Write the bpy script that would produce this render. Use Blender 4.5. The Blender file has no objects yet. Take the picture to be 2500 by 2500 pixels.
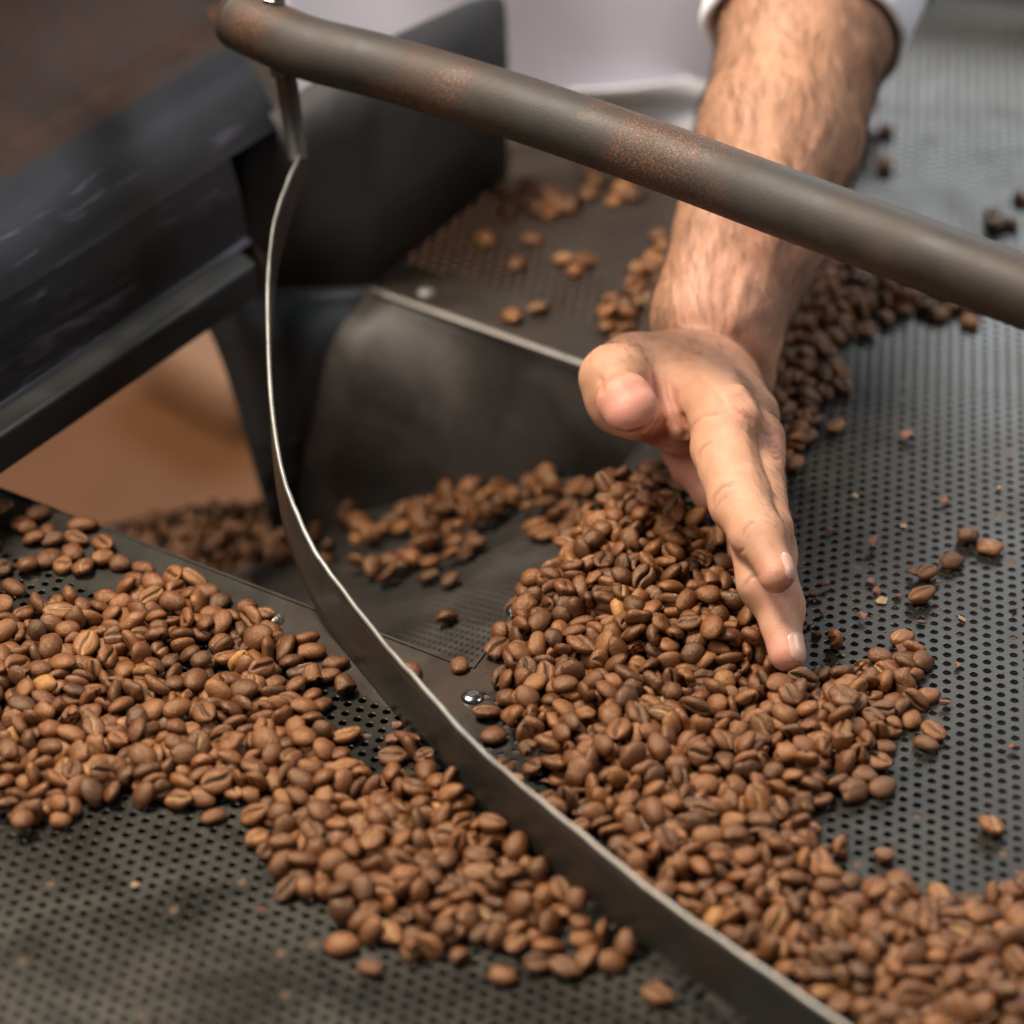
# Close-up of a hand sweeping roasted coffee beans across the perforated cooling tray of a roaster.
import bpy, bmesh, math, random
import numpy as np
from mathutils import Vector, Matrix, Quaternion

SC = bpy.context.scene
COL = SC.collection
rng = random.Random(7)
nrg = np.random.default_rng(7)

# ------------------------------------------------------------------ camera
# World: metres, z = 0 is the top of the tray sheet, +Y away from the camera.
FPX, TH, D0 = 7800.0, math.radians(33.5), 1.229
CAM = np.array([0.0, -D0 * math.cos(TH), D0 * math.sin(TH)])
VF = np.array([0.0, math.cos(TH), -math.sin(TH)])
VR = np.array([1.0, 0.0, 0.0])
VU = np.array([0.0, math.sin(TH), math.cos(TH)])
cam_data = bpy.data.cameras.new("camera")
cam_data.sensor_width = 36.0
cam_data.lens = 36.0 * FPX / 2500.0
cam_data.clip_start, cam_data.clip_end = 0.01, 60.0
cam_data.dof.use_dof = True
cam_data.dof.focus_distance = 1.146
cam_data.dof.aperture_fstop = 5.1
cam = bpy.data.objects.new("camera", cam_data)
COL.objects.link(cam)
cam.location = CAM
cam.rotation_euler = (math.pi / 2 - TH, 0, 0)
SC.camera = cam

def ray(px, py):
    return VF + (px - 1250.0) / FPX * VR - (py - 1250.0) / FPX * VU
def PZ(px, py, z=0.0):
    """World point at height z (mm) seen at photograph pixel px, py (2500 wide)."""
    d = ray(px, py)
    t = (z * 0.001 - CAM[2]) / d[2]
    return CAM + t * d
def PD(px, py, depth):
    """World point at the given distance (mm) along the viewing axis."""
    return CAM + depth * 0.001 * ray(px, py)

# ------------------------------------------------------------------ light
world = bpy.data.worlds.new("World")
SC.world = world
world.use_nodes = True
wn = world.node_tree.nodes
wn["Background"].inputs[0].default_value = (0.36, 0.42, 0.43, 1)
wn["Background"].inputs[1].default_value = 0.085

def area(name, loc, target, sx, sy, power, color):
    l = bpy.data.lights.new(name, 'AREA')
    l.shape = 'RECTANGLE'; l.size = sx; l.size_y = sy
    l.energy = power; l.color = color
    o = bpy.data.objects.new(name, l)
    COL.objects.link(o)
    o.location = loc
    o.rotation_euler = (Vector(target) - Vector(loc)).to_track_quat('-Z', 'Y').to_euler()
    return o
area("ceiling_lamp", (-0.58, 0.18, 1.45), (0, 0.05, 0), 0.5, 0.45, 68, (1.0, 0.90, 0.77))
area("side_window_lamp", (-1.3, -1.2, 1.3), (0, 0.1, 0), 0.8, 0.6, 24, (1.0, 0.90, 0.80))
area("right_fill_lamp", (1.5, 0.1, 1.25), (0.1, 0.35, 0.1), 0.9, 0.7, 18, (0.95, 0.96, 1.0))  # added fill lamp, brightens the forearm's right side and the sleeve
area("far_window_lamp", (0.85, 2.9, 1.42), (0.2, 0.3, 0), 1.5, 0.9, 46, (0.86, 0.92, 1.0))

SC.view_settings.view_transform = 'Standard'
SC.view_settings.look = 'None'
SC.view_settings.exposure = -0.3
SC.view_settings.gamma = 1.0
SC.render.engine = 'CYCLES'
SC.cycles.max_bounces = 6
SC.cycles.use_denoising = True

# ------------------------------------------------------------------ helpers
def mesh_obj(name, verts, faces, mat=None, parent=None, smooth=True, attrs=None):
    me = bpy.data.meshes.new(name)
    me.from_pydata([tuple(v) for v in verts], [], [tuple(f) for f in faces])
    return finish(name, me, mat, parent, smooth, attrs)
def np_mesh(name, V, Fq, mat=None, parent=None, smooth=True, attrs=None):
    """Fast mesh from numpy arrays; Fq is (n, k) with constant k."""
    V = np.asarray(V, np.float32); Fq = np.asarray(Fq, np.int32)
    n, k = Fq.shape
    me = bpy.data.meshes.new(name)
    me.vertices.add(len(V)); me.vertices.foreach_set("co", V.ravel())
    me.loops.add(n * k); me.loops.foreach_set("vertex_index", Fq.ravel())
    me.polygons.add(n)
    me.polygons.foreach_set("loop_start", np.arange(0, n * k, k, dtype=np.int32))
    me.update(calc_edges=True)
    return finish(name, me, mat, parent, smooth, attrs)
def finish(name, me, mat, parent, smooth, attrs):
    if attrs:
        for an, (kind, data) in attrs.items():
            a = me.attributes.new(an, kind, 'POINT')
            a.data.foreach_set("vector" if kind == 'FLOAT_VECTOR' else "value", np.asarray(data, np.float32).ravel())
    me.polygons.foreach_set("use_smooth", np.full(len(me.polygons), bool(smooth)))
    me.validate(); me.update()
    o = bpy.data.objects.new(name, me)
    COL.objects.link(o)
    if mat: me.materials.append(mat)
    if parent: o.parent = parent
    return o
def tag(o, label=None, cat=None, group=None, kind=None):
    if label: o["label"] = label
    if cat: o["category"] = cat
    if group: o["group"] = group
    if kind: o["kind"] = kind
    return o
def empty(name, loc, label, cat, group=None):
    o = bpy.data.objects.new(name, None)
    o.empty_display_size = 0.01
    COL.objects.link(o)
    # geometry is modelled in world coordinates, so the parent inverse keeps it there
    o.location = loc
    return tag(o, label, cat, group)
def adopt(child, parent):
    child.parent = parent
    child.matrix_parent_inverse = Matrix.Translation(parent.location).inverted()
    return child
def catmull(P, n):
    """Smooth curve through the points, n samples per span."""
    P = np.asarray(P, float); out = []
    Q = np.vstack([2 * P[0] - P[1], P, 2 * P[-1] - P[-2]])
    for i in range(1, len(Q) - 2):
        for t in np.linspace(0, 1, n, endpoint=False):
            a, b, c, d = Q[i - 1], Q[i], Q[i + 1], Q[i + 2]
            out.append(0.5 * ((2 * b) + (-a + c) * t + (2 * a - 5 * b + 4 * c - d) * t * t + (-a + 3 * b - 3 * c + d) * t ** 3))
    out.append(P[-1])
    return np.array(out)
def tube(path, rad, nseg=24, cap=True):
    path = np.asarray(path, float); n = len(path)
    rad = np.full(n, rad) if np.isscalar(rad) else np.asarray(rad)
    T = np.gradient(path, axis=0); T /= np.linalg.norm(T, axis=1)[:, None]
    ref = np.array([0, 0, 1.0]) if abs(T[0][2]) < 0.9 else np.array([1.0, 0, 0])
    V, Fc = [], []
    for i in range(n):
        a = np.cross(T[i], ref); a /= np.linalg.norm(a); b = np.cross(a, T[i])
        for k in range(nseg):
            th = 2 * math.pi * k / nseg
            V.append(path[i] + rad[i] * (math.cos(th) * a + math.sin(th) * b))
    for i in range(n - 1):
        for k in range(nseg):
            k2 = (k + 1) % nseg
            Fc.append((i * nseg + k, i * nseg + k2, (i + 1) * nseg + k2, (i + 1) * nseg + k))
    if cap:
        Fc.append(tuple(range(nseg))); Fc.append(tuple((n - 1) * nseg + k for k in reversed(range(nseg))))
    return V, Fc
def grid_faces(nu, nv, off=0):
    return [(off + i * nv + j, off + i * nv + j + 1, off + (i + 1) * nv + j + 1, off + (i + 1) * nv + j) for i in range(nu - 1) for j in range(nv - 1)]
def sheet(A, B, thick, name, mat, parent=None, smooth=True, nv=2):
    """Solid plate ruled between the curves A and B (same length), with real thickness."""
    A = np.asarray(A, float); B = np.asarray(B, float); n = len(A)
    rows = [A + (B - A) * t for t in np.linspace(0, 1, nv)]
    G = np.stack(rows, 1)                          # n, nv, 3
    du = np.gradient(G, axis=0); dv = np.gradient(G, axis=1)
    N = np.cross(du, dv); N /= (np.linalg.norm(N, axis=2)[..., None] + 1e-12)
    V = np.vstack([(G + N * thick / 2).reshape(-1, 3), (G - N * thick / 2).reshape(-1, 3)])
    f = grid_faces(n, nv); m = n * nv
    Fc = list(f) + [tuple(m + x for x in reversed(q)) for q in f]
    for i in range(n - 1):
        Fc.append((i * nv, (i + 1) * nv, m + (i + 1) * nv, m + i * nv))
        a, b = i * nv + nv - 1, (i + 1) * nv + nv - 1
        Fc.append((b, a, m + a, m + b))
    for j in range(nv - 1):
        Fc.append((j + 1, j, m + j, m + j + 1))
        a = (n - 1) * nv + j
        Fc.append((a, a + 1, m + a + 1, m + a))
    o = mesh_obj(name, V, Fc, mat, None, False)
    if smooth:
        o.data.polygons.foreach_set("use_smooth", np.array([1] * (2 * len(f)) + [0] * (len(Fc) - 2 * len(f)), bool))
    if parent: adopt(o, parent)
    return o

# ------------------------------------------------------------------ materials
class NT:
    def __init__(s, name):
        s.m = bpy.data.materials.new(name); s.m.use_nodes = True
        s.t = s.m.node_tree; s.b = s.t.nodes["Principled BSDF"]
        s.out = s.t.nodes["Material Output"]
    def n(s, kind, **kw):
        x = s.t.nodes.new(kind)
        for k, v in kw.items():
            if k.startswith("i_"): x.inputs[k[2:].replace("_", " ")].default_value = v
            else: setattr(x, k, v)
        return x
    def l(s, a, b): s.t.links.new(a, b)
    def coords(s, scale=(1, 1, 1), obj=True):
        c = s.n('ShaderNodeTexCoord'); mp = s.n('ShaderNodeMapping')
        mp.inputs['Scale'].default_value = scale
        s.l(c.outputs['Object'], mp.inputs['Vector'])
        return mp.outputs[0]
    def noise(s, vec, scale, detail=4, rough=0.6, dist=0.0):
        x = s.n('ShaderNodeTexNoise'); x.inputs['Scale'].default_value = scale
        x.inputs['Detail'].default_value = detail; x.inputs['Roughness'].default_value = rough
        x.inputs['Distortion'].default_value = dist
        if vec is not None: s.l(vec, x.inputs['Vector'])
        return x.outputs['Fac']
    def ramp(s, fac, stops):
        x = s.n('ShaderNodeValToRGB'); e = x.color_ramp.elements
        while len(e) < len(stops): e.new(0.5)
        for k, (p, c) in enumerate(stops):
            e[k].position = p; e[k].color = (*c, 1) if len(c) == 3 else c
        s.l(fac, x.inputs[0]); return x.outputs[0]
    def val(s, fac, a0, a1, b0, b1):
        x = s.n('ShaderNodeMapRange')
        for i, v in zip((1, 2, 3, 4), (a0, a1, b0, b1)): x.inputs[i].default_value = v
        s.l(fac, x.inputs[0]); return x.outputs[0]
    def mix(s, fac, a, b, blend='MIX'):
        x = s.n('ShaderNodeMix', data_type='RGBA', blend_type=blend)
        for sock, v in ((x.inputs[0], fac), (x.inputs[6], a), (x.inputs[7], b)):
            if isinstance(v, (int, float)): sock.default_value = v
            elif isinstance(v, tuple): sock.default_value = (*v, 1)
            else: s.l(v, sock)
        return x.outputs[2]
    def math(s, op, a, b=0.0):
        x = s.n('ShaderNodeMath', operation=op)
        for sock, v in ((x.inputs[0], a), (x.inputs[1], b)):
            if isinstance(v, (int, float)): sock.default_value = v
            else: s.l(v, sock)
        return x.outputs[0]
    def bump(s, h, strength, dist):
        x = s.n('ShaderNodeBump'); x.inputs['Strength'].default_value = strength
        x.inputs['Distance'].default_value = dist
        s.l(h, x.inputs['Height']); s.l(x.outputs[0], s.b.inputs['Normal'])
        return x
    def set(s, **kw):
        for k, v in kw.items():
            k = k.replace("_", " ")
            sock = s.b.inputs[k]
            if isinstance(v, tuple): sock.default_value = (*v, 1) if len(v) == 3 and k != "Subsurface Radius" else v
            elif isinstance(v, (int, float)): sock.default_value = v
            else: s.l(v, sock)

def steel(name, dark, light, rough, metal, stain=(0.10, 0.06, 0.04), stain_amt=0.35, scale=1.0, stretch=(1, 1, 1), bump=0.15, spots=None):
    """Worn steel: cloudy tone, brownish coffee-oil film, fine grain."""
    s = NT(name); v = s.coords(stretch)
    a = s.noise(v, 28 * scale, 6, 0.65, 0.6); b = s.noise(v, 9 * scale, 3, 0.5, 1.0); g = s.noise(v, 900 * scale, 3, 0.7)
    base = s.ramp(a, [(0.32, dark), (0.68, light)])
    base = s.mix(s.math('MULTIPLY', s.val(b, 0.42, 0.62, 0, 1), stain_amt), base, stain)
    if spots:
        sp = s.noise(v, spots[0], 5, 0.75); msk = s.noise(v, spots[1], 2, 0.5)
        f = s.math('MULTIPLY', s.val(sp, 0.51, 0.58, 0, 0.85), s.val(msk, 0.52, 0.62, 0, 1))
        base = s.mix(f, base, spots[2])
    s.set(Base_Color=base, Metallic=metal, Roughness=s.val(a, 0.3, 0.7, rough - 0.09, rough + 0.09))
    s.bump(s.math('ADD', g, s.math('MULTIPLY', a, 0.6)), bump, 0.0003)
    return s.m
M_TRAY = steel("tray_steel", (0.043, 0.042, 0.036), (0.082, 0.075, 0.063), 0.37, 0.85, stain=(0.055, 0.050, 0.042), stain_amt=0.7)
M_BAND = steel("tray_band_steel", (0.035, 0.032, 0.026), (0.062, 0.056, 0.045), 0.42, 0.6, stain_amt=0.5)
M_CHUTE = steel("chute_steel", (0.050, 0.044, 0.040), (0.12, 0.105, 0.095), 0.62, 0.5, stain=(0.02, 0.017, 0.013), stain_amt=0.7)
M_GUARD = steel("blue_grey_steel", (0.045, 0.053, 0.060), (0.068, 0.078, 0.088), 0.5, 0.5, stain_amt=0.2)
M_BLADE = steel("blade_steel", (0.026, 0.025, 0.022), (0.050, 0.047, 0.042), 0.42, 0.5, stain=(0.07, 0.05, 0.035), stain_amt=0.4, spots=(500, 60, (0.10, 0.055, 0.03)))
M_EDGE = steel("worn_bright_edge_steel", (0.15, 0.15, 0.135), (0.36, 0.35, 0.32), 0.52, 0.6, stain=(0.25, 0.2, 0.16), stain_amt=0.6)
M_PIPE = steel("oxidised_pipe_steel", (0.016, 0.013, 0.011), (0.052, 0.032, 0.019), 0.60, 0.15, stain=(0.035, 0.037, 0.033), stain_amt=0.6, spots=(1300, 16, (0.22, 0.075, 0.028)), bump=0.5)
M_HOUSING = steel("dark_housing_steel", (0.020, 0.023, 0.024), (0.038, 0.041, 0.043), 0.40, 0.5, stain=(0.05, 0.04, 0.032), stain_amt=0.5, stretch=(1, 1, 4))
def streaked(name, dark, light, streak, ang):
    s = NT(name); c = s.n('ShaderNodeTexCoord'); mp = s.n('ShaderNodeMapping')
    mp.inputs['Rotation'].default_value = (0, 0, -ang); mp.inputs['Scale'].default_value = (1, 14, 7)
    # rotate first, then stretch, by chaining two mappings
    m1 = s.n('ShaderNodeMapping'); m1.inputs['Rotation'].default_value = (0, 0, -ang); mp.inputs['Rotation'].default_value = (0, 0, 0)
    s.l(c.outputs['Object'], m1.inputs['Vector']); s.l(m1.outputs[0], mp.inputs['Vector'])
    a = s.noise(mp.outputs[0], 5, 5, 0.65, 0.8); b = s.noise(m1.outputs[0], 14, 3, 0.6); g = s.noise(mp.outputs[0], 14, 4, 0.7, 0.5)
    base = s.ramp(b, [(0.3, dark), (0.7, light)])
    f = s.math('MULTIPLY', s.val(g, 0.56, 0.66, 0, 1), s.val(b, 0.42, 0.58, 0, 1))
    base = s.mix(f, base, streak)
    s.set(Base_Color=base, Metallic=0.5, Roughness=s.val(a, 0.3, 0.7, 0.36, 0.55))
    s.bump(a, 0.2, 0.001)
    return s.m
M_RUST = steel("rusty_brown_housing", (0.026, 0.012, 0.006), (0.085, 0.033, 0.015), 0.55, 0.2, stain=(0.02, 0.014, 0.012), stain_amt=0.7, bump=0.4)
M_CHROME = steel("bright_screw_steel", (0.35, 0.35, 0.34), (0.6, 0.6, 0.58), 0.22, 1.0, stain_amt=0.1)
M_BLACK = steel("shade_black_steel", (0.008, 0.008, 0.008), (0.016, 0.015, 0.014), 0.7, 0.1)  # near-black; shade under and inside things is put into this colour
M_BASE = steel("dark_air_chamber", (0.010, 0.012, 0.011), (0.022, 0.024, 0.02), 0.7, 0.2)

def plain(name, c0, c1, rough, scale, bump=0.2, bdist=0.001, sheen=0.0):
    s = NT(name); v = s.coords(); a = s.noise(v, scale, 5, 0.6)
    s.set(Base_Color=s.ramp(a, [(0.3, c0), (0.7, c1)]), Roughness=rough)
    if sheen: s.set(Sheen_Weight=sheen)
    s.bump(s.noise(v, scale * 12, 3, 0.7), bump, bdist)
    return s.m
M_FLOOR = plain("tan_floor", (0.13, 0.050, 0.016), (0.20, 0.083, 0.032), 0.6, 5)
M_CREAM = plain("pale_tan_board", (0.26, 0.135, 0.072), (0.32, 0.175, 0.10), 0.6, 9)

def cloth(name, c):
    s = NT(name); v = s.coords()
    w = s.noise(v, 1600, 2, 0.6); a = s.noise(v, 12, 4, 0.6)
    s.set(Base_Color=s.ramp(a, [(0.3, tuple(x * 0.93 for x in c)), (0.7, c)]), Roughness=0.85, Sheen_Weight=0.25)
    s.bump(s.math('ADD', w, s.math('MULTIPLY', a, 3.0)), 0.25, 0.0006)
    return s.m
M_SHIRT = cloth("white_shirt_cotton", (0.80, 0.79, 0.84))
M_APRON = cloth("lavender_grey_cotton", (0.80, 0.78, 0.90))
# ================================================================== STRUCTURE
# ---- floor far below, seen through the gap on the left
mesh_obj("floor", [(-4, -4, -0.62), (4, -4, -0.62), (4, 5, -0.62), (-4, 5, -0.62)], [(0, 1, 2, 3)], M_FLOOR)["kind"] = "structure"

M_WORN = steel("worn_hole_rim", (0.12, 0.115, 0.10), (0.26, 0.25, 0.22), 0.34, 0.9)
M_HOLE = steel("shaded_hole_wall", (0.014, 0.013, 0.012), (0.03, 0.028, 0.024), 0.5, 0.3)  # shade inside the holes is put into this dark wall colour
# ---- tray sheet: hexagonal lattice of punched holes
PITCH = 0.0055
ROT = math.radians(6.8)
ca, sa = math.cos(ROT), math.sin(ROT)
bvec = PITCH * np.array([sa, ca])                     # column direction, away from the camera
avec = PITCH * np.array([math.cos(ROT - math.pi / 6) if False else ca * math.cos(math.radians(30)) + sa * math.sin(math.radians(30)),
                         -sa * math.cos(math.radians(30)) + ca * math.sin(math.radians(30))])
def xy(px, py): return PZ(px, py, 0)[:2]
# discharge opening, counter-clockwise from its near corner
O_NEARL, O_NEAR = xy(-700, 925), xy(1150, 1632)
O_RIGHT, O_FAR = xy(1650, 968), xy(909, 707)
O_FARL = xy(300, 730)
def side(p, a, b): return (b[0] - a[0]) * (p[..., 1] - a[1]) - (b[1] - a[1]) * (p[..., 0] - a[0])
OPEN = [O_NEARL, O_NEAR, O_RIGHT, O_FAR, O_FARL, O_FARL + (O_NEARL - O_FARL) * 0.999]
def in_open(p):
    """Signed distance inside the opening (positive inside) for points (n, 2)."""
    d = np.full(p.shape[:-1], 1e9)
    for a, b in ((O_NEARL, O_NEAR), (O_NEAR, O_RIGHT), (O_RIGHT, O_FAR), (O_FAR, O_FARL)):
        d = np.minimum(d, side(p, a, b) / np.linalg.norm(b - a))
    return d
def rim_dist(p):
    """Distance inside the tray's round rim."""
    c = np.array([0.06, -0.10]); return 0.62 - np.linalg.norm(p - c, axis=-1)
ii, jj = np.meshgrid(np.arange(-90, 91), np.arange(-140, 141), indexing='ij')
cen = ii[..., None] * avec + jj[..., None] * bvec
cen = cen.reshape(-1, 2)
# visible patch of the tray plus a margin
def proj(P):
    P = np.asarray(P, float) - CAM
    dz = P @ VF
    return np.stack([1250 + FPX * (P @ VR) / dz, 1250 - FPX * (P @ VU) / dz], -1), dz
uv, _ = proj(np.c_[cen, np.zeros(len(cen))])
vis = (uv[:, 0] > -260) & (uv[:, 0] < 2760) & (uv[:, 1] < 2800) & (uv[:, 1] > 60) & (rim_dist(cen) > 0.004)
cen = cen[vis]; uv = uv[vis]
od = in_open(cen)
cen = cen[od < 0.0033]; uv = uv[od < 0.0033]; od = od[od < 0.0033]
eds = np.stack([side(cen, a, b) / np.linalg.norm(b - a) for a, b in ((O_NEARL, O_NEAR), (O_NEAR, O_RIGHT), (O_RIGHT, O_FAR), (O_FAR, O_FARL))], -1)
band = np.array([0.033, 0.011, 0.030, 0.03])[np.argmin(eds, -1)]
solid = (od > -band) | (rim_dist(cen) < 0.010)
hexa = np.array([[math.cos(-ROT + math.radians(a)), math.sin(-ROT + math.radians(a))] for a in range(0, 360, 60)]) * PITCH / math.sqrt(3)
outer = []
for k in range(6):
    outer += [hexa[k], (hexa[k] + hexa[(k + 1) % 6]) / 2]
outer = np.array(outer)
circ = np.array([[math.cos(-ROT + math.radians(a)), math.sin(-ROT + math.radians(a))] for a in range(0, 360, 30)])
def z3(a, z): return np.c_[a, np.full(len(a), z)]
unit = np.vstack([z3(outer, 0), z3(circ * 0.00164, 0), z3(circ * 0.00156, -0.00008), z3(circ * 0.00154, -0.0007)])
uf = []
for r in range(3):
    for k in range(12):
        k2 = (k + 1) % 12
        uf.append((r * 12 + k, r * 12 + k2, (r + 1) * 12 + k2, (r + 1) * 12 + k))
uf = np.array(uf)
pc_ = cen[~solid]
warp = lambda p: 0.0004 * np.sin(p[:, 0] * 31) * np.cos(p[:, 1] * 23)      # the sheet is very slightly uneven
V = unit[None] + np.c_[pc_, np.zeros(len(pc_))][:, None, :]
V[..., 2] += warp(V.reshape(-1, 3)).reshape(V.shape[:2])
Fh = (uf[None] + (np.arange(len(pc_)) * 48)[:, None, None]).reshape(-1, 4)
tray = empty("cooling_tray", (0.06, -0.10, -0.02), "dark round steel cooling tray drilled all over with small holes, under the beans", "tray")
o = np_mesh("perforated_sheet", V.reshape(-1, 3), Fh, M_TRAY, None, False); adopt(o, tray)
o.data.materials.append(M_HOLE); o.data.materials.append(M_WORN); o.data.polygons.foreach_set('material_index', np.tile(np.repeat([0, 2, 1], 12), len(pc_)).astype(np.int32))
# holes clogged with coffee dust and chaff
ck = np.random.default_rng(9); gv_, gf_ = [], []
for c in pc_[ck.random(len(pc_)) < 0.016]:
    off = len(gv_); zc = -ck.uniform(0.0001, 0.0006)
    gv_.append((c[0], c[1], zc + 0.0003))
    for k in range(10):
        a = 2 * math.pi * k / 10; gv_.append((c[0] + 0.00153 * math.cos(a), c[1] + 0.00153 * math.sin(a), zc + ck.uniform(-0.0002, 0.0003)))
    for k in range(10): gf_.append((off, off + 1 + k, off + 1 + (k + 1) % 10))
o = mesh_obj("clogging_dust", gv_, gf_, plain("coffee_dust", (0.05, 0.026, 0.014), (0.13, 0.07, 0.038), 0.8, 700), None, True); adopt(o, tray); o["kind"] = "stuff"
# unpunched cells, clipped at the edge of the opening
def clip_poly(poly, a, b):
    """Keep the part of the polygon to the right of a->b (outside the opening)."""
    out = []
    n = len(poly)
    s = [side(p, a, b) for p in poly]
    for k in range(n):
        p, q, sp, sq = poly[k], poly[(k + 1) % n], s[k], s[(k + 1) % n]
        if sp <= 0: out.append(p)
        if (sp < 0 < sq) or (sq < 0 < sp): out.append(p + (q - p) * (sp / (sp - sq)))
    return out
sv, sf = [], []
EDG = [(O_NEARL, O_NEAR), (O_NEAR, O_RIGHT), (O_RIGHT, O_FAR), (O_FAR, O_FARL)]
for c, d in zip(cen[solid], od[solid]):
    poly = [c + h for h in hexa]
    if d > -0.0034:
        ds = [side(c, a, b) / np.linalg.norm(b - a) for a, b in EDG]
        a, b = EDG[int(np.argmin(ds))]
        poly = clip_poly(poly, a, b)
        if len(poly) < 3: continue
    sf.append(tuple(range(len(sv), len(sv) + len(poly))))
    sv += [(p[0], p[1], float(warp(np.array([p]))[0])) for p in poly]
o = mesh_obj("plain_border", sv, sf, M_BAND, None, False); adopt(o, tray)
# cut edge of the opening: the thickness of the sheet, shows as a thin worn line
for k, (a, b) in enumerate(EDG[:3]):
    t = (b - a) / np.linalg.norm(b - a); nrm = np.array([t[1], -t[0]])
    A = [(*(a + nrm * 0.0006), 0.0007), (*(b + nrm * 0.0006), 0.0007)]
    B = [(*(a + nrm * 0.0006), -0.0030), (*(b + nrm * 0.0006), -0.0030)]
    sheet(A, B, 0.0012, "cut_edge", M_EDGE if k == 2 else M_BAND, tray, False)
# dark air chamber under the sheet
def under(px, py): return PZ(px, py, 0)[:2]
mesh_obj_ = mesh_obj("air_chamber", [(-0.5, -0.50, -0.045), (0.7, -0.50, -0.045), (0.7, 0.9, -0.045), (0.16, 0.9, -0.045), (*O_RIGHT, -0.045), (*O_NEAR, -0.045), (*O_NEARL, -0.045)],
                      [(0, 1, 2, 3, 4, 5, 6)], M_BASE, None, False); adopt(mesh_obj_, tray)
# chamber wall below the near edge of the opening
sheet([(*O_NEARL, -0.004), (*O_NEAR, -0.004)], [(*O_NEARL, -0.046), (*O_NEAR, -0.046)], 0.001, "chamber_side", M_BASE, tray, False)
# raised rim round the tray
cx, cy, rr = 0.06, -0.10, 0.62
prof = [(0.0, -0.01), (0.0, 0.045), (0.004, 0.050), (0.012, 0.050), (0.014, 0.046), (0.014, -0.01)]
rv = []
angs = np.radians(np.linspace(-20, 200, 161))
for a in angs:
    for dr, z in prof:
        rv.append((cx + (rr + dr) * math.cos(a), cy + (rr + dr) * math.sin(a), z))
o = mesh_obj("rim", rv, grid_faces(len(angs), len(prof)), steel("rim_steel", (0.30, 0.30, 0.31), (0.42, 0.42, 0.44), 0.35, 0.8), None, True); adopt(o, tray)
# domed screws through the border
def dome(name, px, py, rad, h, mat, slot=True):
    c = PZ(px, py, 0); V, Fc = [], []
    n, m = 20, 6
    for i in range(m + 1):
        a = math.pi / 2 * i / m
        for k in range(n):
            t = 2 * math.pi * k / n
            V.append((c[0] + rad * math.cos(a) * math.cos(t), c[1] + rad * math.cos(a) * math.sin(t), 0.0002 + h * math.sin(a) * (1 if i < m else (0.8 if slot else 1))))
    for i in range(m):
        for k in range(n):
            Fc.append((i * n + k, i * n + (k + 1) % n, (i + 1) * n + (k + 1) % n, (i + 1) * n + k))
    return adopt(mesh_obj(name, V, Fc, mat, None, True), tray)
dome("screw_head", 667, 1516, 0.0040, 0.0026, M_CHROME, False)
dome("screw_head", 1153, 1705, 0.0042, 0.0020, M_CHROME)
dome("screw_head", 1262, 1492, 0.0042, 0.0022, M_CHROME)
dome("screw_head", 1040, 716, 0.0040, 0.0020, M_EDGE)
dome("screw_head", 1308, 1811, 0.0040, 0.0022, M_CHROME)

# ---- discharge chute below the opening
chute = empty("discharge_chute", (*((O_NEAR + O_FAR) / 2), -0.10), "scratched steel chute walls and floor dropping away inside the tray opening", "chute")
Bt, Dt = np.array([*O_FAR, -0.0005]), np.array([*O_RIGHT, -0.0005])
top = np.array([Bt + (Dt - Bt) * t for t in np.linspace(0, 1, 12)])
bl, br = PZ(700, 1330, -125), PZ(1700, 1400, -95)
mid = PZ(790, 880, -22)
rows = []
for t, tp in zip(np.linspace(0, 1, 12), top):
    b = bl + (br - bl) * t
    m = (tp + b) / 2 + (mid - (Bt + bl) / 2) * (1 - t) ** 2.5
    rows.append(catmull([tp, m, b], 8))
rows = np.array(rows)
gv = rows.reshape(-1, 3)
o = mesh_obj("back_wall", gv, grid_faces(12, rows.shape[1]), M_CHUTE, None, True); adopt(o, chute)
o.modifiers.new("solid", 'SOLIDIFY').thickness = 0.0012
# bright bent lip along the back wall
lip = [Bt + (Dt - Bt) * t + np.array([0, -0.0012, 0.0006]) for t in np.linspace(0, 1, 12)]
V_, F_ = tube(lip, 0.0011, 8); adopt(mesh_obj("lip", V_, F_, M_EDGE, None, True), chute)
# left wall
left_t = [PZ(470, 722, 0), PZ(909, 707, 0) + np.array([-0.0005, 0, 0])]
lb = catmull([left_t[1], rows[0][8], rows[0][-1]], 6)
la = catmull([left_t[0], PZ(560, 930, -40), PZ(690, 1400, -125)], 6)
sheet(la, lb, 0.0012, "side_wall", M_GUARD, chute, True, 3)
# sloping perforated chute floor that carries the spilling beans
CF = [PZ(1152, 1655, -26), PZ(1650, 1190, -26), PZ(1120, 1140, -96), PZ(480, 1430, -98)]
def cfl(u, v):   # u along the tray edge, v down the slope
    a = CF[0] + (CF[1] - CF[0]) * u; b = CF[3] + (CF[2] - CF[3]) * u
    return a + (b - a) * v
fv, ff = [], []
NU, NV_ = 40, 56
for i in range(NU):
    for j in range(NV_):
        P = [cfl((i + du) / NU, (j + dv) / NV_) for du, dv in ((0, 0), (1, 0), (1, 1), (0, 1))]
        c = sum(P) / 4; off = len(fv)
        if i < 2 or i > NU - 3: fv += P; ff.append((off, off + 1, off + 2, off + 3)); continue
        oc = []
        for k in range(4): oc += [P[k], (P[k] + P[(k + 1) % 4]) / 2]
        ic = [c + (q - c) * (0.44 if k % 2 == 0 else 0.58) for k, q in enumerate(oc)]
        fv += oc + ic
        for k in range(8): ff.append((off + k, off + (k + 1) % 8, off + 8 + (k + 1) % 8, off + 8 + k))
o = mesh_obj("chute_floor", fv, ff, M_CHUTE, None, False); adopt(o, chute)
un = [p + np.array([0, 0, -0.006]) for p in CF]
o = mesh_obj("chute_under_plate", un, [(0, 1, 2, 3)], M_BLACK, None, False); adopt(o, chute)

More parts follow.
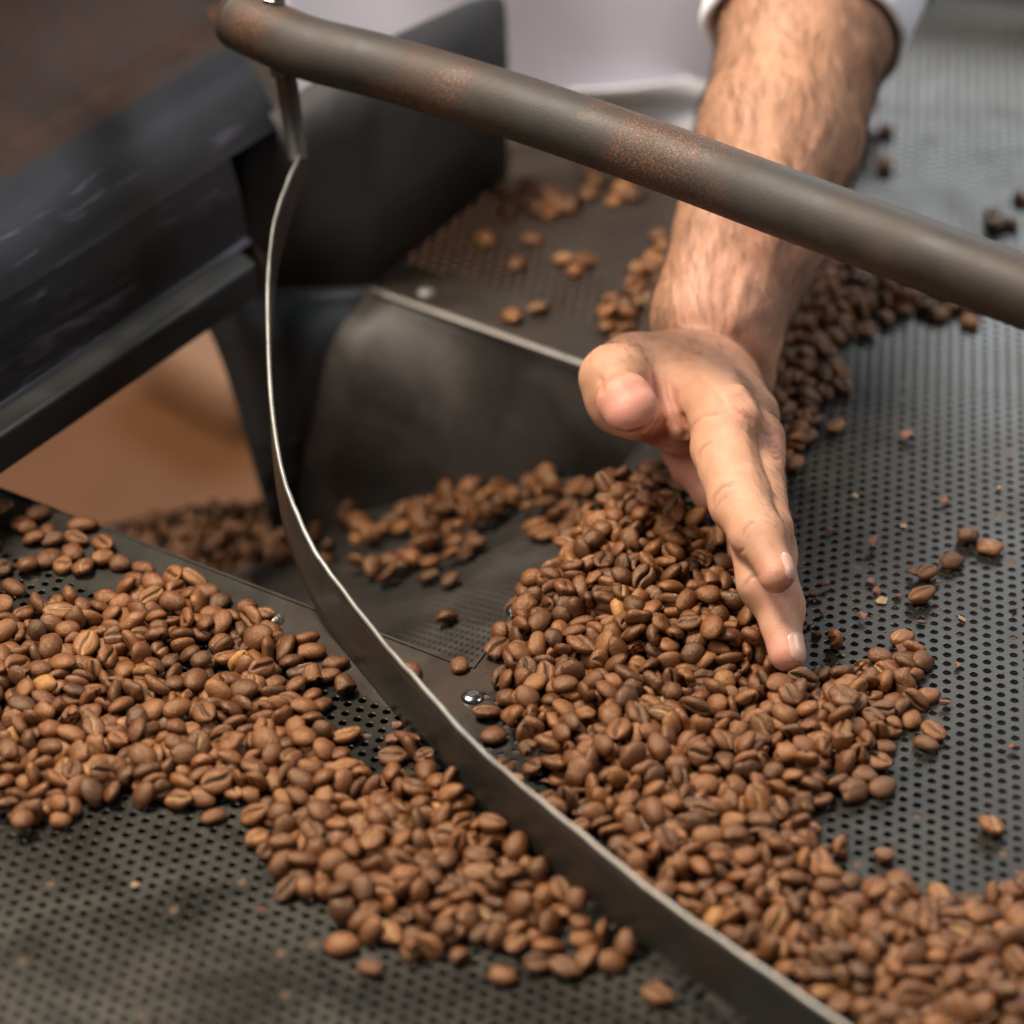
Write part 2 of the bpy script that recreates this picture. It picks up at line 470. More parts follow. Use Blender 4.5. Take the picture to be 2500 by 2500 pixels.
# box with shade put into its black colour, and tan board, far below left
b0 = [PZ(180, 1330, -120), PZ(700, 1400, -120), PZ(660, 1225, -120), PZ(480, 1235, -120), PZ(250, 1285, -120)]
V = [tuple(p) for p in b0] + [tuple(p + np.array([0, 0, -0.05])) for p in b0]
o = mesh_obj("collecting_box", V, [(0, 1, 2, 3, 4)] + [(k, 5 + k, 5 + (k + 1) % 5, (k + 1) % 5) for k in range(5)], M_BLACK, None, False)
tag(o, "bean box in the gap beneath the tray edge, coloured black for shade", "box")
b0 = [PZ(330, 905, -600), PZ(560, 1040, -600), PZ(760, 1000, -600), PZ(560, 700, -600)]
V = [tuple(p) for p in b0] + [tuple(p + np.array([0, 0, 0.03])) for p in b0]
o = mesh_obj("floor_board", V, [(3, 2, 1, 0), (4, 5, 6, 7)] + [(k, (k + 1) % 4, 4 + (k + 1) % 4, 4 + k) for k in range(4)], M_CREAM, None, False)
tag(o, "pale tan board lying on the floor beneath the roaster housing", "board")

# ---- blue-grey guard standing on the tray behind the stirring blade
g_ = [PZ(1236, 432, 0), PZ(1150, 505, 0), PZ(909, 700, 0), PZ(800, 706, 0), PZ(560, 712, 0)]
h_ = [0.086, 0.100, 0.112, 0.102, 0.070]
g2 = []
for a in (0.0, 0.03, 0.07, 0.15, 0.4, 1.0): g2.append((g_[0] + (g_[1] - g_[0]) * a, [0.060, 0.076, 0.085, 0.091, 0.095, 0.100][len(g2)]))
for a in np.linspace(0.15, 1, 7): g2.append((g_[1] + (g_[2] - g_[1]) * a, 0.100 + 0.012 * a))
for a in np.linspace(0.1, 1, 6): g2.append((g_[2] + (g_[4] - g_[2]) * a, 0.112 - 0.042 * a))
A = [p + np.array([0, 0, 0.0012]) for p, _ in g2]; B = [p + np.array([0, 0, h]) for p, h in g2]
guard = sheet(A, B, 0.002, "guard_plate", M_GUARD, None, True, 4)
tag(guard, "blurred blue-grey steel guard plate standing upright behind the curved blade", "plate")

# ---- roaster housing, upper left
hs = empty("roaster_housing", PZ(100, 900, 60), "dark steel roaster housing with rusty brown upper part and scratched grey band", "machine")
e0, e1 = PZ(-500, 1502, 24), PZ(600, 742, 24)
dirn = (e1 - e0); L = np.linalg.norm(dirn); dirn /= L
back = np.array([-dirn[1], dirn[0], 0.0])
if back[0] > 0: back = -back
upv = np.array([0, 0, 1.0])
def hprofile(pts, name, mat, s0=0.0, s1=1.0, n=24):
    prof = catmull(pts, 6) if len(pts) > 2 else np.array(pts)
    V = []
    for t in np.linspace(s0, s1, n):
        for a, z in prof:
            V.append(e0 + dirn * L * t + back * a * 0.001 + upv * z * 0.001)
    return adopt(mesh_obj(name, V, grid_faces(n, len(prof)), mat, None, True), hs)
M_STREAK = streaked("scratched_blue_grey_band", (0.018, 0.020, 0.023), (0.036, 0.038, 0.044), (0.12, 0.115, 0.15), math.atan2(dirn[1], dirn[0]))
hprofile([(30, -6), (8, -4), (1, -1), (0, 2), (0, 12), (2, 16), (9, 18)], "bottom_rim", M_HOUSING, 0, 1.03)
hprofile([(9, 18), (11, 19), (12, 22), (15, 40), (19, 54)], "front_band", M_STREAK, 0, 1.07)
hprofile([(19, 54), (24, 65), (31, 76), (41, 86)], "shoulder", M_STREAK, 0, 1.20)
hprofile([(41, 86), (46, 91), (56, 99), (76, 130), (100, 200), (110, 330)], "upper_shell", M_RUST, 0, 1.20)
hprofile([(44, -6), (44, 20), (44, 60), (44, 84)], "recess_panel", M_BLACK, 1.02, 1.19)  # near-black panels here and below stand in for shade under the shoulder
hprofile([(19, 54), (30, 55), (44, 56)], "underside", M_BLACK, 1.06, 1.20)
# end face of the housing, its deep shade put into a near-black colour
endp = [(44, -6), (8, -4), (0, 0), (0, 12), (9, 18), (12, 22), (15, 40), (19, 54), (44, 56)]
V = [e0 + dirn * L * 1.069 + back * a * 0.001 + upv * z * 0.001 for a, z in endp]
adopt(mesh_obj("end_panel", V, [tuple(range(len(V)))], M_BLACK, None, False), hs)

# ---- stirring arm: pipe, post, curved blade
arm = empty("stirring_arm", PZ(1300, 290, 120), "rust-speckled steel pipe arm carrying a long curved bright-edged blade over the beans", "stirring arm")
pts = [(590, 48), (650, 76), (760, 120), (950, 168), (1250, 258), (1600, 378), (1900, 490), (2200, 600), (2500, 712), (2760, 812)]
path = catmull([PZ(x, y, 150) for x, y in pts], 8)
rad = np.full(len(path), 0.0123)
V_, F_ = tube(path, rad, 40)
# rounded end
adopt(mesh_obj("pipe", V_, F_, M_PIPE, None, True), arm)
a = math.pi
endc = path[0]; T0 = (path[0] - path[1]); T0 /= np.linalg.norm(T0)
cap = [endc + T0 * 0.0001, endc + T0 * 0.003, endc + T0 * 0.005, endc + T0 * 0.0058]
V_, F_ = tube(cap, [0.0123, 0.0117, 0.0095, 0.005], 40)
adopt(mesh_obj("end_cap", V_, F_, M_PIPE, None, True), arm)
bz = PZ(670, 0, 163)
V_, F_ = tube([bz + np.array([0, 0, -0.003]), bz + np.array([0, 0, 0.0015]), bz + np.array([0, 0, 0.002])], [0.0048, 0.0048, 0.0040], 6)
adopt(mesh_obj("bolt", V_, F_, M_CHROME, None, False), arm)
# post from the pipe down to the end of the blade
ptop, pbot = PZ(688, 120, 144), PZ(728, 385, 100)
V_, F_ = tube([ptop, ptop + (pbot - ptop) * 0.22], 0.0062, 6); adopt(mesh_obj("post_nut", V_, F_, M_PIPE, None, False), arm)
V_, F_ = tube([ptop, ptop + (pbot - ptop) * 0.5, pbot], [0.0042, 0.0042, 0.0038], 14); adopt(mesh_obj("post", V_, F_, M_PIPE, None, True), arm)
# blade: bottom curve (pixel, pixel, height), blade stands upright on it
BL = [(745, 350, 104, 14), (700, 450, 98, 18), (668, 550, 91, 22), (655, 680, 82, 24), (655, 820, 72, 25), (661, 960, 61, 25), (675, 1080, 51, 25), (694, 1170, 44, 25),
      (722, 1245, 38.5, 25), (768, 1345, 32, 25), (835, 1438, 28, 25), (949, 1583, 26, 24.5), (1019, 1662, 26, 24.5), (1145, 1802, 27, 25.5), (1275, 1918, 28, 26.5), (1430, 2046, 29, 27.5),
      (1600, 2182, 29, 27.5), (1800, 2323, 29, 27.5), (2052, 2499, 29, 27.5), (2350, 2700, 29, 27.5)]
topc = catmull([PZ(x, y, z) for x, y, z, h in BL], 6)
hh = catmull([(h, 0, 0) for *_, h in BL], 6)[:, 0] * 0.001
botc = topc - np.c_[np.zeros((len(topc), 2)), hh]
sheet(topc, botc, 0.0011, "blade", M_BLADE, arm, True, 6)
BLADE_TOP, BLADE_BOT = topc, botc
# ground bright top edge, a thin strip proud of the blade
wob = np.array([0.00025 * math.sin(i * 1.7) + 0.0002 * math.sin(i * 0.37) for i in range(len(topc))])
V_, F_ = tube(topc + np.c_[np.zeros((len(topc), 2)), wob], np.array([0.0009 if 16 < i < 44 else (0.0006 if i <= 16 else 0.0010) for i in range(len(topc))]) , 8)
adopt(mesh_obj("ground_edge", V_, F_, M_EDGE, None, True), arm)
# ================================================================== PERSON: one continuous skin (forearm + hand)
# Built as a smooth union of tapered limbs in viewing-plane millimetres (u right, v up, w away), then polygonised.
def uvw(px, py, dep):
    return np.array([(px - 1250) / FPX * dep, -(py - 1250) / FPX * dep, dep])
LO = np.array([20.0, -66.0, 1100.0]); HI = np.array([178.0, 232.0, 1400.0]); H = 1.0
NG = np.ceil((HI - LO) / H).astype(int)
GX = [LO[i] + H * np.arange(NG[i]) for i in range(3)]
BIG = 60.0
def new_field(): return np.full(NG, BIG, np.float32)
def box(lo, hi, pad):
    a = np.maximum(np.floor((lo - pad - LO) / H).astype(int), 0); b = np.minimum(np.ceil((hi + pad - LO) / H).astype(int) + 1, NG)
    sl = tuple(slice(a[i], b[i]) for i in range(3))
    X, Y, Z = (GX[i][sl[i]].astype(np.float32) for i in range(3))
    return sl, X[:, None, None], Y[None, :, None], Z[None, None, :]
def smin(a, b, k):
    h = np.maximum(k - np.abs(a - b), 0) / k
    return np.minimum(a, b) - h * h * k * 0.25
def limb(Fd, A, B, ra, rb, k, flat=None):
    """Tapered capsule; flat = (axis vector, factor) squeezes the section along that axis."""
    A = np.array(A, float); B = np.array(B, float)
    rm = max(ra, rb); pad = rm * (1.5 if flat else 1.0) + k + 6
    sl, X, Y, Z = box(np.minimum(A, B), np.maximum(A, B), pad)
    if X.size == 0 or Y.size == 0 or Z.size == 0: return
    d = B - A; L2 = float(d @ d) + 1e-9
    px, py, pz = X - A[0], Y - A[1], Z - A[2]
    t = np.clip((px * d[0] + py * d[1] + pz * d[2]) / L2, 0, 1)
    qx, qy, qz = px - t * d[0], py - t * d[1], pz - t * d[2]
    if flat:
        ax = np.array(flat[0], float); ax -= d * (ax @ d) / L2 if L2 > 1 else 0; ax /= np.linalg.norm(ax)
        f = flat[1]
        c = qx * ax[0] + qy * ax[1] + qz * ax[2]
        q2 = qx * qx + qy * qy + qz * qz
        r = ra + (rb - ra) * t
        # ellipse: semi-axis r*f along ax, r elsewhere
        rest = np.sqrt(np.maximum(q2 - c * c, 0))
        kk = np.sqrt((c / f) ** 2 + rest ** 2)
        g = np.sqrt((c / (f * f)) ** 2 + rest ** 2) + 1e-6
        dist = kk * (kk - r) / g
        dist = np.where(kk < 1e-3, -r * min(f, 1), dist)
    else:
        dist = np.sqrt(qx * qx + qy * qy + qz * qz) - (ra + (rb - ra) * t)
    Fd[sl] = smin(Fd[sl], dist.astype(np.float32), k)

# joints (px, py, depth mm)
J = dict(
    elbow=(2075, -320, 1392), fa_up=(1972, 60, 1338), fa_mid=(1905, 330, 1302), fa_low=(1836, 560, 1272), wrist=(1752, 790, 1243),
    i0=(1716, 912, 1226), i1=(1762, 1022, 1180), i2=(1812, 1210, 1152), i3=(1856, 1308, 1134), i4=(1897, 1404, 1124),
    m0=(1752, 938, 1231), m1=(1838, 1078, 1186), m2=(1866, 1290, 1152), m3=(1888, 1455, 1141), m4=(1922, 1596, 1131),
    r0=(1768, 958, 1238), r1=(1846, 1165, 1196), r2=(1880, 1345, 1170), r3=(1905, 1480, 1155), r4=(1914, 1575, 1146),
    l0=(1758, 975, 1246), l1=(1790, 1185, 1206), l2=(1838, 1350, 1188), l3=(1868, 1430, 1178), l4=(1885, 1490, 1170),
    t0=(1628, 905, 1230), t1=(1545, 905, 1222), t2=(1500, 925, 1190), t3=(1524, 978, 1166), t4=(1534, 1000, 1154))
J = {k: uvw(*v) for k, v in J.items()}
ARMW = np.array([1.0, 0.25, 0.35])      # wide direction of the forearm section
def nrm(v): return np.asarray(v, float) / np.linalg.norm(v)

arm_f = new_field()
limb(arm_f, J['elbow'], J['fa_up'], 34, 30.5, 4, (ARMW, 1.16))
limb(arm_f, J['fa_up'], J['fa_mid'], 30.5, 27.5, 8, (ARMW, 1.16))
limb(arm_f, J['fa_mid'], J['fa_low'], 27.5, 23.5, 10, (ARMW, 1.16))
limb(arm_f, J['fa_low'], uvw(1746, 795, 1257), 23.5, 20.5, 10, (ARMW, 1.28))
limb(arm_f, uvw(1746, 795, 1257), uvw(1808, 930, 1262), 20.5, 12.5, 10, (ARMW, 1.1))
palm = new_field()
# wrist bones into the palm
limb(palm, uvw(1655, 896, 1241), J['i0'], 12, 13.5, 8)
limb(palm, uvw(1712, 925, 1243), J['m0'], 12, 12.5, 8)
limb(palm, uvw(1785, 960, 1236), uvw(1840, 1012, 1210), 8, 9.0, 8)
# metacarpals
limb(palm, J['i0'], J['i1'], 13.5, 11.4, 9)
limb(palm, J['m0'], J['m1'], 12.5, 11.0, 9)
limb(palm, J['r0'], J['r1'], 13.0, 9.8, 9)
limb(palm, J['l0'], J['l1'], 12.5, 9.5, 9)
# knuckle bumps
limb(palm, uvw(1786, 1000, 1176), uvw(1796, 1026, 1171), 8.8, 8.6, 5)
limb(palm, uvw(1850, 1080, 1183), uvw(1860, 1106, 1180), 8.0, 7.6, 4)
# palm pads: heel of the thumb, far side of the palm
limb(palm, uvw(1650, 925, 1226), uvw(1660, 1010, 1205), 15, 12.5, 12)
limb(palm, uvw(1600, 960, 1215), uvw(1680, 1035, 1202), 12, 9.5, 10)
limb(palm, uvw(1545, 1010, 1200), uvw(1655, 1052, 1196), 9.0, 8.0, 7)
limb(palm, uvw(1690, 1060, 1220), uvw(1745, 1190, 1206), 12, 9.5, 10)
limb(palm, uvw(1665, 1010, 1232), uvw(1705, 1140, 1222), 12, 10, 8)
# first web between thumb and index metacarpal
limb(palm, uvw(1640, 900, 1218), uvw(1735, 985, 1192), 11, 10, 12)

# thumb
th = new_field()
limb(th, J['t0'] + np.array([4, -1, 3]), J['t1'], 13, 12.6, 7)
limb(th, J['t1'], J['t2'], 12.6, 11.8, 9)
limb(th, J['t2'], uvw(1512, 985, 1190), 11.8, 10.8, 6)
limb(th, uvw(1512, 985, 1190), uvw(1560, 1020, 1186), 10.0, 8.5, 6)
limb(th, uvw(1520, 965, 1182), uvw(1528, 983, 1164), 9.8, 10.0, 2.2)
limb(th, uvw(1526, 976, 1160), uvw(1540, 1001, 1158), 9.9, 10.0, 3)
F_hand = smin(palm, th, 6)
fing = new_field()
def finger(keys, r):
    f = new_field()
    for (a, b), (ra, rb) in zip(zip(keys[:-1], keys[1:]), zip(r[:-1], r[1:])):
        limb(f, J[a], J[b], ra, rb, 5.0)
    return f
f_i = finger(('i1', 'i2', 'i3', 'i4'), (10.5, 9.1, 8.0, 6.4))
limb(f_i, uvw(1742, 1095, 1174), uvw(1790, 1215, 1154), 8.4, 8.4, 7)
limb(f_i, uvw(1800, 1250, 1148), uvw(1835, 1310, 1138), 7.6, 7.0, 6)
f_m = finger(('m1', 'm2', 'm3', 'm4'), (10.4, 9.2, 8.1, 6.6))
limb(f_m, uvw(1832, 1330, 1146), uvw(1850, 1420, 1139), 7.6, 7.6, 6)
f_r = finger(('r1', 'r2', 'r3', 'r4'), (9.6, 9.0, 8.0, 6.8))
f_l = finger(('l1', 'l2', 'l3', 'l4'), (8.8, 7.8, 7.2, 6.2))
for g in (f_i, f_m, f_r, f_l): fing = smin(fing, g, 1.2)
F_hand = smin(F_hand, fing, 5.0)
F_all = smin(arm_f, F_hand, 4.5)
del palm, th, fing, f_i, f_m, f_r, f_l, arm_f, F_hand
# tendons and the raised dorsal skin are added as very shallow limbs
for a, b, r in ((uvw(1800, 905, 1212), uvw(1800, 1000, 1172), 3.0), (uvw(1842, 940, 1214), uvw(1868, 1085, 1177), 3.0), (uvw(1560, 850, 1222), uvw(1640, 838, 1232), 3.5)):
    pass

def surface_nets(Fd):
    S = Fd < 0
    nx, ny, nz = Fd.shape
    c = [S[i:nx - 1 + i, j:ny - 1 + j, k:nz - 1 + k] for i in (0, 1) for j in (0, 1) for k in (0, 1)]
    anyi = np.logical_or.reduce(c); alli = np.logical_and.reduce(c)
    act = anyi & ~alli
    idx = -np.ones(act.shape, np.int64)
    cells = np.argwhere(act); idx[act] = np.arange(len(cells))
    acc = np.zeros((len(cells), 3)); cnt = np.zeros(len(cells))
    corners = np.array([(i, j, k) for i in (0, 1) for j in (0, 1) for k in (0, 1)])
    val = np.stack([Fd[tuple((cells + co).T)] for co in corners], 1).astype(float)
    for a in range(8):
        for b in range(a + 1, 8):
            if np.abs(corners[a] - corners[b]).sum() != 1: continue
            va, vb = val[:, a], val[:, b]
            m = (va < 0) != (vb < 0)
            t = np.where(m, va / np.where(m, va - vb, 1), 0)
            p = corners[a] + t[:, None] * (corners[b] - corners[a])
            acc[m] += p[m]; cnt[m] += 1
    V = cells + acc / cnt[:, None]
    Q = []
    for ax in range(3):
        sa_ = [slice(None)] * 3; sb_ = [slice(None)] * 3
        sa_[ax] = slice(0, -1); sb_[ax] = slice(1, None)
        A, B = S[tuple(sa_)], S[tuple(sb_)]
        e = np.argwhere(A != B)
        u_, v_ = (ax + 1) % 3, (ax + 2) % 3
        ok = (e[:, u_] > 0) & (e[:, v_] > 0) & (e[:, u_] < Fd.shape[u_] - 1) & (e[:, v_] < Fd.shape[v_] - 1)
        e = e[ok]; flip = A[tuple(e.T)]
        q = []
        for du, dv in ((0, 0), (1, 0), (1, 1), (0, 1)):
            cc = e.copy(); cc[:, u_] -= du; cc[:, v_] -= dv
            q.append(idx[tuple(cc.T)])
        q = np.stack(q, 1)
        q[~flip] = q[~flip][:, ::-1]
        Q.append(q)
    return V, np.vstack(Q)
HV, HQ = surface_nets(F_all)
HV = LO + HV * H
del F_all
def smooth_mesh(V, Q, it, lam=0.5):
    n = len(V)
    e = np.vstack([Q[:, [k, (k + 1) % 4]] for k in range(4)])
    deg = np.bincount(e[:, 0], minlength=n) + np.bincount(e[:, 1], minlength=n)
    for s in range(it):
        l = lam if s % 2 == 0 else -lam * 1.04
        a = np.zeros_like(V)
        for k in range(3):
            a[:, k] = np.bincount(e[:, 0], V[e[:, 1], k], n) + np.bincount(e[:, 1], V[e[:, 0], k], n)
        V = V + l * (a / deg[:, None] - V)
    return V
HV = smooth_mesh(HV, HQ, 8)
def vnormals(V, Q):
    n = np.cross(V[Q[:, 2]] - V[Q[:, 0]], V[Q[:, 3]] - V[Q[:, 1]])
    N = np.zeros_like(V)
    for k in range(4): 
        for c in range(3): N[:, c] += np.bincount(Q[:, k], n[:, c], len(V))
    return N / (np.linalg.norm(N, axis=1)[:, None] + 1e-12)
HN = vnormals(HV, HQ)
# creases, knuckle wrinkles, tendons and veins: displacement along the skin, laid out over the visible side
pxy = np.stack([1250 + FPX * HV[:, 0] / HV[:, 2], 1250 - FPX * HV[:, 1] / HV[:, 2]], 1)
facing = np.clip(-(HN[:, 2]) * 2.0 + 0.2, 0, 1)
disp = np.zeros(len(HV))
def seg_dist(P, pts):
    d = np.full(len(P), 1e9); pts = np.asarray(pts, float)
    tt = np.zeros(len(P)); L = len(pts) - 1
    for i in range(L):
        a, b = pts[i], pts[i + 1]; ab = b - a
        t = np.clip(((P - a) @ ab) / (ab @ ab + 1e-9), 0, 1)
        q = np.linalg.norm(P - a - t[:, None] * ab, axis=1)
        m = q < d; d[m] = q[m]; tt[m] = (i + t[m]) / L
    return d, tt
def crease(pts, width, depth, dlo=0, dhi=9999):
    global disp
    d, t = seg_dist(pxy, pts)
    w = np.exp(-(d / width) ** 2) * np.clip(np.minimum(t, 1 - t) * 5 + 0.15, 0, 1)
    disp -= depth * w * facing * ((HV[:, 2] > dlo) & (HV[:, 2] < dhi))
# web folds between thumb and index
for k, (x, dd) in enumerate(((1600, 1.1), (1612, .9), (1624, .8), (1640, .7), (1650, .5))):
    crease([(x - 4, 890 + 12 * k), (x + 2, 950 + 8 * k), (x + 22, 1010 + 6 * k), (x + 34, 1050)], 5, dd)
crease([(1660, 1005), (1668, 1040), (1676, 1075)], 8, 1.3)
crease([(1493, 1050), (1530, 1060), (1580, 1048), (1612, 1020)], 6, 1.0)
crease([(1555, 1058), (1600, 1085), (1650, 1098)], 6, 0.5)
crease([(1466, 915), (1470, 940), (1474, 965)], 6, 0.6)
crease([(1462, 960), (1474, 930), (1500, 910), (1540, 905), (1575, 922), (1598, 955)], 6, 0.6)
# index finger flexion creases
crease([(1704, 1125), (1706, 1108), (1716, 1090), (1740, 1076)], 3.2, 0.75); crease([(1680, 1070), (1690, 1040), (1720, 1016), (1770, 1008)], 3.2, 0.5)
crease([(1738, 1240), (1742, 1212), (1760, 1190), (1796, 1178)], 3.2, 0.85); crease([(1748, 1250), (1756, 1226), (1776, 1208)], 3.0, 0.5)
crease([(1812, 1316), (1816, 1296), (1830, 1278), (1846, 1272)], 3.2, 0.6)
crease([(1818, 1440), (1824, 1420), (1838, 1406), (1860, 1402)], 3.0, 0.55)
crease([(1792, 1372), (1800, 1352), (1818, 1340)], 3.0, 0.45)
# dorsal knuckle wrinkles
for k in range(5):
    crease([(1790 + 9 * k, 985 + 7 * k), (1800 + 9 * k, 1004 + 6 * k), (1812 + 6 * k, 1010 + 6 * k)], 3.5, 0.42)
    crease([(1862 + 6 * k, 1060 + 14 * k), (1880 + 5 * k, 1066 + 14 * k), (1892 + 3 * k, 1060 + 14 * k)], 3.5, 0.42)
# groove between index and middle on the back of the hand
crease([(1832, 1010), (1836, 1060), (1846, 1110), (1862, 1165), (1880, 1210)], 7, 0.3)
# wrist fold
crease([(1568, 818), (1640, 832), (1700, 862), (1760, 890), (1812, 925), (1842, 962)], 7, 0.5)
crease([(1600, 800), (1660, 812), (1720, 840), (1780, 872), (1830, 905)], 7, 0.5)
# tendons and veins of forearm and hand (raised)
def ridge(pts, width, h):
    global disp
    d, t = seg_dist(pxy, pts)
    disp += h * np.exp(-(d / width) ** 2) * np.clip(np.minimum(t, 1 - t) * 6, 0, 1) * facing
ridge([(1700, 700), (1752, 560), (1800, 420), (1830, 250), (1880, 120)], 20, 0.9)
ridge([(1850, 760), (1880, 640), (1920, 500), (1970, 380), (2040, 250)], 16, 0.7)
ridge([(1780, 830), (1800, 740), (1830, 640)], 14, 0.7)
ridge([(1700, 900), (1750, 950), (1790, 995)], 14, 0.8)
ridge([(1780, 905), (1838, 990), (1880, 1065)], 12, 0.9)
ridge([(1905, 1150), (1930, 1240), (1946, 1330)], 10, 0.4)
lowf = np.sin(HV[:, 0] * 0.33 + 1.3 * np.sin(HV[:, 1] * 0.21)) * np.sin(HV[:, 1] * 0.27 + HV[:, 2] * 0.19)
disp += 0.22 * lowf
HV = HV + HN * disp[:, None]
# skin tone attribute: how red / pale each place really is
red = np.zeros(len(HV))
def blush(px, py, dep, r, amt):
    global red
    c = uvw(px, py, dep); d = np.linalg.norm(HV - c, axis=1)
    red = np.maximum(red, amt * np.clip(1.35 - d / r, 0, 1))
blush(1534, 1005, 1150, 16, 0.95); blush(1905, 1425, 1126, 10, 0.65); blush(1925, 1612, 1124, 12, 0.8); blush(1640, 1060, 1200, 17, 0.75)
blush(1815, 1005, 1168, 9, 0.30); blush(1893, 1100, 1175, 9, 0.30); blush(1850, 700, 1230, 34, 0.3); blush(1915, 1580, 1140, 11, 0.7)
blush(1700, 1150, 1210, 22, 0.8)
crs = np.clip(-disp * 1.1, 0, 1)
W3 = CAM + 0.001 * (HV[:, :1] * VR + HV[:, 1:2] * VU + HV[:, 2:] * VF)

def skin_mat():
    s = NT("skin"); v = s.coords()
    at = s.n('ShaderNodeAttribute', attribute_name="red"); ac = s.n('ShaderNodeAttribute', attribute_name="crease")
    a = s.noise(v, 45, 4, 0.6, 0.4); b = s.noise(v, 260, 3, 0.6)
    base = s.ramp(a, [(0.30, (0.43, 0.213, 0.122)), (0.70, (0.55, 0.305, 0.192))])
    base = s.mix(s.val(b, 0.35, 0.65, 0, 0.35), base, (0.44, 0.20, 0.115))
    base = s.mix(s.math('MULTIPLY', at.outputs['Fac'], 0.8), base, (0.62, 0.255, 0.205))
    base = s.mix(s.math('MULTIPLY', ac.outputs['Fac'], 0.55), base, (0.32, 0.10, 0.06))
    s.set(Base_Color=base, Roughness=s.val(a, 0.3, 0.7, 0.42, 0.56), Subsurface_Weight=0.15, Subsurface_Scale=0.003, Specular_IOR_Level=0.42)
    s.b.inputs['Subsurface Radius'].default_value = (1.0, 0.42, 0.22)
    vo = s.n('ShaderNodeTexVoronoi', feature='DISTANCE_TO_EDGE'); vo.inputs['Scale'].default_value = 1100; s.l(v, vo.inputs['Vector'])
    hgt = s.math('ADD', s.val(vo.outputs['Distance'], 0, 0.12, 0, 0.7), s.noise(v, 1100, 3, 0.7))
    s.bump(hgt, 0.34, 0.0003)
    return s.m
M_SKIN = skin_mat()
person = np_mesh("person", W3, HQ[:, ::-1], M_SKIN, None, True, {"red": ('FLOAT', red), "crease": ('FLOAT', crs)})
tag(person, "man's hairy bare forearm and open hand in rolled white sleeve, sweeping beans with his fingers", "person")

def W(p): return CAM + 0.001 * (p[..., :1] * VR + p[..., 1:2] * VU + p[..., 2:] * VF)
from mathutils.bvhtree import BVHTree
SKIN_BVH = BVHTree.FromPolygons([tuple(v) for v in HV], [tuple(int(x) for x in q) for q in HQ])
# finger nails
sn = NT("nail"); sn.set(Base_Color=(0.60, 0.37, 0.29), Roughness=0.30, Subsurface_Weight=0.2, Subsurface_Scale=0.002, Coat_Weight=0.2)
def nail(ja, jb, r, dors, half_w=42, lift=0.30):
    A, B = J[ja], J[jb]; ax = nrm(B - A); L = 12.0
    dv = np.array(dors, float); dv -= ax * (dv @ ax); dv = nrm(dv); sdv = np.cross(ax, dv)
    V = []; n, m = 11, 11
    for i in range(n):
        t = i / (n - 1); s_ = -5.5 + t * L                     # along the finger, about the tip joint
        for j in range(m):
            w = (j / (m - 1) * 2 - 1)
            ang = math.radians(half_w) * w * math.sqrt(max(0.0, 1 - 0.55 * max(0, abs(2 * t - 1) - 0.45) ** 2 * 5))
            rr_ = r + lift - 0.9 * w ** 4 - 1.0 * max(0, 0.25 - t) * 2 - 0.9 * max(0, t - 0.62) ** 1.5 * 4
            V.append(B + ax * s_ + rr_ * (math.cos(ang) * dv + math.sin(ang) * sdv))
    for q in range(len(V)):
        i, j = divmod(q, m); u_, w_ = 2 * i / (n - 1) - 1, 2 * j / (m - 1) - 1
        loc, no, _, _ = SKIN_BVH.find_nearest(Vector(V[q]))
        edge = max(abs(u_), abs(w_)); off = 0.32 if edge < 0.95 else -0.15
        if i == n - 1: off = 0.25
        V[q] = np.array(loc) + off * np.array(no)
    V = np.array(V)
    o = mesh_obj("fingernail", W(V), grid_faces(n, m), sn.m, person, True)
    return o
nail('i3', 'i4', 6.7, (0.84, 0.12, -0.52))
nail('m3', 'm4', 6.9, (0.66, 0.10, -0.75))

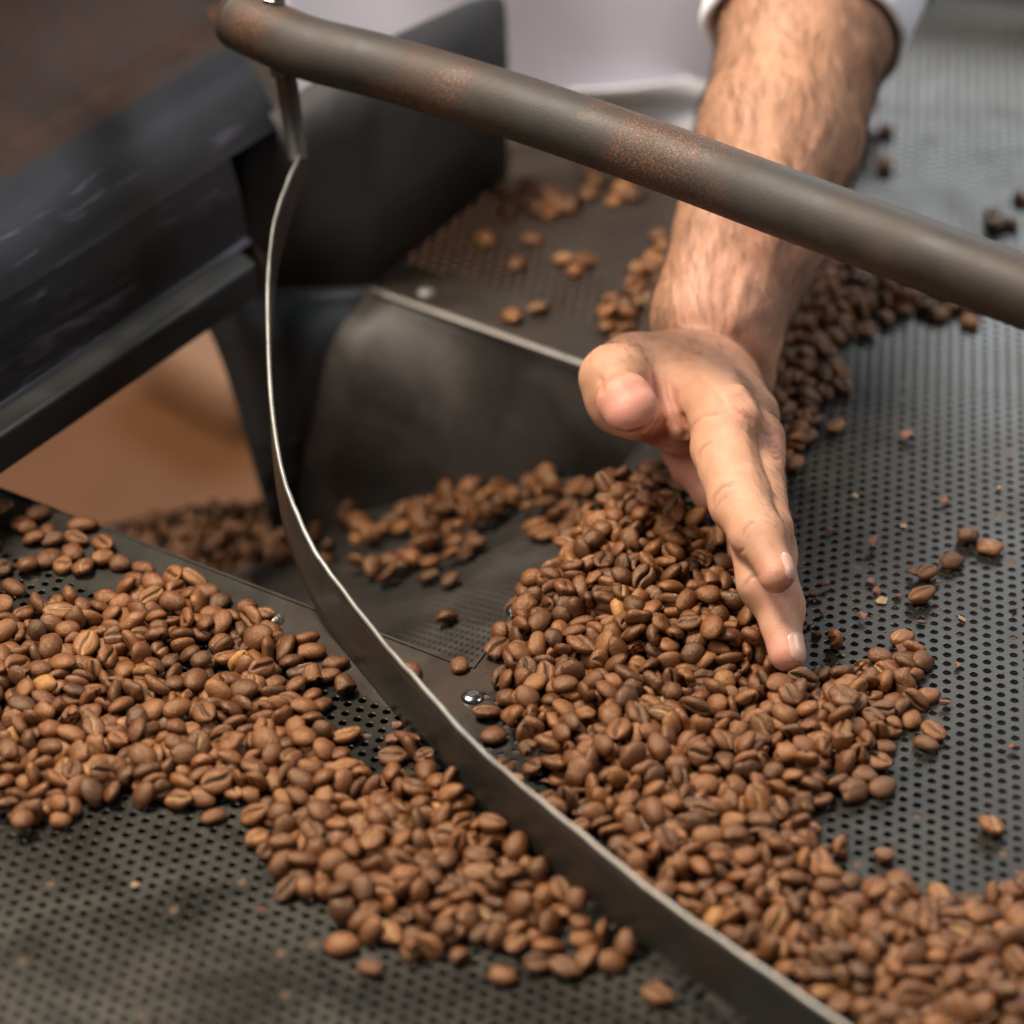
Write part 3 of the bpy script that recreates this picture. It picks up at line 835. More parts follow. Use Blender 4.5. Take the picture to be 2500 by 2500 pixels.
# body hair: short tapered strands lying along the forearm, the back of the hand and the fingers
def hair():
    ctr = (HV[HQ].mean(1)); cn = HN[HQ].mean(1)
    cp = np.stack([1250 + FPX * ctr[:, 0] / ctr[:, 2], 1250 - FPX * ctr[:, 1] / ctr[:, 2]], 1)
    arm_ax = nrm(J['wrist'] - J['fa_up'])
    p = np.zeros(len(ctr))
    onarm = (cp[:, 1] < 820) & (cp[:, 1] > -150)
    p[onarm] = 0.55
    lat = cp[:, 0] - (1970 - (cp[:, 1] - 60) * 0.295)
    p[onarm & (lat > 30)] = 1.0
    p[onarm & (lat < -110)] = 0.9
    p[(cp[:, 1] > 790) & (cp[:, 1] < 880) & (cp[:, 0] < 1760)] = 0.45
    bh = (cp[:, 0] > 1790 + (cp[:, 1] - 960) * 0.22) & (cp[:, 1] > 900) & (cp[:, 1] < 1330)
    p[bh] = 0.5
    p[(cp[:, 0] < 1700) & (cp[:, 1] > 900)] = 0
    p *= (cn[:, 2] < 0.45)
    p /= p.sum()
    N = 11500
    pick = nrg.choice(len(ctr), N, p=p)
    V, Fq = [], []
    for q in pick:
        c, n_ = ctr[q], cn[q]
        hand = cp[q][1] > 850
        wv = 0.5 * math.sin(c[1] * 0.11 + c[0] * 0.16) + 0.35 * math.sin(c[1] * 0.05 - c[0] * 0.3)
        d = arm_ax + (0.15 + wv * 0.35) * VRL + nrg.normal(0, 0.16, 3)
        if hand: d = nrm(J['i2'] - J['i1']) + 0.4 * VRL + nrg.normal(0, 0.35, 3)
        d -= n_ * (d @ n_); d = nrm(d)
        L = nrg.uniform(7, 15) if not hand else nrg.uniform(3, 6)
        if L > 6 and cp[q][1] > 760: L *= 0.6
        sidev = nrm(np.cross(d, n_)); w = 0.048 if not hand else 0.038
        cv = nrg.normal(0, 0.12)
        base = len(V)
        for i, t in enumerate((0, 0.35, 0.7, 1.0)):
            pt = c + d * L * t + sidev * cv * L * t * t + n_ * (0.1 + L * (0.30 * t - 0.16 * t * t))
            ww = w * (1 - 0.75 * t)
            for a in range(3):
                th_ = a * 2.094
                V.append(pt + ww * (math.cos(th_) * sidev + math.sin(th_) * n_))
        for i in range(3):
            for a in range(3):
                b = base + i * 3
                Fq.append((b + a, b + (a + 1) % 3, b + 3 + (a + 1) % 3, b + 3 + a))
    return np.array(V), np.array(Fq)
VRL = np.array([1.0, 0, 0])
hv, hq = hair()
hm = NT("dark_body_hair"); hm.set(Base_Color=(0.055, 0.031, 0.018), Roughness=0.45)
ho = np_mesh("arm_hair", W(hv), hq, hm.m, person, True); ho["kind"] = "stuff"

# rolled sleeve: loose cuff round the upper forearm
axs = nrm(J['elbow'] - J['fa_up']); wd = ARMW - axs * (ARMW @ axs); wd = nrm(wd); tk = np.cross(axs, wd)
def cuff(name, stations, mat, seed):
    r_ = np.random.default_rng(seed); ph = r_.uniform(0, 6, 6); n = 72; V = []
    for s_, ra, thick in stations:
        for k in range(n):
            t = 2 * math.pi * k / n
            wob = 1 + 0.018 * math.sin(3 * t + ph[0] + s_ * 0.05) + 0.012 * math.sin(7 * t + ph[1] + s_ * 0.12) + 0.006 * math.sin(13 * t + ph[2])
            V.append(J['fa_up'] + axs * (s_ + 3.0 * math.sin(t + 0.8) + 7.0 * math.cos(t) * CUFFTILT) + wob * ra * (math.cos(t) * 1.15 * wd + math.sin(t) * tk))
    m = len(stations)
    Fc = [(i * n + k, i * n + (k + 1) % n, (i + 1) * n + (k + 1) % n, (i + 1) * n + k) for i in range(m - 1) for k in range(n)]
    return mesh_obj(name, W(np.array(V)), Fc, mat, person, True)
CUFFTILT = 0.33
cuff("rolled_sleeve", [(3, 33.0, 0), (-5, 33.5, 0), (-6.8, 34.6, 0), (-7.0, 36.0, 0), (-5, 37.4, 0), (7, 38.6, 0), (25, 39.6, 0), (41, 40.6, 0), (42, 44.5, 0), (45, 46.5, 0), (81, 52, 0), (130, 62, 0)], M_SHIRT, 5)

# shirt and apron hanging behind the tray rim (out of focus)
def drape(name, tl, tr, bl_, br_, z0, z1, mat, amp, nf, seed, nu=60, nv=40, lean=0.0):
    """Cloth hanging between two ground pixels; z in mm."""
    P0, P1 = PZ(*bl_, z0), PZ(*br_, z0); r_ = np.random.default_rng(seed); ph = r_.uniform(0, 6, 8)
    V = []
    for i in range(nu):
        u = i / (nu - 1)
        for j in range(nv):
            v_ = j / (nv - 1)
            p = P0 + (P1 - P0) * u
            z = z0 + (z1 - z0) * v_ * (tl + (tr - tl) * u)
            d = amp * (math.sin(u * nf + ph[0] + v_ * 2.0) + 0.5 * math.sin(u * nf * 2.3 + ph[1] - v_ * 3) + 0.5 * math.sin(v_ * 9 + u * 5 + ph[2]))
            V.append((p[0], p[1] + 0.001 * d + lean * v_, z * 0.001))
    o = mesh_obj(name, V, grid_faces(nu, nv), mat, person, True)
    md = o.modifiers.new("solid", 'SOLIDIFY'); md.thickness = 0.0015
    return o
drape("apron", 1.0, 1.0, (700, 330), (2080, 300), 4, 330, M_APRON, 4, 6, 3)
drape("shirt_hem", 1.0, 1.0, (1390, 352), (2150, 300), 2, 32, M_SHIRT, 2.5, 5, 8)
# resting places of the beans (position, turn, size, shape, roast, pile), settled beforehand
# x, y, z in tenths of a millimetre, turn about x, y, z in degrees, size in hundredths, pile
N_INDIV = 300
BEAN_DATA = [
453,-2773,31,-168,-7,-32,108,3, -540,-2527,21,7,-4,2,109,2, 1510,-598,32,168,-7,28,114,3, -63,-1436,20,7,4,49,107,3, 1604,-1931,28,168,-7,-77,100,5, -574,-1439,29,-168,7,-155,104,2,
-391,-2477,30,-169,7,-55,104,2, 1731,-195,21,-7,-4,-52,111,3, 1231,-2087,27,168,7,3,96,5, 1394,-1342,20,7,4,81,104,3, 1410,-870,33,-168,-7,-135,116,3, -360,-1058,19,-7,-4,-87,101,3,
-1468,-383,20,7,4,-120,105,0, -92,-1302,27,168,7,16,96,3, -1848,-534,19,-7,4,-40,100,0, 1803,-270,19,-7,4,153,101,3, 1037,-1795,28,-168,-7,-143,98,5, 1430,-1478,18,-7,-4,-37,93,3,
-446,-2635,16,-7,4,157,84,2, 1547,-447,28,-168,7,-144,99,3, 1648,-362,19,7,-4,40,98,3, 1391,-2300,31,168,7,-56,109,5, 1,1473,20,7,-4,-67,107,8, -189,-1018,17,-7,-4,96,90,3,
-410,-1558,28,-168,-3,-3,98,2, 1463,-1413,27,-168,7,-50,96,3, 23,1922,20,7,4,80,106,8, 1713,2853,31,-168,-7,51,111,6, -120,2150,20,-7,4,123,106,8, 2141,2287,30,168,-7,-83,107,6,
-632,-1009,19,-7,4,21,99,3, 1931,1431,19,-7,-4,149,100,6, 1259,-2221,20,7,4,-82,108,5, -384,2322,19,7,4,-77,103,8, 1754,3214,30,168,-7,-62,106,6, 114,1534,27,168,-7,24,95,8,
1100,311,20,3,-4,37,105,3, 90,2141,18,7,4,-10,96,8, 224,1956,27,168,7,168,94,8, -1376,-410,19,7,4,156,98,0, -166,2618,18,7,-4,175,93,8, 2211,2309,18,-7,-4,-51,96,6,
1288,-1498,17,-7,-4,-23,86,3, 2294,2529,21,-7,-4,137,109,6, 652,2182,19,7,-4,-26,99,6, 158,2578,28,168,7,106,97,8, 2144,2388,27,-168,-7,-124,94,6, 2011,1918,32,143,-22,-75,95,6,
-1347,-479,16,3,-4,73,84,0, 1522,-2829,108,-159,19,116,116,5, -314,-2580,38,-109,-8,-48,110,2, 169,-2645,31,-168,-7,149,109,2, 317,-2615,26,-17,-16,173,109,2, 22,-2419,92,44,-47,-19,114,2,
1161,-1748,28,-30,-6,-141,116,3, -28,-2671,20,-7,-2,-18,107,2, 1256,-1726,22,-7,3,-135,116,3, 1242,-2821,71,149,-18,-154,113,4, 845,-2472,72,-158,-41,64,107,4, 17,-2117,79,-28,21,-101,113,2,
813,-2585,49,-6,68,-179,110,4, -1416,-1777,42,19,-45,131,112,0, 1399,-2908,82,76,50,-46,105,5, 466,-1942,92,-46,-13,114,109,3, 638,-1657,115,-128,-3,-15,111,3, -53,-2290,70,-156,47,65,116,2,
434,-1441,119,-163,-11,110,115,3, 146,-2000,30,-169,-7,-120,107,3, -353,-2332,86,-121,-39,-120,104,2, 1589,-2561,78,69,-1,18,116,5, -685,-2159,64,-19,26,18,105,2, 768,-2406,61,21,-20,117,103,4,
1196,-2719,78,46,36,95,107,4, -219,-2493,63,-26,-24,58,104,2, -997,-1746,65,-156,-6,32,110,0, 237,-2595,33,148,-7,72,105,2, 85,-2614,29,-168,7,24,101,2, 911,-2584,38,60,13,117,113,4,
748,-2604,21,-15,5,96,100,4, -1633,-1947,58,7,-6,164,105,0, -484,-2297,63,-18,-24,103,105,2, 364,-1518,111,-164,3,-103,110,3, 206,-2365,69,-22,21,174,102,2, -208,-1828,74,3,37,161,106,2,
1276,-2714,66,146,-5,-22,111,4, -448,-2481,41,-11,55,-148,100,2, -544,-2397,43,-70,-43,163,104,2, -585,-1176,34,-16,32,-54,110,0, 974,-2738,19,7,-4,-118,101,4, 874,-2126,108,178,36,27,107,4,
746,-2531,57,124,-48,49,100,4, -464,-2091,97,176,-2,73,102,2, -864,-1884,35,168,27,-177,106,2, -278,-2426,49,172,59,2,114,2, -587,-2172,72,9,-14,32,104,2, -1806,-413,32,-29,-21,-8,115,1,
1004,-1655,92,179,48,75,109,3, 261,-1294,107,-122,36,93,107,3, -1053,-1780,20,-7,-4,147,106,0, 431,-2269,25,26,-9,55,106,4, 495,-2284,30,40,-15,43,101,4, 1034,-2712,44,97,-49,112,104,4,
721,-1567,100,148,28,-53,108,3, -631,-1748,80,-41,23,70,111,2, -139,-2427,54,39,0,69,103,2, 711,-1009,179,-29,-13,84,108,3, 1499,-2595,72,-33,-16,178,103,5, -46,-2499,34,-61,4,-122,102,2,
87,-2209,48,-35,66,-100,109,2, 1023,-2796,18,-7,-4,53,96,4, -2,-1696,29,169,-7,-7,102,3, 499,-1602,101,-16,-20,113,106,3, -68,-1985,82,179,-2,163,100,2, 648,-2058,78,26,1,6,111,4,
1090,-2058,35,109,-9,-123,100,4, -1070,-1367,71,-160,0,-58,105,0, 138,-1856,38,-72,23,156,101,3, 821,-1878,91,151,-46,121,110,3, 481,-2383,18,-6,4,137,96,4, -1243,-1790,40,10,-53,23,100,0,
645,-2415,31,-46,7,83,105,4, -887,-1107,72,145,-5,-141,107,0, -640,-1940,93,-21,-2,-79,111,2, 1183,-2300,58,-24,18,88,105,5, 1162,-2889,62,-23,8,174,100,5, 1156,-1317,104,173,0,128,116,3,
-665,-2263,28,-33,-4,-112,110,2, 14,-2524,27,-168,-7,46,94,2, 1134,-1531,89,7,-68,96,106,3, 411,-1663,108,73,-41,34,111,3, 226,-1707,76,-20,45,-142,104,3, 360,-2551,39,28,48,-104,101,2,
-1530,-942,57,169,22,-106,109,0, -733,-2265,30,169,19,-123,96,2, 117,-2551,31,-34,19,17,109,2, 183,-1249,105,6,5,-168,106,3, -49,-931,32,169,5,-131,113,3, 918,-1628,92,-9,14,177,114,3,
-1123,-1804,32,-151,-17,-15,99,0, 1329,-2485,73,-150,-1,90,100,5, -1311,-1690,37,64,8,-94,111,0, 1099,-2734,20,7,2,-100,103,4, -758,-2060,61,-155,0,-172,106,2, 478,-699,179,-150,-25,54,110,3,
249,-996,93,-162,-9,140,115,3, 123,-2453,40,57,-15,77,104,2, -658,-2001,67,-170,0,-59,100,2, 71,-1622,32,171,20,139,102,3, -844,-2002,31,168,-5,48,108,2, 697,-537,152,-14,-13,-116,107,3,
510,-2093,102,-160,29,-57,95,3, 736,-2057,93,6,-10,-162,95,4, 909,-2258,70,18,-31,-134,109,4, 827,-1952,65,-20,-6,-19,115,3, -159,-2586,18,-7,4,-49,92,2, 191,-694,134,156,-12,-72,110,3,
293,-2479,34,104,-10,-104,94,2, 1140,436,40,-109,8,0,116,6, 1165,-898,44,81,47,102,104,3, 637,-1366,93,-68,7,-24,115,3, 855,-2654,29,-22,33,134,91,4, -447,-1972,94,-13,-4,-66,102,2,
-717,-1523,83,6,8,119,111,0, 201,-2430,20,7,4,-166,107,2, -235,-1946,75,-34,-40,52,101,2, 358,-1751,84,108,62,33,97,3, -8,-2240,85,-164,-4,-144,106,2, 986,-2647,65,-118,18,-26,106,4,
-1119,-1717,39,127,-16,-48,110,0, 1118,-2633,80,-73,-8,129,103,4, 1140,-1621,45,11,63,-143,106,3, 1140,-1414,89,61,37,-179,116,3, -757,-2164,40,-38,46,-129,101,2, 223,-1947,29,168,-17,31,95,3,
11,-1388,66,-63,22,73,102,3, 615,-2196,64,-30,-13,-71,105,4, 1421,-2648,66,90,2,-150,110,5, -166,-2356,68,32,41,145,102,2, -312,-1952,51,63,-61,126,101,2, -108,-2228,75,-176,-16,-7,106,2,
-1117,-1168,64,-16,-6,-102,113,0, -724,-944,21,7,-4,-170,111,0, 589,-2401,35,109,-8,-130,101,4, 141,-1645,66,154,-23,-63,98,3, 970,-1309,105,176,-19,124,103,3, -1510,-1897,18,-7,4,-49,94,0,
-776,-1906,59,-10,-15,89,104,2, 607,-2003,88,-72,-17,-169,104,3, -1356,-1505,60,168,11,-28,100,0, -1815,-45,25,-7,-15,-122,114,1, 713,-761,147,21,-6,2,101,3, 1254,-1586,30,177,2,-33,104,3,
1019,-2286,61,5,7,162,97,4, -1598,-1082,75,-3,17,139,112,0, -321,-1795,79,173,17,-4,103,2, -298,-2331,79,71,19,66,102,2, -753,-1613,69,171,-18,-112,104,2, 359,-2033,20,7,-4,113,109,3,
960,-1969,70,-15,54,97,99,4, 1283,-2291,39,-145,35,-27,103,5, 860,-1238,85,114,-40,-84,111,3, -1518,-1484,62,12,-13,160,101,0, -407,-1709,74,47,-20,-90,106,2, -1394,-1709,80,-135,13,25,95,0,
1026,-1355,75,-16,-32,-10,105,3, -1349,-1768,33,59,-13,-95,99,0, -1365,-1304,49,44,-15,-123,106,0, 555,-2178,47,4,-62,163,112,4, -912,-907,60,28,-29,11,112,0, -1534,-1740,73,-142,-11,139,100,0,
-1170,-1338,64,17,-1,40,106,0, -1583,-1566,72,-5,16,161,98,0, 1009,-1761,59,-4,-47,-119,107,3, 891,-2762,17,7,3,-102,85,4, 50,-1470,49,-132,66,21,107,3, -92,-2472,20,-2,4,49,106,2,
1323,-1166,52,-77,-48,69,116,3, -1862,-121,21,-7,-2,-67,113,1, -1244,-687,64,-23,-7,156,104,0, -850,-1531,70,38,16,-33,107,0, -1245,-1213,75,-132,-19,149,102,0, 886,-1887,63,148,-18,114,107,3,
990,-2333,29,44,7,78,100,4, -525,-2099,68,-5,-3,-65,94,2, 1100,-2220,20,-5,8,-134,99,4, 1488,-2417,61,2,-6,129,98,5, 1351,-2567,57,-20,-6,-42,107,5, 170,-1510,89,58,-20,-57,96,3,
-1372,-1110,62,-11,16,87,108,0, -1536,-1392,69,-146,7,-91,103,0, 309,-1600,105,-52,6,136,95,3, -1293,-1471,73,-49,-17,81,99,0, 505,-1009,144,-110,21,86,102,3, -1602,-409,29,168,5,90,101,1,
-392,-2204,82,-95,58,121,103,2, 755,-1812,95,-38,-15,-104,101,3, 852,-1000,127,-56,-21,-55,103,3, 163,-2302,57,-164,-19,119,104,2, 481,-292,181,-28,-23,29,103,3, 696,-2275,32,-6,28,77,116,4,
-717,-1817,56,23,-12,136,93,2, -1622,-1711,66,108,53,-72,99,0, 339,-780,159,174,-19,-166,108,3, 98,-840,79,24,-13,57,107,3, -818,-1601,61,-40,27,-99,103,0, 949,-1382,72,0,11,-41,104,3,
639,-1083,118,-28,31,-141,98,3, 1261,-2642,70,52,15,41,104,4, 1218,-2417,64,-128,4,99,106,4, -1439,-1041,75,132,1,-102,99,0, -1027,-1243,66,-64,-36,164,104,0, 1583,-2659,76,-140,8,-62,98,5,
1025,-1177,74,-132,21,-4,114,3, 569,-1730,71,144,31,-85,96,3, 1442,-2868,73,7,35,-147,106,5, -571,521,-609,-18,19,-89,116,9, -577,-2000,81,30,17,147,100,2, 395,-1353,116,-53,26,-124,103,3,
412,-1190,102,144,15,-31,113,3, 1089,-2693,61,-24,-12,-79,103,4, 952,-2507,39,165,-42,-173,102,4, 704,-2415,37,113,-29,23,97,4, 28,-1044,87,-18,27,-42,100,3, 1455,-2726,75,180,-2,137,88,5,
772,-2145,69,-2,4,28,97,4, 1118,-2328,23,-7,-14,-175,108,5, -960,-1616,64,27,-20,162,97,0, 563,-1085,81,84,9,6,103,3, 1209,-1530,72,-124,-23,-80,102,3, -1674,-1116,73,-8,-14,-49,111,0,
-953,-766,41,109,-5,129,116,0, -708,-1746,66,-6,-24,153,104,2, 534,-1887,83,7,17,78,103,3, 1433,-2498,54,144,20,140,102,5, -942,-1226,65,7,-10,2,103,0, 400,-702,185,-21,-10,-110,106,3,
408,-2151,37,-11,48,-112,96,4, 454,-927,164,118,4,5,105,3, -1641,-125,22,-7,-4,8,116,1, 929,-2664,31,-168,19,-16,100,4, -1534,-351,30,177,-7,-136,104,1, -1119,-1599,69,-34,10,-151,101,0,
769,-1082,95,-133,-17,-151,107,3, -1448,-1445,64,-175,-12,111,94,0, -1680,-398,28,168,7,174,99,1, -1737,-229,29,168,-7,26,103,1, -1379,-823,66,24,28,-151,113,0, 1073,-1552,67,-130,5,83,97,3,
434,-972,122,-11,48,119,115,3, -1260,-1616,71,21,17,-40,106,0, 951,-1735,77,13,-36,-101,97,3, 379,-1035,97,23,62,0,110,3, -963,-1543,73,-16,-21,33,102,0, -266,-2549,37,-109,21,-24,99,2,
-1599,-1761,34,141,-24,28,100,0, 227,-2500,18,7,4,12,97,2, -574,-1675,75,166,1,23,101,2, -347,-2267,94,8,4,29,104,2, -940,-1756,27,-168,6,131,95,0, -1280,-898,62,19,44,129,110,0,
200,-1461,96,62,-24,-57,107,3, -506,401,-568,153,-42,-8,105,9, 1037,-2601,72,-170,10,150,102,4, 460,-2110,55,118,31,97,111,4, -105,-2154,85,179,6,-10,97,2, -1183,-486,32,168,20,-30,103,0,
1199,-1653,20,2,-4,-33,107,3, -1093,1062,-906,-107,68,125,111,9, -1571,-1309,59,-62,-27,29,112,0, -352,-2406,31,-168,-21,-32,99,2, -1746,-346,21,7,4,-110,111,1, -1183,-1762,36,109,13,-141,100,0,
-191,441,-475,-153,-37,-76,105,9, 1415,-1255,39,-111,31,-26,100,3, 277,-777,131,-55,-44,-94,100,3, 437,-418,153,53,30,-68,107,3, -976,-1342,60,30,41,79,106,0, -1599,-1454,61,3,6,49,103,0,
559,-1263,83,6,-24,45,95,3, -999,-1877,17,7,-3,-147,87,0, 690,-247,139,11,41,-164,105,3, 1030,-2493,42,-93,22,-49,105,4, -863,-1735,55,53,-54,-170,98,0, 552,2566,22,-7,-4,-134,116,8,
270,-1771,57,-98,47,-91,101,3, -1108,-1041,58,-7,-14,-1,103,0, 728,-1640,62,27,16,93,109,3, 1085,-2835,30,31,30,-125,92,5, 1411,-2431,51,122,9,169,99,5, -757,-1702,60,-116,-8,61,103,0,
1561,-2294,36,-96,-22,84,91,5, -1160,-1460,73,19,-24,-156,101,0, -30,-1624,29,-168,7,53,101,3, -1054,-816,60,-12,-17,75,105,0, -1811,-215,26,-19,-19,8,100,1, 631,-979,178,174,13,-176,91,3,
-476,-2425,33,43,-17,35,105,2, 263,-1653,74,-95,41,-110,106,3, 333,-1275,93,-34,9,-60,102,3, 54,-1274,67,-24,-30,146,97,3, -1478,-1615,86,-42,-11,107,96,0, 1470,-1011,30,37,15,51,104,3,
859,-2404,78,-82,-27,-54,98,4, -1324,-996,52,-69,-45,-133,108,0, -309,-1858,56,-16,26,88,96,2, 628,-830,168,-30,11,-121,99,3, 599,-551,190,-52,12,-52,108,3, 1373,-2727,65,38,20,-109,87,5,
-1646,-760,73,-179,1,9,115,0, -876,-971,48,71,-66,104,105,0, -723,-1317,56,-9,17,9,102,0, 1107,-1710,34,121,8,39,96,3, -1241,-1697,70,-43,5,38,104,0, 1498,1683,89,174,7,128,113,6,
1485,-2317,31,168,-21,-50,101,5, -1109,-831,71,28,-18,-76,91,0, 1477,1862,81,166,5,-92,113,6, -415,-2295,61,124,12,157,103,2, 1232,-2568,86,-85,50,86,85,4, 1029,-2247,92,-23,7,-25,95,4,
1082,-2446,54,156,-41,153,91,5, 786,-2268,47,107,59,59,105,4, 986,-2429,38,60,34,-111,99,4, 432,-2052,60,12,36,142,107,3, -1728,-693,58,124,8,-60,104,0, 646,-1766,56,-42,18,-179,106,3,
957,-2165,72,-95,14,73,99,4, 1419,-1103,40,-171,-34,-114,114,3, 712,-1255,96,-119,0,135,98,3, 187,-1015,85,161,41,43,90,3, 1202,-2506,62,21,-18,-103,104,4, 557,-1032,112,-9,-18,-100,100,3,
-346,-1533,44,128,56,-34,101,2, 90,-983,77,34,-26,78,103,3, 1828,1642,41,-48,-35,-145,111,6, -252,-179,-371,51,-19,-149,96,9, -17,-1219,21,-7,2,30,110,3, -655,-1089,23,22,5,-161,102,0,
-467,962,-710,-20,28,116,106,9, -1730,-1564,61,12,7,-64,93,0, -763,-1173,46,-31,3,65,99,0, -54,-2352,39,51,10,141,107,2, 399,-1981,61,-32,-40,123,95,3, -1664,-1398,78,127,12,-8,92,0,
-1056,-1623,49,37,-36,-118,106,0, -1708,-1310,62,13,-6,164,106,0, 654,-1469,78,102,-63,-8,97,3, 1572,-2864,55,-16,-22,-154,115,5, 1491,1495,41,-104,-32,84,104,6, -803,-1375,57,-106,-32,-126,99,0,
938,-1235,98,-7,-7,-142,107,3, 305,796,-406,146,-3,101,103,9, 176,553,-375,138,-44,-19,106,9, -1709,-1229,71,25,-4,-85,99,0, -1606,-864,66,-4,-1,-144,98,0, 1348,894,29,177,7,-64,101,6,
799,-1598,111,42,33,-133,94,3, 794,-1698,69,-91,-22,-160,106,3, 476,-1802,72,45,17,-147,99,3, 894,-1831,91,51,-53,174,95,3, 570,-2281,33,35,29,113,100,4, 1217,-2951,73,178,26,96,106,5,
1165,-2751,36,49,42,-154,93,4, -1713,-875,66,-56,17,-177,97,0, 580,-730,152,19,-30,-142,106,3, -295,-1632,20,-7,4,90,107,2, -359,615,-558,-75,-4,-158,103,9, -203,-2036,64,-147,3,-6,107,2,
-179,-2087,72,155,73,-115,92,2, 1593,-2358,32,55,7,-100,100,5, 300,-394,140,14,-10,41,104,3, 1277,984,25,22,8,-84,108,6, 422,216,39,147,28,76,109,3, -1522,-1855,59,-33,9,148,86,0,
-361,-2075,75,57,1,-116,98,2, -1661,-1495,46,-92,-26,98,102,0, -809,-1687,21,8,-4,104,113,0, -259,-2282,93,30,21,81,93,2, 1343,-2639,65,-19,-20,-58,90,5, 1318,-1403,32,145,-3,163,101,3,
119,-1524,48,57,4,143,110,3, 544,292,20,7,4,-136,108,3, -1018,-983,30,-168,-7,-146,105,0, 784,-1449,71,-15,-26,82,96,3, 378,-1917,60,-56,-3,-135,99,3, -1301,-1396,63,49,-8,-15,112,0,
-1259,-1346,56,-3,-28,29,116,0, 970,-1467,48,52,-54,-150,112,3, -660,-1446,46,41,-68,31,99,0, 1576,1452,19,-7,4,107,103,6, -1545,-252,30,-168,-7,-56,105,1, -502,-1977,67,3,5,119,105,2,
138,-1295,69,3,24,84,94,3, 672,-1684,69,158,-12,-28,100,3, 1321,-965,20,7,-4,174,105,3, -789,-1022,33,-28,29,65,107,0, 1359,-2860,61,-9,-35,104,93,5, 639,-1951,104,150,-9,170,93,3,
-1078,-1553,66,-179,-46,76,109,0, 336,-549,155,-178,1,79,100,3, 885,-1701,71,-16,-7,129,92,3, 503,-2217,37,-148,44,-115,94,4, -1782,-714,30,-168,-10,-134,102,0, -876,-1662,58,-22,-2,-53,104,0,
394,-787,178,-157,1,93,92,3, 1761,1543,31,-169,8,-173,108,6, 1382,-1164,47,-43,-57,103,109,3, -1368,-953,72,-71,46,-39,98,0, 562,-1660,67,-32,13,-179,102,3, 1813,1489,19,7,4,41,102,6,
681,-2208,54,120,-33,-71,95,4, 1306,1175,29,-168,-7,114,102,6, -1479,-1840,32,25,-14,112,97,0, 311,-1078,80,107,-25,-153,105,3, -1618,-626,46,-116,-40,128,112,0, 638,-2319,34,102,8,102,93,4,
74,-2483,21,-22,-5,-67,92,2, -333,305,-509,-24,-16,19,96,9, 218,-1185,112,-75,-38,-169,99,3, -707,-1128,37,32,42,-64,101,0, -534,-2231,60,31,4,-42,95,2, -246,208,-461,28,5,-124,95,9,
713,-1334,73,50,-40,-32,100,3, -571,-2048,51,-39,-17,-171,101,2, -103,753,-502,-29,-76,113,98,9, 179,-1836,57,139,-66,106,95,3, 300,-670,155,39,-20,-98,93,3, -647,-1574,68,-25,19,-79,88,0,
-552,-2332,32,168,11,114,108,2, 367,-1109,84,9,-53,-33,109,3, -1710,-1422,57,53,-8,114,85,0, 70,767,-483,35,-13,-121,102,9, -1491,-1696,76,-179,0,87,91,0, 518,-1418,107,153,9,154,95,3,
968,-2700,52,21,-9,-173,91,4, 391,-1842,68,-18,7,65,93,3, -1492,-847,43,-175,30,121,110,0, -477,-1749,42,-127,54,-160,96,2, -813,-949,38,58,12,-104,116,0, 583,-2113,53,66,13,-162,104,4,
-447,-2156,40,110,-26,2,106,2, 867,-1450,73,-133,35,-42,99,3, -406,519,-564,19,-4,59,105,9, -574,890,-696,85,9,-60,99,9, 1094,-1091,33,152,-5,78,108,3, 80,-1203,77,13,18,-130,94,3,
1651,1528,19,-7,-4,-24,101,6, 516,-486,164,-137,17,-137,103,3, 810,-2371,89,-115,43,56,91,4, -195,-2177,29,-176,1,-55,101,2, -1323,-660,66,-145,-9,41,99,0, -1336,-1220,54,88,4,-34,99,0,
1151,-2459,41,33,3,45,111,4, -1648,-1204,68,-28,23,163,102,0, -1704,-1648,40,167,40,60,107,0, 72,-546,70,-20,6,105,106,3, 904,-2388,68,75,4,99,93,4, -212,-2147,61,0,-10,-102,102,2,
505,-2137,33,143,9,106,105,4, -840,-1200,37,-125,-22,-147,102,0, 536,-1536,88,-49,61,-65,106,3, 577,-666,161,-20,-52,-7,109,3, 323,1953,29,-168,7,36,104,8, -633,-1819,56,-22,-13,92,100,2,
-311,-2485,19,7,4,-73,103,2, -1602,-1887,43,52,-66,66,96,0, 34,-851,75,106,-34,-66,104,3, 1737,1760,49,86,62,-91,108,6, 503,-622,191,148,34,-37,97,3, 795,-735,100,-78,5,164,110,3,
675,-2176,84,41,8,140,99,4, 330,-1005,106,40,53,-122,106,3, -1183,-804,68,-117,-10,-74,101,0, -299,-2061,49,28,59,-42,107,2, -300,-1582,48,33,-48,-106,93,2, -744,-1067,32,-165,7,-166,111,0,
-1326,-557,58,28,-4,-29,99,0, -809,-2065,26,168,4,-112,90,2, -393,-2357,40,76,-59,-61,88,2, -332,427,-521,-167,-5,-139,102,9, 486,-1729,73,72,10,39,95,3, 571,-359,166,-31,16,119,105,3,
732,-681,138,-52,30,-67,108,3, -210,-2312,77,-168,10,-172,84,2, 675,-391,156,-23,-20,-84,108,3, 334,-1972,31,-60,-8,9,94,3, 1465,-1206,19,7,-1,27,100,3, 148,-966,97,-16,-22,-160,99,3,
488,-1122,88,-55,27,58,93,3, -166,-1964,65,132,-3,-133,91,2, 44,-691,38,26,-39,34,110,3, 5,2506,31,168,7,113,109,8, -1654,-303,19,0,-4,111,102,1, 1481,1340,28,168,5,-175,96,6,
869,-2201,33,-168,-7,-130,116,4, -1195,-1653,41,-155,43,-165,106,0, -1649,-222,29,174,-7,151,99,1, 452,-1693,73,101,-12,17,105,3, 1202,-2628,58,-7,-1,90,106,4, 1140,511,65,-19,3,83,104,6,
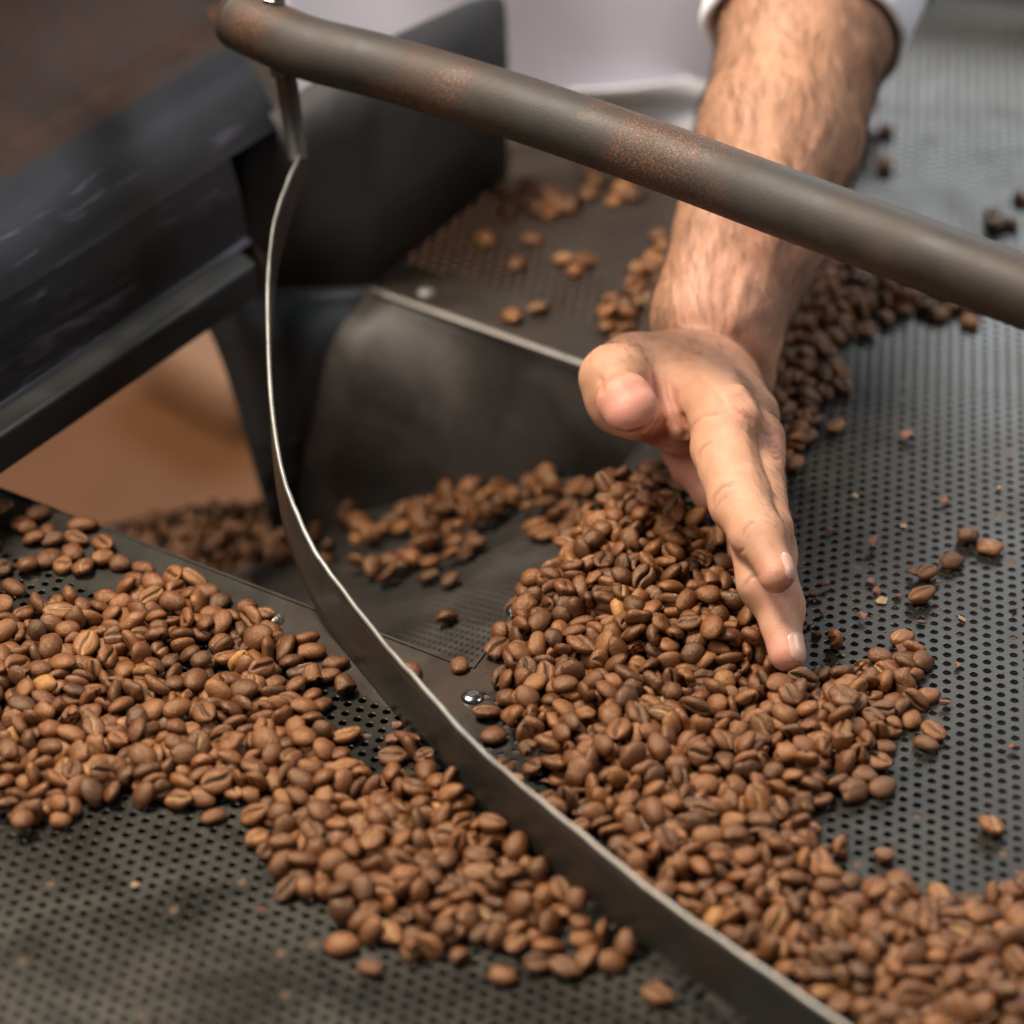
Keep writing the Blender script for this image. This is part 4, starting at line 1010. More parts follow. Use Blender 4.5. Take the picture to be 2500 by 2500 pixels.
982,-1831,36,19,55,-83,86,3, 280,-1886,34,57,17,21,99,3, 1341,-2393,60,167,-7,104,91,5, 1143,-2590,82,78,-20,-49,104,5, 831,-1756,70,54,4,88,96,3, 497,-1197,69,89,9,-42,101,3,
1009,-2190,69,159,-20,104,105,4, 1271,840,28,-168,-3,100,99,6, 29,-2259,32,42,7,160,112,2, -1186,-919,36,-119,3,-164,103,0, -210,-1750,72,-86,-32,62,97,2, -1262,-475,34,143,18,128,102,0,
31,-1161,68,13,-56,29,90,3, 478,-1522,99,22,25,7,96,3, 61,-1569,63,-158,10,-51,86,3, -1418,-906,66,-142,1,20,106,0, -1267,-1095,71,39,19,111,96,0, -1482,-1259,49,-39,-63,-1,105,0,
687,-1086,85,-28,-23,25,94,3, -75,-2082,55,70,-30,-125,105,2, 23,-2465,42,-43,10,48,89,2, 168,-1666,19,-1,2,-123,97,3, 818,-1295,71,33,52,150,102,3, -1583,-799,62,22,77,-64,101,0,
235,2432,27,32,0,-18,106,8, 730,-1970,67,-19,25,161,99,3, 22,-908,53,-115,61,86,115,3, -195,-2482,31,-170,7,-127,108,2, -1732,-1157,68,77,26,-2,102,0, 1331,1423,39,-121,40,-123,95,6,
-873,930,-801,49,-82,-89,95,9, 371,39,31,167,7,-1,110,3, 1580,1558,38,113,-26,103,101,6, 1200,803,31,7,-27,174,116,6, -43,-846,42,-26,-56,55,101,3, -575,-1745,56,-61,38,-115,102,2,
-1149,-652,36,64,10,81,106,0, 1349,1303,20,-7,-3,134,107,6, -564,-2300,59,-27,21,73,95,2, -1056,-1676,32,-48,7,47,106,0, 405,1390,19,-2,-4,-124,97,7, 743,-2242,59,0,43,94,103,4,
102,-2344,37,-25,-61,128,86,2, -165,750,-522,122,80,153,98,9, 943,-2074,52,-59,-7,-37,109,4, 350,2583,19,-7,1,80,102,8, -445,-1847,58,-2,-2,-31,94,2, 342,-1435,107,-3,16,-96,95,3,
658,-1010,129,6,-22,63,107,3, -1435,-1531,40,-8,-54,69,99,0, -1158,-978,35,16,-41,-47,98,0, -1668,-1793,38,-41,-41,-67,102,0, 1822,1740,65,-11,-3,-69,100,6, -779,693,-707,-104,47,-2,92,9,
-1424,-569,42,-4,-55,-21,106,0, -1754,-1100,75,-139,13,53,108,0, 1496,-2667,45,42,-4,36,105,5, -1838,-864,58,30,-16,43,103,0, 723,-1862,67,60,26,-78,101,3, 1272,-1444,42,94,-76,156,90,3,
144,762,-458,16,-3,-160,103,9, -872,-1776,26,18,25,21,90,0, 613,-1187,96,-30,-39,-102,92,3, 689,-2355,34,143,23,110,100,4, -366,-1844,34,143,-7,-64,110,2, -1654,-975,66,31,-26,71,99,0,
-946,-1065,50,-82,3,172,106,0, 302,-1938,32,-66,-8,21,93,3, -1016,-1161,55,5,-3,-164,106,0, -903,-714,28,-168,-7,-175,100,0, 365,106,61,150,-33,136,101,3, -978,962,-847,52,-29,50,94,9,
240,-1846,29,168,-7,45,101,3, 255,-1389,81,-3,16,101,84,3, -456,-2360,27,168,-5,-127,95,2, 80,-633,45,97,-27,-4,116,3, 1282,-2852,27,16,29,158,90,5, 408,1450,41,-49,-41,17,108,7,
-510,-1690,44,-12,57,77,107,2, -1076,-621,18,-7,-4,-115,96,0, -1265,-940,31,143,-9,-103,98,0, 1294,593,25,169,-4,63,88,6, -1121,673,-823,-112,-11,56,91,9, -695,-1370,39,-38,37,53,101,0,
1257,-1386,64,-161,10,-37,85,3, -674,-1266,19,-7,4,52,97,0, 1872,1559,28,-166,7,-138,98,6, -379,-1767,56,94,-27,-87,101,2, 824,-2004,43,-38,51,48,104,4, -536,-1877,42,-60,-44,-31,104,2,
134,412,-369,173,17,-148,88,9, 1170,-1090,37,34,-34,-128,107,3, 694,-1914,82,-60,-27,180,89,3, 186,-1367,75,31,-19,131,112,3, -1904,-419,29,-168,-7,38,103,1, 176,-802,79,-81,53,152,95,3,
1581,1930,70,109,20,4,107,6, -1668,-830,60,-46,-23,-178,106,0, -1158,-1545,71,1,-13,137,89,0, -770,867,-749,111,67,73,95,9, -1698,-990,45,150,64,-31,99,0, 600,-445,175,-31,4,-35,101,3,
1619,-2429,54,-21,-12,99,98,5, -945,-1293,40,-87,-9,-44,108,0, 438,-855,165,19,-3,-66,98,3, 619,1865,29,-27,17,-69,110,7, -19,-1161,55,-59,53,116,97,3, 585,-994,134,-6,-43,-108,102,3,
-281,-2152,57,17,11,59,97,2, 1257,-1176,62,141,-49,-60,102,3, 336,-316,132,26,-9,-76,107,3, 1245,-1060,36,56,-27,-121,99,3, -755,-1969,40,-61,47,-143,98,2, 1044,-1691,40,-178,41,14,107,3,
-1432,-1281,39,-142,44,103,98,0, 1269,-2483,69,-96,11,127,93,5, 630,-2241,28,-41,12,68,94,4, 422,-1250,81,-79,14,-175,101,3, -1298,-1145,68,103,0,177,89,0, 549,-1470,92,-1,-67,107,94,3,
1288,-2776,33,168,-18,154,106,5, -1185,-1180,56,2,-18,-132,93,0, -145,-2299,56,-46,-73,96,97,2, 1951,1799,59,154,-15,-173,100,6, 1681,1792,72,-2,-9,55,99,6, -1598,-1645,49,171,69,102,109,0,
587,-1820,71,-109,7,62,94,3, 887,-1342,60,-45,-37,63,94,3, 1950,1542,28,168,10,-8,96,6, -606,-2266,28,-39,-21,-127,91,2, 716,-2479,18,7,4,-31,96,4, 1645,1589,46,-117,36,162,114,6,
-747,-893,35,-59,-7,17,107,0, 619,-227,137,-34,-19,87,91,3, 569,-2331,25,168,-7,-54,86,4, 500,-861,149,-36,12,71,110,3, -1435,-647,26,28,-16,38,99,0, 1667,2133,30,-177,-5,-117,104,6,
-1137,-836,31,168,-7,-43,109,0, -1038,-937,41,59,42,-165,102,0, 560,-1208,91,-170,69,-56,96,3, -1361,-746,61,-79,9,135,101,0, -639,626,-657,-65,-4,-26,96,9, 386,2691,20,7,-4,-139,105,8,
-167,-1843,42,7,-12,-146,101,2, 1294,-1346,64,-134,-12,-4,93,3, 129,-601,93,150,-36,-136,109,3, 585,-1437,84,-83,43,-46,101,3, -362,-1462,31,-143,8,142,100,2, 1179,-1591,48,128,72,-164,105,3,
531,-944,150,28,-9,102,95,3, 582,-845,130,144,4,11,100,3, -855,-1462,69,-157,-9,82,97,0, -352,733,-570,-79,-39,173,108,9, 1872,2061,27,-168,-5,75,96,6, 484,1460,34,110,-8,-21,98,7,
-304,1007,-667,-58,-27,-25,99,9, -924,-1424,33,-138,-8,-141,103,0, -251,451,-504,12,49,161,93,9, 748,-1189,68,-29,17,-175,107,3, 1349,-1310,37,46,26,-141,110,3, -1467,-735,34,-3,-41,-3,99,0,
226,-928,99,-33,-15,7,93,3, 793,-1664,94,-65,-10,18,96,3, 734,-1035,105,-17,-4,-39,96,3, 171,2384,27,-168,-7,44,93,8, -389,938,-658,15,33,-102,109,9, 235,-789,103,67,66,21,101,3,
407,-2213,23,26,-17,28,89,4, 123,-1155,71,177,-32,99,108,3, -1485,-1076,40,-144,60,-67,90,0, 444,-1018,91,22,-8,-69,92,3, 748,-845,116,36,-41,77,91,3, 273,1867,17,7,-4,37,90,8,
-735,1276,-880,-88,48,116,100,9, -122,1513,-800,30,-15,-115,94,9, -1468,-1757,36,54,-24,64,105,0, 261,857,-440,162,-34,28,106,9, -1392,-1241,55,-98,-11,84,100,0, 1946,1606,49,141,-9,-73,102,6,
-572,-1813,38,129,-27,-47,102,2, 620,-1892,83,164,-2,-3,99,3, -968,-1400,39,-54,-34,-1,105,0, -859,1138,-888,-47,1,37,100,9, -95,-2386,27,-168,-7,-52,94,2, -237,590,-533,-19,25,115,107,9,
-371,-2162,73,-61,21,-21,109,2, 563,-115,102,-139,34,-21,112,3, -920,-1720,57,134,-54,-92,89,0, 300,-1822,44,-45,-61,-153,100,3, 220,-558,135,166,-19,-22,93,3, 406,-1755,58,-119,-38,-103,98,3,
-1698,-1846,47,-43,1,11,93,0, 1158,619,57,-174,-10,106,96,6, 1232,-2338,40,-56,45,-76,99,5, -656,869,-715,5,-74,42,85,9, -656,1128,-816,2,-1,-43,113,9, -21,-2420,25,7,18,26,106,2,
386,-213,131,-1,2,99,88,3, 1090,-2915,34,58,-24,-87,97,5, 1350,984,34,-168,-31,117,98,6, 174,922,-488,173,-34,-144,96,9, 262,-446,126,83,63,-54,99,3, -1214,-1729,49,-67,8,32,97,0,
893,-2497,34,60,22,-108,96,4, -263,-2212,56,61,47,38,109,2, -1721,-1725,40,-27,29,79,102,0, -151,511,-488,6,-16,4,100,9, -750,-1440,54,34,14,-69,104,0, 841,-2133,58,97,43,-80,98,4,
-1637,-1271,57,20,-19,167,94,0, 1028,-1438,56,4,48,95,91,3, 1213,629,27,-168,-3,-140,92,6, 1106,935,31,-168,-7,-62,108,6, -682,-1684,74,-2,25,1,91,0, 894,-2168,62,-1,-12,-129,98,4,
-52,847,-513,19,-18,-130,96,9, 495,201,26,168,7,-6,92,3, 73,-2431,62,-40,13,-90,92,2, 1211,-1246,73,90,38,-142,101,3, 320,-202,90,24,-23,-4,116,3, -1803,-834,30,172,-7,96,104,0,
-976,-909,26,-169,7,86,89,0, 340,-1848,37,56,43,43,93,4, 1521,-2389,21,-7,4,-122,110,5, 1611,1707,64,16,13,-25,105,6, 5,895,-533,132,-27,-93,92,9, 1907,1736,30,24,-18,128,115,6,
-1189,-893,62,48,-26,-144,99,0, 394,-2107,34,143,-22,146,100,4, 420,63,56,22,7,39,95,3, -1000,-826,30,151,5,110,98,0, 94,947,-509,-118,-51,147,102,9, 1451,1555,53,-21,37,-121,104,6,
1279,-2423,55,-16,-37,75,96,5, 1087,-1219,33,-168,-17,-101,109,3, -1546,-758,38,-108,-9,179,107,0, -259,-1713,32,-22,29,104,106,2, 409,-603,174,85,-34,-74,105,3, 276,-525,120,-158,21,-148,99,3,
464,2512,17,-7,4,-140,89,8, -424,-2039,68,-81,15,-12,102,2, 1533,-2932,54,1,-9,-53,88,5, 1210,1014,36,-58,-21,-140,103,6, -705,-1217,29,-23,25,88,100,0, -448,449,-566,-5,20,-78,84,9,
-1872,-674,33,33,-25,-29,109,0, -1226,-997,18,7,-4,-109,91,0, 979,-2019,35,38,-33,121,101,4, -866,-1359,38,-109,28,171,101,0, 548,1867,28,-164,7,8,96,7, 414,-1523,77,-151,35,-91,108,3,
115,-1069,68,111,-28,-29,92,3, -1242,-571,35,-127,8,59,102,0, 211,-1645,74,-53,38,153,97,3, 844,-2291,38,143,-31,77,105,4, 1013,-1534,51,2,-21,166,99,3, 1148,-2676,35,130,3,105,104,4,
1077,-2386,37,-74,17,-43,100,4, 933,-2396,29,143,7,89,93,4, 66,-1403,39,-102,9,150,107,3, 1444,-939,32,59,-13,166,96,3, -1055,-1398,18,-7,4,-131,96,0, 524,1706,38,-109,8,27,110,7,
-623,-2175,25,-31,-6,102,98,2, -19,2390,17,7,-3,139,86,8, -1541,-1155,37,-111,-8,173,105,0, -230,753,-568,-29,-16,14,106,9, 850,-829,94,65,-12,-98,116,3, 839,-1011,72,-87,-6,-88,90,3,
780,-495,107,14,15,40,93,3, -1314,-1567,30,-168,0,68,105,0, -1654,-1865,32,-143,-7,-114,104,0, 1335,-2720,27,-168,4,115,95,5, -1133,-564,19,7,-4,-10,102,0, 115,2429,26,168,7,-119,91,8,
387,-841,132,-19,30,-68,96,3, -1481,-1326,29,26,-17,-36,111,0, 811,-1081,56,154,15,99,93,3, -1494,-603,20,7,-3,-17,103,0, 1197,-1429,48,34,15,24,109,3, 623,-1583,88,-114,41,-158,103,3,
789,-2187,30,9,-30,18,105,4, 114,-1797,26,-178,-7,30,90,3, 1701,1631,25,26,-7,-10,107,6, 1198,-1309,68,179,-17,42,95,3, -1379,-586,20,-7,-1,83,104,0, -48,2610,18,-7,4,-106,93,8,
544,2765,27,36,6,41,102,8, 1410,1850,61,-178,15,92,105,6, -1570,-701,41,-40,-45,-120,104,0, 1410,1717,55,90,0,65,101,6, -270,701,-554,73,14,-80,91,9, -1008,-1449,33,-110,-25,13,87,0,
393,-493,155,48,-41,-65,89,3, 52,-1124,68,146,-40,100,108,3, -973,-659,18,7,2,-68,96,0, 252,-239,63,18,48,132,92,3, 1264,-1222,34,-168,-24,-102,105,3, -128,1067,-636,-21,-5,160,93,9,
752,-1389,64,35,-29,-146,96,3, -1412,-1366,20,7,3,-131,107,0, 148,-667,96,113,-10,-138,104,3, 312,-1476,72,26,15,110,92,3, 231,-596,111,-135,-37,-150,96,3, -1651,-1598,38,10,54,-178,94,0,
168,-2368,27,-173,-5,-160,94,2, -234,-2390,64,34,-10,-144,87,2, 196,-1546,42,62,67,99,92,3, 92,536,-416,21,20,-170,107,9, 568,-578,168,175,-22,-46,84,3, 826,-1333,37,134,-20,59,104,3,
719,-1444,63,-118,-15,-128,94,3, 112,-2283,21,3,4,67,109,2, 1409,-2749,33,109,8,-152,93,5, 1182,929,33,-143,7,71,106,6, 762,-341,116,-144,11,-85,96,3, 545,1670,31,-64,8,-131,92,7,
255,-838,72,42,16,-180,97,3, 1409,1496,36,-32,46,-22,93,6, -1353,-1627,41,-29,-21,170,84,0, -500,584,-618,17,14,177,106,9, 360,2757,33,-168,-25,-91,100,8, 596,220,19,7,-4,-167,101,3,
516,-750,120,55,2,-26,116,3, 803,-894,90,-58,9,-9,99,3, -45,1121,-616,149,-26,-145,111,9, 206,-250,28,-168,7,145,100,3, -594,-1558,30,16,-29,-96,101,0, 1343,-1233,20,-7,4,41,105,3,
-206,-2422,43,48,34,-157,101,2, 74,2466,30,55,-7,-106,95,8, 1218,1113,35,-14,45,-2,95,6, -548,1002,-750,7,27,152,108,9, 752,-1010,140,28,0,170,101,3, 1178,-1176,57,-23,-4,33,95,3,
363,-936,91,24,-36,91,108,3, -475,1185,-781,32,28,-130,105,9, 1444,-2778,45,71,-63,-152,94,5, 1057,-2307,27,-143,-7,72,86,4, 1016,-2085,32,109,8,38,92,4, -1277,-1245,38,-98,-49,-140,88,0,
2009,1619,17,-3,4,-157,88,6, 1397,1343,25,-35,-5,-64,91,6, 537,-2063,77,-138,-6,-40,103,3, 457,-1872,64,-27,-2,32,104,3, 179,2495,28,168,6,156,98,8, 1364,1645,64,-8,-10,127,89,6,
131,-742,81,-99,-43,-54,84,3, 1695,2031,36,-109,-8,173,104,6, 849,-1508,61,-22,-2,-14,95,3, 1440,-2567,41,-107,-52,38,96,5, 159,-1405,56,-158,-5,114,100,3, -1465,-1187,31,-168,-21,-143,99,0,
274,2491,26,-26,18,20,100,8, 325,-1719,71,51,13,-141,94,3, -1512,-674,29,-32,-23,-71,96,0, -195,986,-638,7,-11,-102,99,9, 1214,1290,30,-162,7,91,100,6, 1139,840,18,-7,-4,170,93,6,
497,1512,40,-2,48,-7,105,7, 951,-2218,28,-168,5,-94,99,4, 671,-679,116,49,-6,-169,107,3, 1521,-2512,41,-45,57,35,94,5, -1533,-1023,20,-3,-4,147,108,0, -189,1235,-699,15,-44,48,107,9,
748,-2326,30,-26,-31,-127,94,4, -1955,-60,36,47,47,-31,89,1, -694,-1557,34,-24,34,-155,106,0, -1830,-1022,64,12,-2,111,112,0, -1290,-780,59,-38,-24,-2,84,0, -779,-1243,28,-168,6,-16,98,0,
1626,-2309,36,-80,-25,-27,84,5, -1425,-1658,59,-3,-2,54,104,0, 609,1991,23,22,-9,-98,100,7, 77,-1345,43,110,-45,-113,103,3, -870,-823,27,-27,21,-35,98,0, -817,-1287,37,74,32,-1,92,0,
1476,-2463,29,-179,10,-169,99,5, 793,-2488,30,-168,-7,84,106,4, 753,-1128,75,124,-10,21,84,3, -253,1033,-660,44,-2,145,94,9, -1,-1053,61,124,-26,-85,99,3, -693,-2187,21,-10,4,77,106,2,
-385,-1983,40,66,-29,-33,106,2, -1610,-1135,42,55,-44,-125,107,0, 257,-1570,68,2,17,-126,94,3, -1115,-1304,37,105,8,83,102,0, -853,1204,-892,-50,-48,23,103,9, -1206,-1373,21,-11,-4,-164,107,0,
1531,-2762,70,-167,-13,31,116,5, 106,463,-398,-12,-21,5,98,9, -1077,-1211,24,-25,4,109,106,0, 1300,1622,62,-24,15,89,103,6, -709,-2026,29,168,-5,79,103,2, 1248,1344,38,163,-45,-98,96,6,
1396,1436,18,7,4,17,96,6, 506,-41,85,26,17,-78,86,3, -904,-1497,35,-109,6,-88,100,0, -1369,-1439,35,47,-22,-172,108,0, 350,-1213,77,-62,13,154,100,3, 504,2632,18,7,-4,-15,94,8,
1484,2158,29,-168,0,143,102,6, 610,-613,141,1,-45,29,98,3, -1098,-700,20,7,-12,-147,95,0, 1059,-1590,20,7,11,-8,97,3, -910,-1190,41,-167,-49,86,103,0, -1256,-1532,50,-6,36,118,89,0,
613,-152,113,-157,-43,51,103,3, 1459,-2888,38,168,38,122,102,5, -1767,-978,35,105,-9,20,98,0, -643,-2106,43,3,-71,89,89,2, 679,-485,162,71,22,-160,85,3, -518,-2111,32,180,1,-29,111,2,
1202,870,40,109,39,23,98,6, 1285,1266,23,10,-15,134,103,6, -1640,-1354,41,36,-43,16,109,0, -686,-1938,45,-82,56,-139,100,2, -827,-1822,27,-23,32,98,84,0, -521,1121,-780,7,25,-177,104,9,
-191,1476,-805,-2,25,153,104,9, 248,-672,101,47,32,-94,111,3, -259,1118,-656,-34,32,-77,85,9, 190,-529,-1895,-60,-11,-65,108,9, -1198,-1473,32,56,-7,-138,100,0, -1403,-500,25,23,-12,-47,101,1,
-1199,-1103,36,85,-14,-110,94,0, 673,-2123,64,-89,-19,-17,101,4, -411,-1911,49,-37,12,-129,97,2, 508,85,37,28,41,61,102,3, -1535,-1780,31,-35,-38,-42,87,0, -771,-1520,48,20,-12,-141,97,0,
1193,-2813,37,107,18,-64,99,4, -654,-2073,36,121,8,-156,103,2, 1002,-1261,70,49,45,-114,114,3, 1535,-2841,20,-7,-4,-144,108,5, -1027,-1538,25,14,-14,-78,108,0, 281,-1213,78,48,-54,3,105,3,
453,-358,142,-107,44,-140,102,3, 902,-1494,40,179,54,159,94,3, -1537,-1219,54,-19,20,-11,89,0, 1609,1637,54,76,11,142,98,6, 1737,1895,70,84,-41,177,84,6, -331,-2110,44,-153,-62,-141,99,2,
1043,-2636,30,168,7,146,105,4, 662,-1283,70,-28,21,53,97,3, 779,-642,116,-68,1,-93,97,3, -1248,-1451,39,109,-17,-117,107,0, 1111,-1343,67,36,6,120,92,3, 302,-903,85,-88,-11,-54,94,3,
-71,-2149,34,156,-7,-113,113,2, 1404,-1042,41,48,-25,160,86,3, 931,-1286,61,-16,-3,-70,103,3, 1493,2045,34,-156,7,-180,111,6, -1957,3,29,-168,-7,-105,103,1, 128,839,-470,114,-41,-117,98,9,
580,53,33,168,-17,-6,107,3, 466,-97,81,-10,-39,131,96,3, 937,-2321,37,90,27,60,95,4, 1401,1583,33,-34,22,-129,108,6, -1838,-777,37,106,-25,-166,98,0, 670,2083,20,-7,-4,-58,107,7,
-1729,-1366,35,-61,-21,-176,100,0, -1027,-754,37,59,19,141,107,0, 1060,-1373,40,97,-6,19,109,3, 1276,1459,30,151,-7,-13,98,6, 1192,740,29,143,3,-35,91,6, -1527,-1119,37,71,-26,-178,98,0,
505,2811,26,168,-7,54,92,8, 859,-2063,70,-14,19,-29,103,4, -607,951,-729,-33,16,-87,106,9, -1126,-1638,19,-7,3,30,100,0, 858,-1649,53,162,67,-42,101,3, -765,-1805,28,41,17,-49,93,2,
-102,-1944,35,64,-25,-125,96,2, -895,-1587,34,73,17,-140,93,0, -1796,-1145,41,36,33,56,102,0, 572,-806,147,-83,-27,-25,87,3, 1296,1510,39,7,48,142,104,6, 162,1028,-524,175,-18,132,102,9,
1261,-2535,46,80,-33,-57,97,4, 445,-1054,56,5,14,89,88,3, 650,-876,135,-127,20,-120,94,3, 1791,2063,27,31,-6,-159,107,6, -335,1121,-708,82,15,31,100,9, 2000,1837,30,168,-7,116,107,6,
-1751,-1211,30,-168,-7,-64,105,0, 1385,-2369,37,51,-39,-28,96,5, -7,980,-566,49,-22,-65,114,9, -1190,-603,32,24,40,169,91,0, 1238,1228,30,109,8,-10,84,6, 1822,1858,37,109,-8,-108,106,6,
427,1614,28,142,-7,19,88,7, 752,-583,102,63,-32,69,111,3, 778,-1866,48,-119,60,60,107,3, 1135,-2537,61,76,-11,146,95,4, 49,2565,34,-168,37,74,93,8, -430,-1791,29,168,-7,-118,103,2,
1985,1675,35,-129,-8,5,103,6, -1389,-1180,41,-122,35,-8,104,0, 1413,-983,19,-4,5,4,101,3, 19,-224,-269,-180,-40,-5,112,9, 1137,-2810,24,-33,-19,-63,84,4, 483,1350,28,34,-19,-157,96,7,
-1557,-1837,27,175,6,-127,91,0, -748,-2111,21,-7,4,-162,110,2, -871,-1324,44,-77,66,9,95,0, -1200,-672,23,-22,-3,-110,102,0, 138,1157,-574,57,-37,0,109,9, 1349,-2673,37,-59,0,-16,86,5,
-75,798,-536,40,0,-148,100,9, -1438,-1125,30,122,13,-62,84,0, -1605,-1193,38,24,-42,-56,103,0, 463,-607,170,148,-11,-112,94,3, 1326,1054,20,-7,-1,-110,105,6, 291,-36,30,-66,11,64,86,3,
-257,-2009,21,0,4,-76,111,2, 409,-907,132,148,-2,-121,88,3, -1741,-1435,26,-2,-22,149,102,0, 169,-896,72,-36,15,-101,107,3, 1340,-1040,20,7,-4,-165,106,3, 88,2621,26,-168,-12,-110,86,8,
1336,-1105,40,111,-26,146,107,3, 331,-1593,68,-19,46,177,91,3, -1137,-1244,33,109,-8,-108,92,0, 1251,-1307,32,-175,7,-27,112,3, 665,-1215,66,-157,-6,8,91,3, 155,-459,41,104,13,-167,112,3,
395,-348,111,76,75,65,105,3, 352,-876,93,66,59,-12,92,3, 1334,1590,31,148,7,-141,100,6, -291,1317,-759,2,-65,24,97,9, 728,-1775,44,2,-16,-30,109,3, 484,-1366,87,144,-17,143,104,3,
502,-1919,55,-13,-19,-79,101,3, 221,639,-388,169,-25,0,91,9, 1610,-2252,17,0,4,-150,88,5, -433,-2096,42,24,-11,-167,109,2, -1340,-868,35,-143,22,17,104,0, -670,1233,-856,1,0,-52,111,9,
68,1168,-617,29,10,-103,93,9, 712,-2078,37,7,37,-133,114,4, 511,-1009,78,17,-8,138,105,3, 209,-750,88,44,10,26,105,3, 1369,1757,61,16,21,78,103,6, 903,-2291,33,-109,12,95,92,4,
1122,1074,37,-12,41,-178,106,6, -976,-1032,40,114,52,-148,92,0, -97,-2277,34,157,21,-25,103,2, -1129,-1421,24,-13,16,165,103,0, -1561,-1242,30,-168,-6,-176,104,0, 50,-566,21,8,-5,-68,110,3,
1414,-2687,36,109,8,34,102,5, 115,-1371,40,90,-63,-116,87,3, -1408,-1488,20,7,1,-63,103,0, -1817,-1223,34,126,7,94,98,0, -871,-1258,27,-167,-2,-163,92,0, -390,1119,-723,94,29,-142,105,9,
226,-471,96,-131,2,103,107,3, -551,-1615,34,142,-7,-26,108,2, -190,1077,-655,-169,-4,132,95,9, 907,-1414,36,-110,-1,-38,101,3, 771,-1322,48,159,81,-10,101,3, -519,-1748,34,-86,-12,55,91,2,
680,-1164,62,-124,0,18,91,3, 844,-1403,57,137,43,-164,97,3, -1573,-910,35,-111,5,20,100,0, 1443,1962,56,15,-15,86,91,6, -703,1359,-893,-25,-69,174,96,9, 1392,-2523,31,109,8,-32,88,5,
1614,-2689,30,-168,3,36,106,5, -499,-1819,22,-24,5,121,99,2, 435,-294,129,-34,-2,-96,100,3, 540,-2003,63,162,-11,152,93,3, 60,-2173,36,-40,-41,-173,98,2, -1246,-769,34,-168,29,139,101,0,
1316,-2910,22,18,-1,-5,104,5, 1498,1631,39,-67,39,-22,98,6, 599,-1539,70,-55,-32,48,106,3, 546,131,32,23,-41,-161,88,3, 1897,1915,30,-163,-23,-116,91,6, -336,670,-581,36,18,-160,98,9,
-1058,-875,18,-7,-4,57,94,0, -1599,-970,26,29,-17,51,98,0, 568,-1365,71,8,-17,137,100,3, -1534,-1571,41,92,-27,51,105,0, 226,444,-355,31,0,-134,96,9, 528,-331,115,19,-6,-161,101,3,
-1188,-1219,22,25,6,40,95,0, 1394,-2819,37,-70,12,-78,104,5, 552,-1605,57,22,35,-26,96,3, 232,-1450,52,-56,-15,-79,97,3, 608,-1237,45,-169,60,87,102,3, 1236,1404,27,32,3,168,105,6,
-1528,-1654,43,169,-7,83,106,0, 757,-1255,44,-6,65,-134,101,3, -1742,-797,33,168,-36,-105,92,0, 935,-1667,47,124,-57,8,107,3, 1167,1310,63,38,47,139,95,6, 1525,1562,37,-44,34,-68,102,6,
708,-439,130,-176,5,-114,99,3, -1485,-1384,39,50,-39,-2,100,0, 1138,-1476,76,154,-16,73,93,3, 355,-626,135,-13,-15,-40,110,3, -1827,-1124,83,7,-17,-67,93,0, 1350,-2950,56,175,15,-155,84,5,
1131,-1261,59,-22,24,-54,107,3, 939,-1916,21,24,5,-154,91,4, 213,-324,29,35,-21,62,98,3, -1657,-927,41,5,45,-44,114,0, -122,-2062,44,155,-63,-153,97,2, -1279,-828,49,-8,-12,-24,91,0,
1358,1501,29,168,-7,-104,102,6, 281,-114,35,46,39,-116,93,3, -1805,-929,25,25,13,138,100,0, 344,-799,96,77,-1,162,101,3, 1919,1865,31,136,10,33,93,6, 207,367,-345,19,14,-149,104,9,
917,-1050,38,-83,-8,-101,104,3, 1097,725,25,28,-5,-156,105,6, -820,-1433,21,-7,0,37,109,0, 460,1549,31,-143,-7,102,99,7, -1171,-1542,26,-23,-1,-62,115,0, -1042,-1300,36,-107,2,11,100,0,
-1484,-926,31,144,-9,120,96,0, 654,-544,123,-12,-13,-107,97,3, 1155,1131,29,-169,-7,27,101,6, 821,-1597,75,-121,27,-141,107,3, -1417,-954,33,-109,-8,-153,95,0, 1306,-2525,29,-149,7,104,92,5,
220,2545,27,39,13,107,92,8, 833,-1168,36,138,-29,-90,98,3, -429,-2227,28,-29,-2,-34,116,2, 788,-964,95,-4,-22,-174,102,3, -36,-1104,30,-143,-17,57,91,3, 1060,-1486,32,44,-7,-21,109,3,
-1225,-843,30,-179,-6,-114,104,0, 559,1586,27,-168,7,3,96,7, 1034,-2422,30,-168,17,-94,97,4, 1575,-2466,19,7,-2,106,100,5, 891,-999,54,60,-82,-65,116,3, 324,-1156,60,-80,16,-48,98,3,
529,2694,17,-7,4,-6,89,8, 462,-17,69,-150,-2,39,87,3, -61,-1996,24,-6,12,126,116,2, 353,-1632,32,109,8,124,91,3, -854,-1138,21,7,2,-149,109,0, -957,-1676,34,72,5,58,96,0,
-1099,-1075,20,-20,-2,155,90,0, 623,-1126,65,-55,17,1,101,3, 849,-2575,38,-109,-14,-82,104,4, 1100,663,33,109,8,-151,92,6, -1455,-799,31,-52,-23,-35,92,0, -658,-1631,39,-141,-37,128,101,0,
190,-1155,88,50,-21,37,97,3, 1436,2104,20,-14,5,-13,99,6, 1645,1979,20,7,-4,168,105,6, 1682,-2230,30,161,-7,-122,102,5, 1554,1900,28,168,-7,2,97,6, -1227,-1588,38,143,-35,76,101,0,
348,-381,95,-42,-12,-88,107,3, 1166,513,21,1,4,-139,113,6, 486,-1301,61,3,61,87,99,3, -854,-896,31,141,7,-131,100,0, 1246,1551,45,54,-15,59,93,6, 1108,-1438,35,-144,-9,128,110,3,
-480,-1908,46,174,59,162,107,2, 1134,1275,31,169,5,171,108,6, 921,-1856,29,38,-21,4,96,3, 1904,1655,23,-24,-17,-152,90,6, 774,-2051,31,68,8,-135,89,4, 1995,1741,20,7,4,-151,105,6,
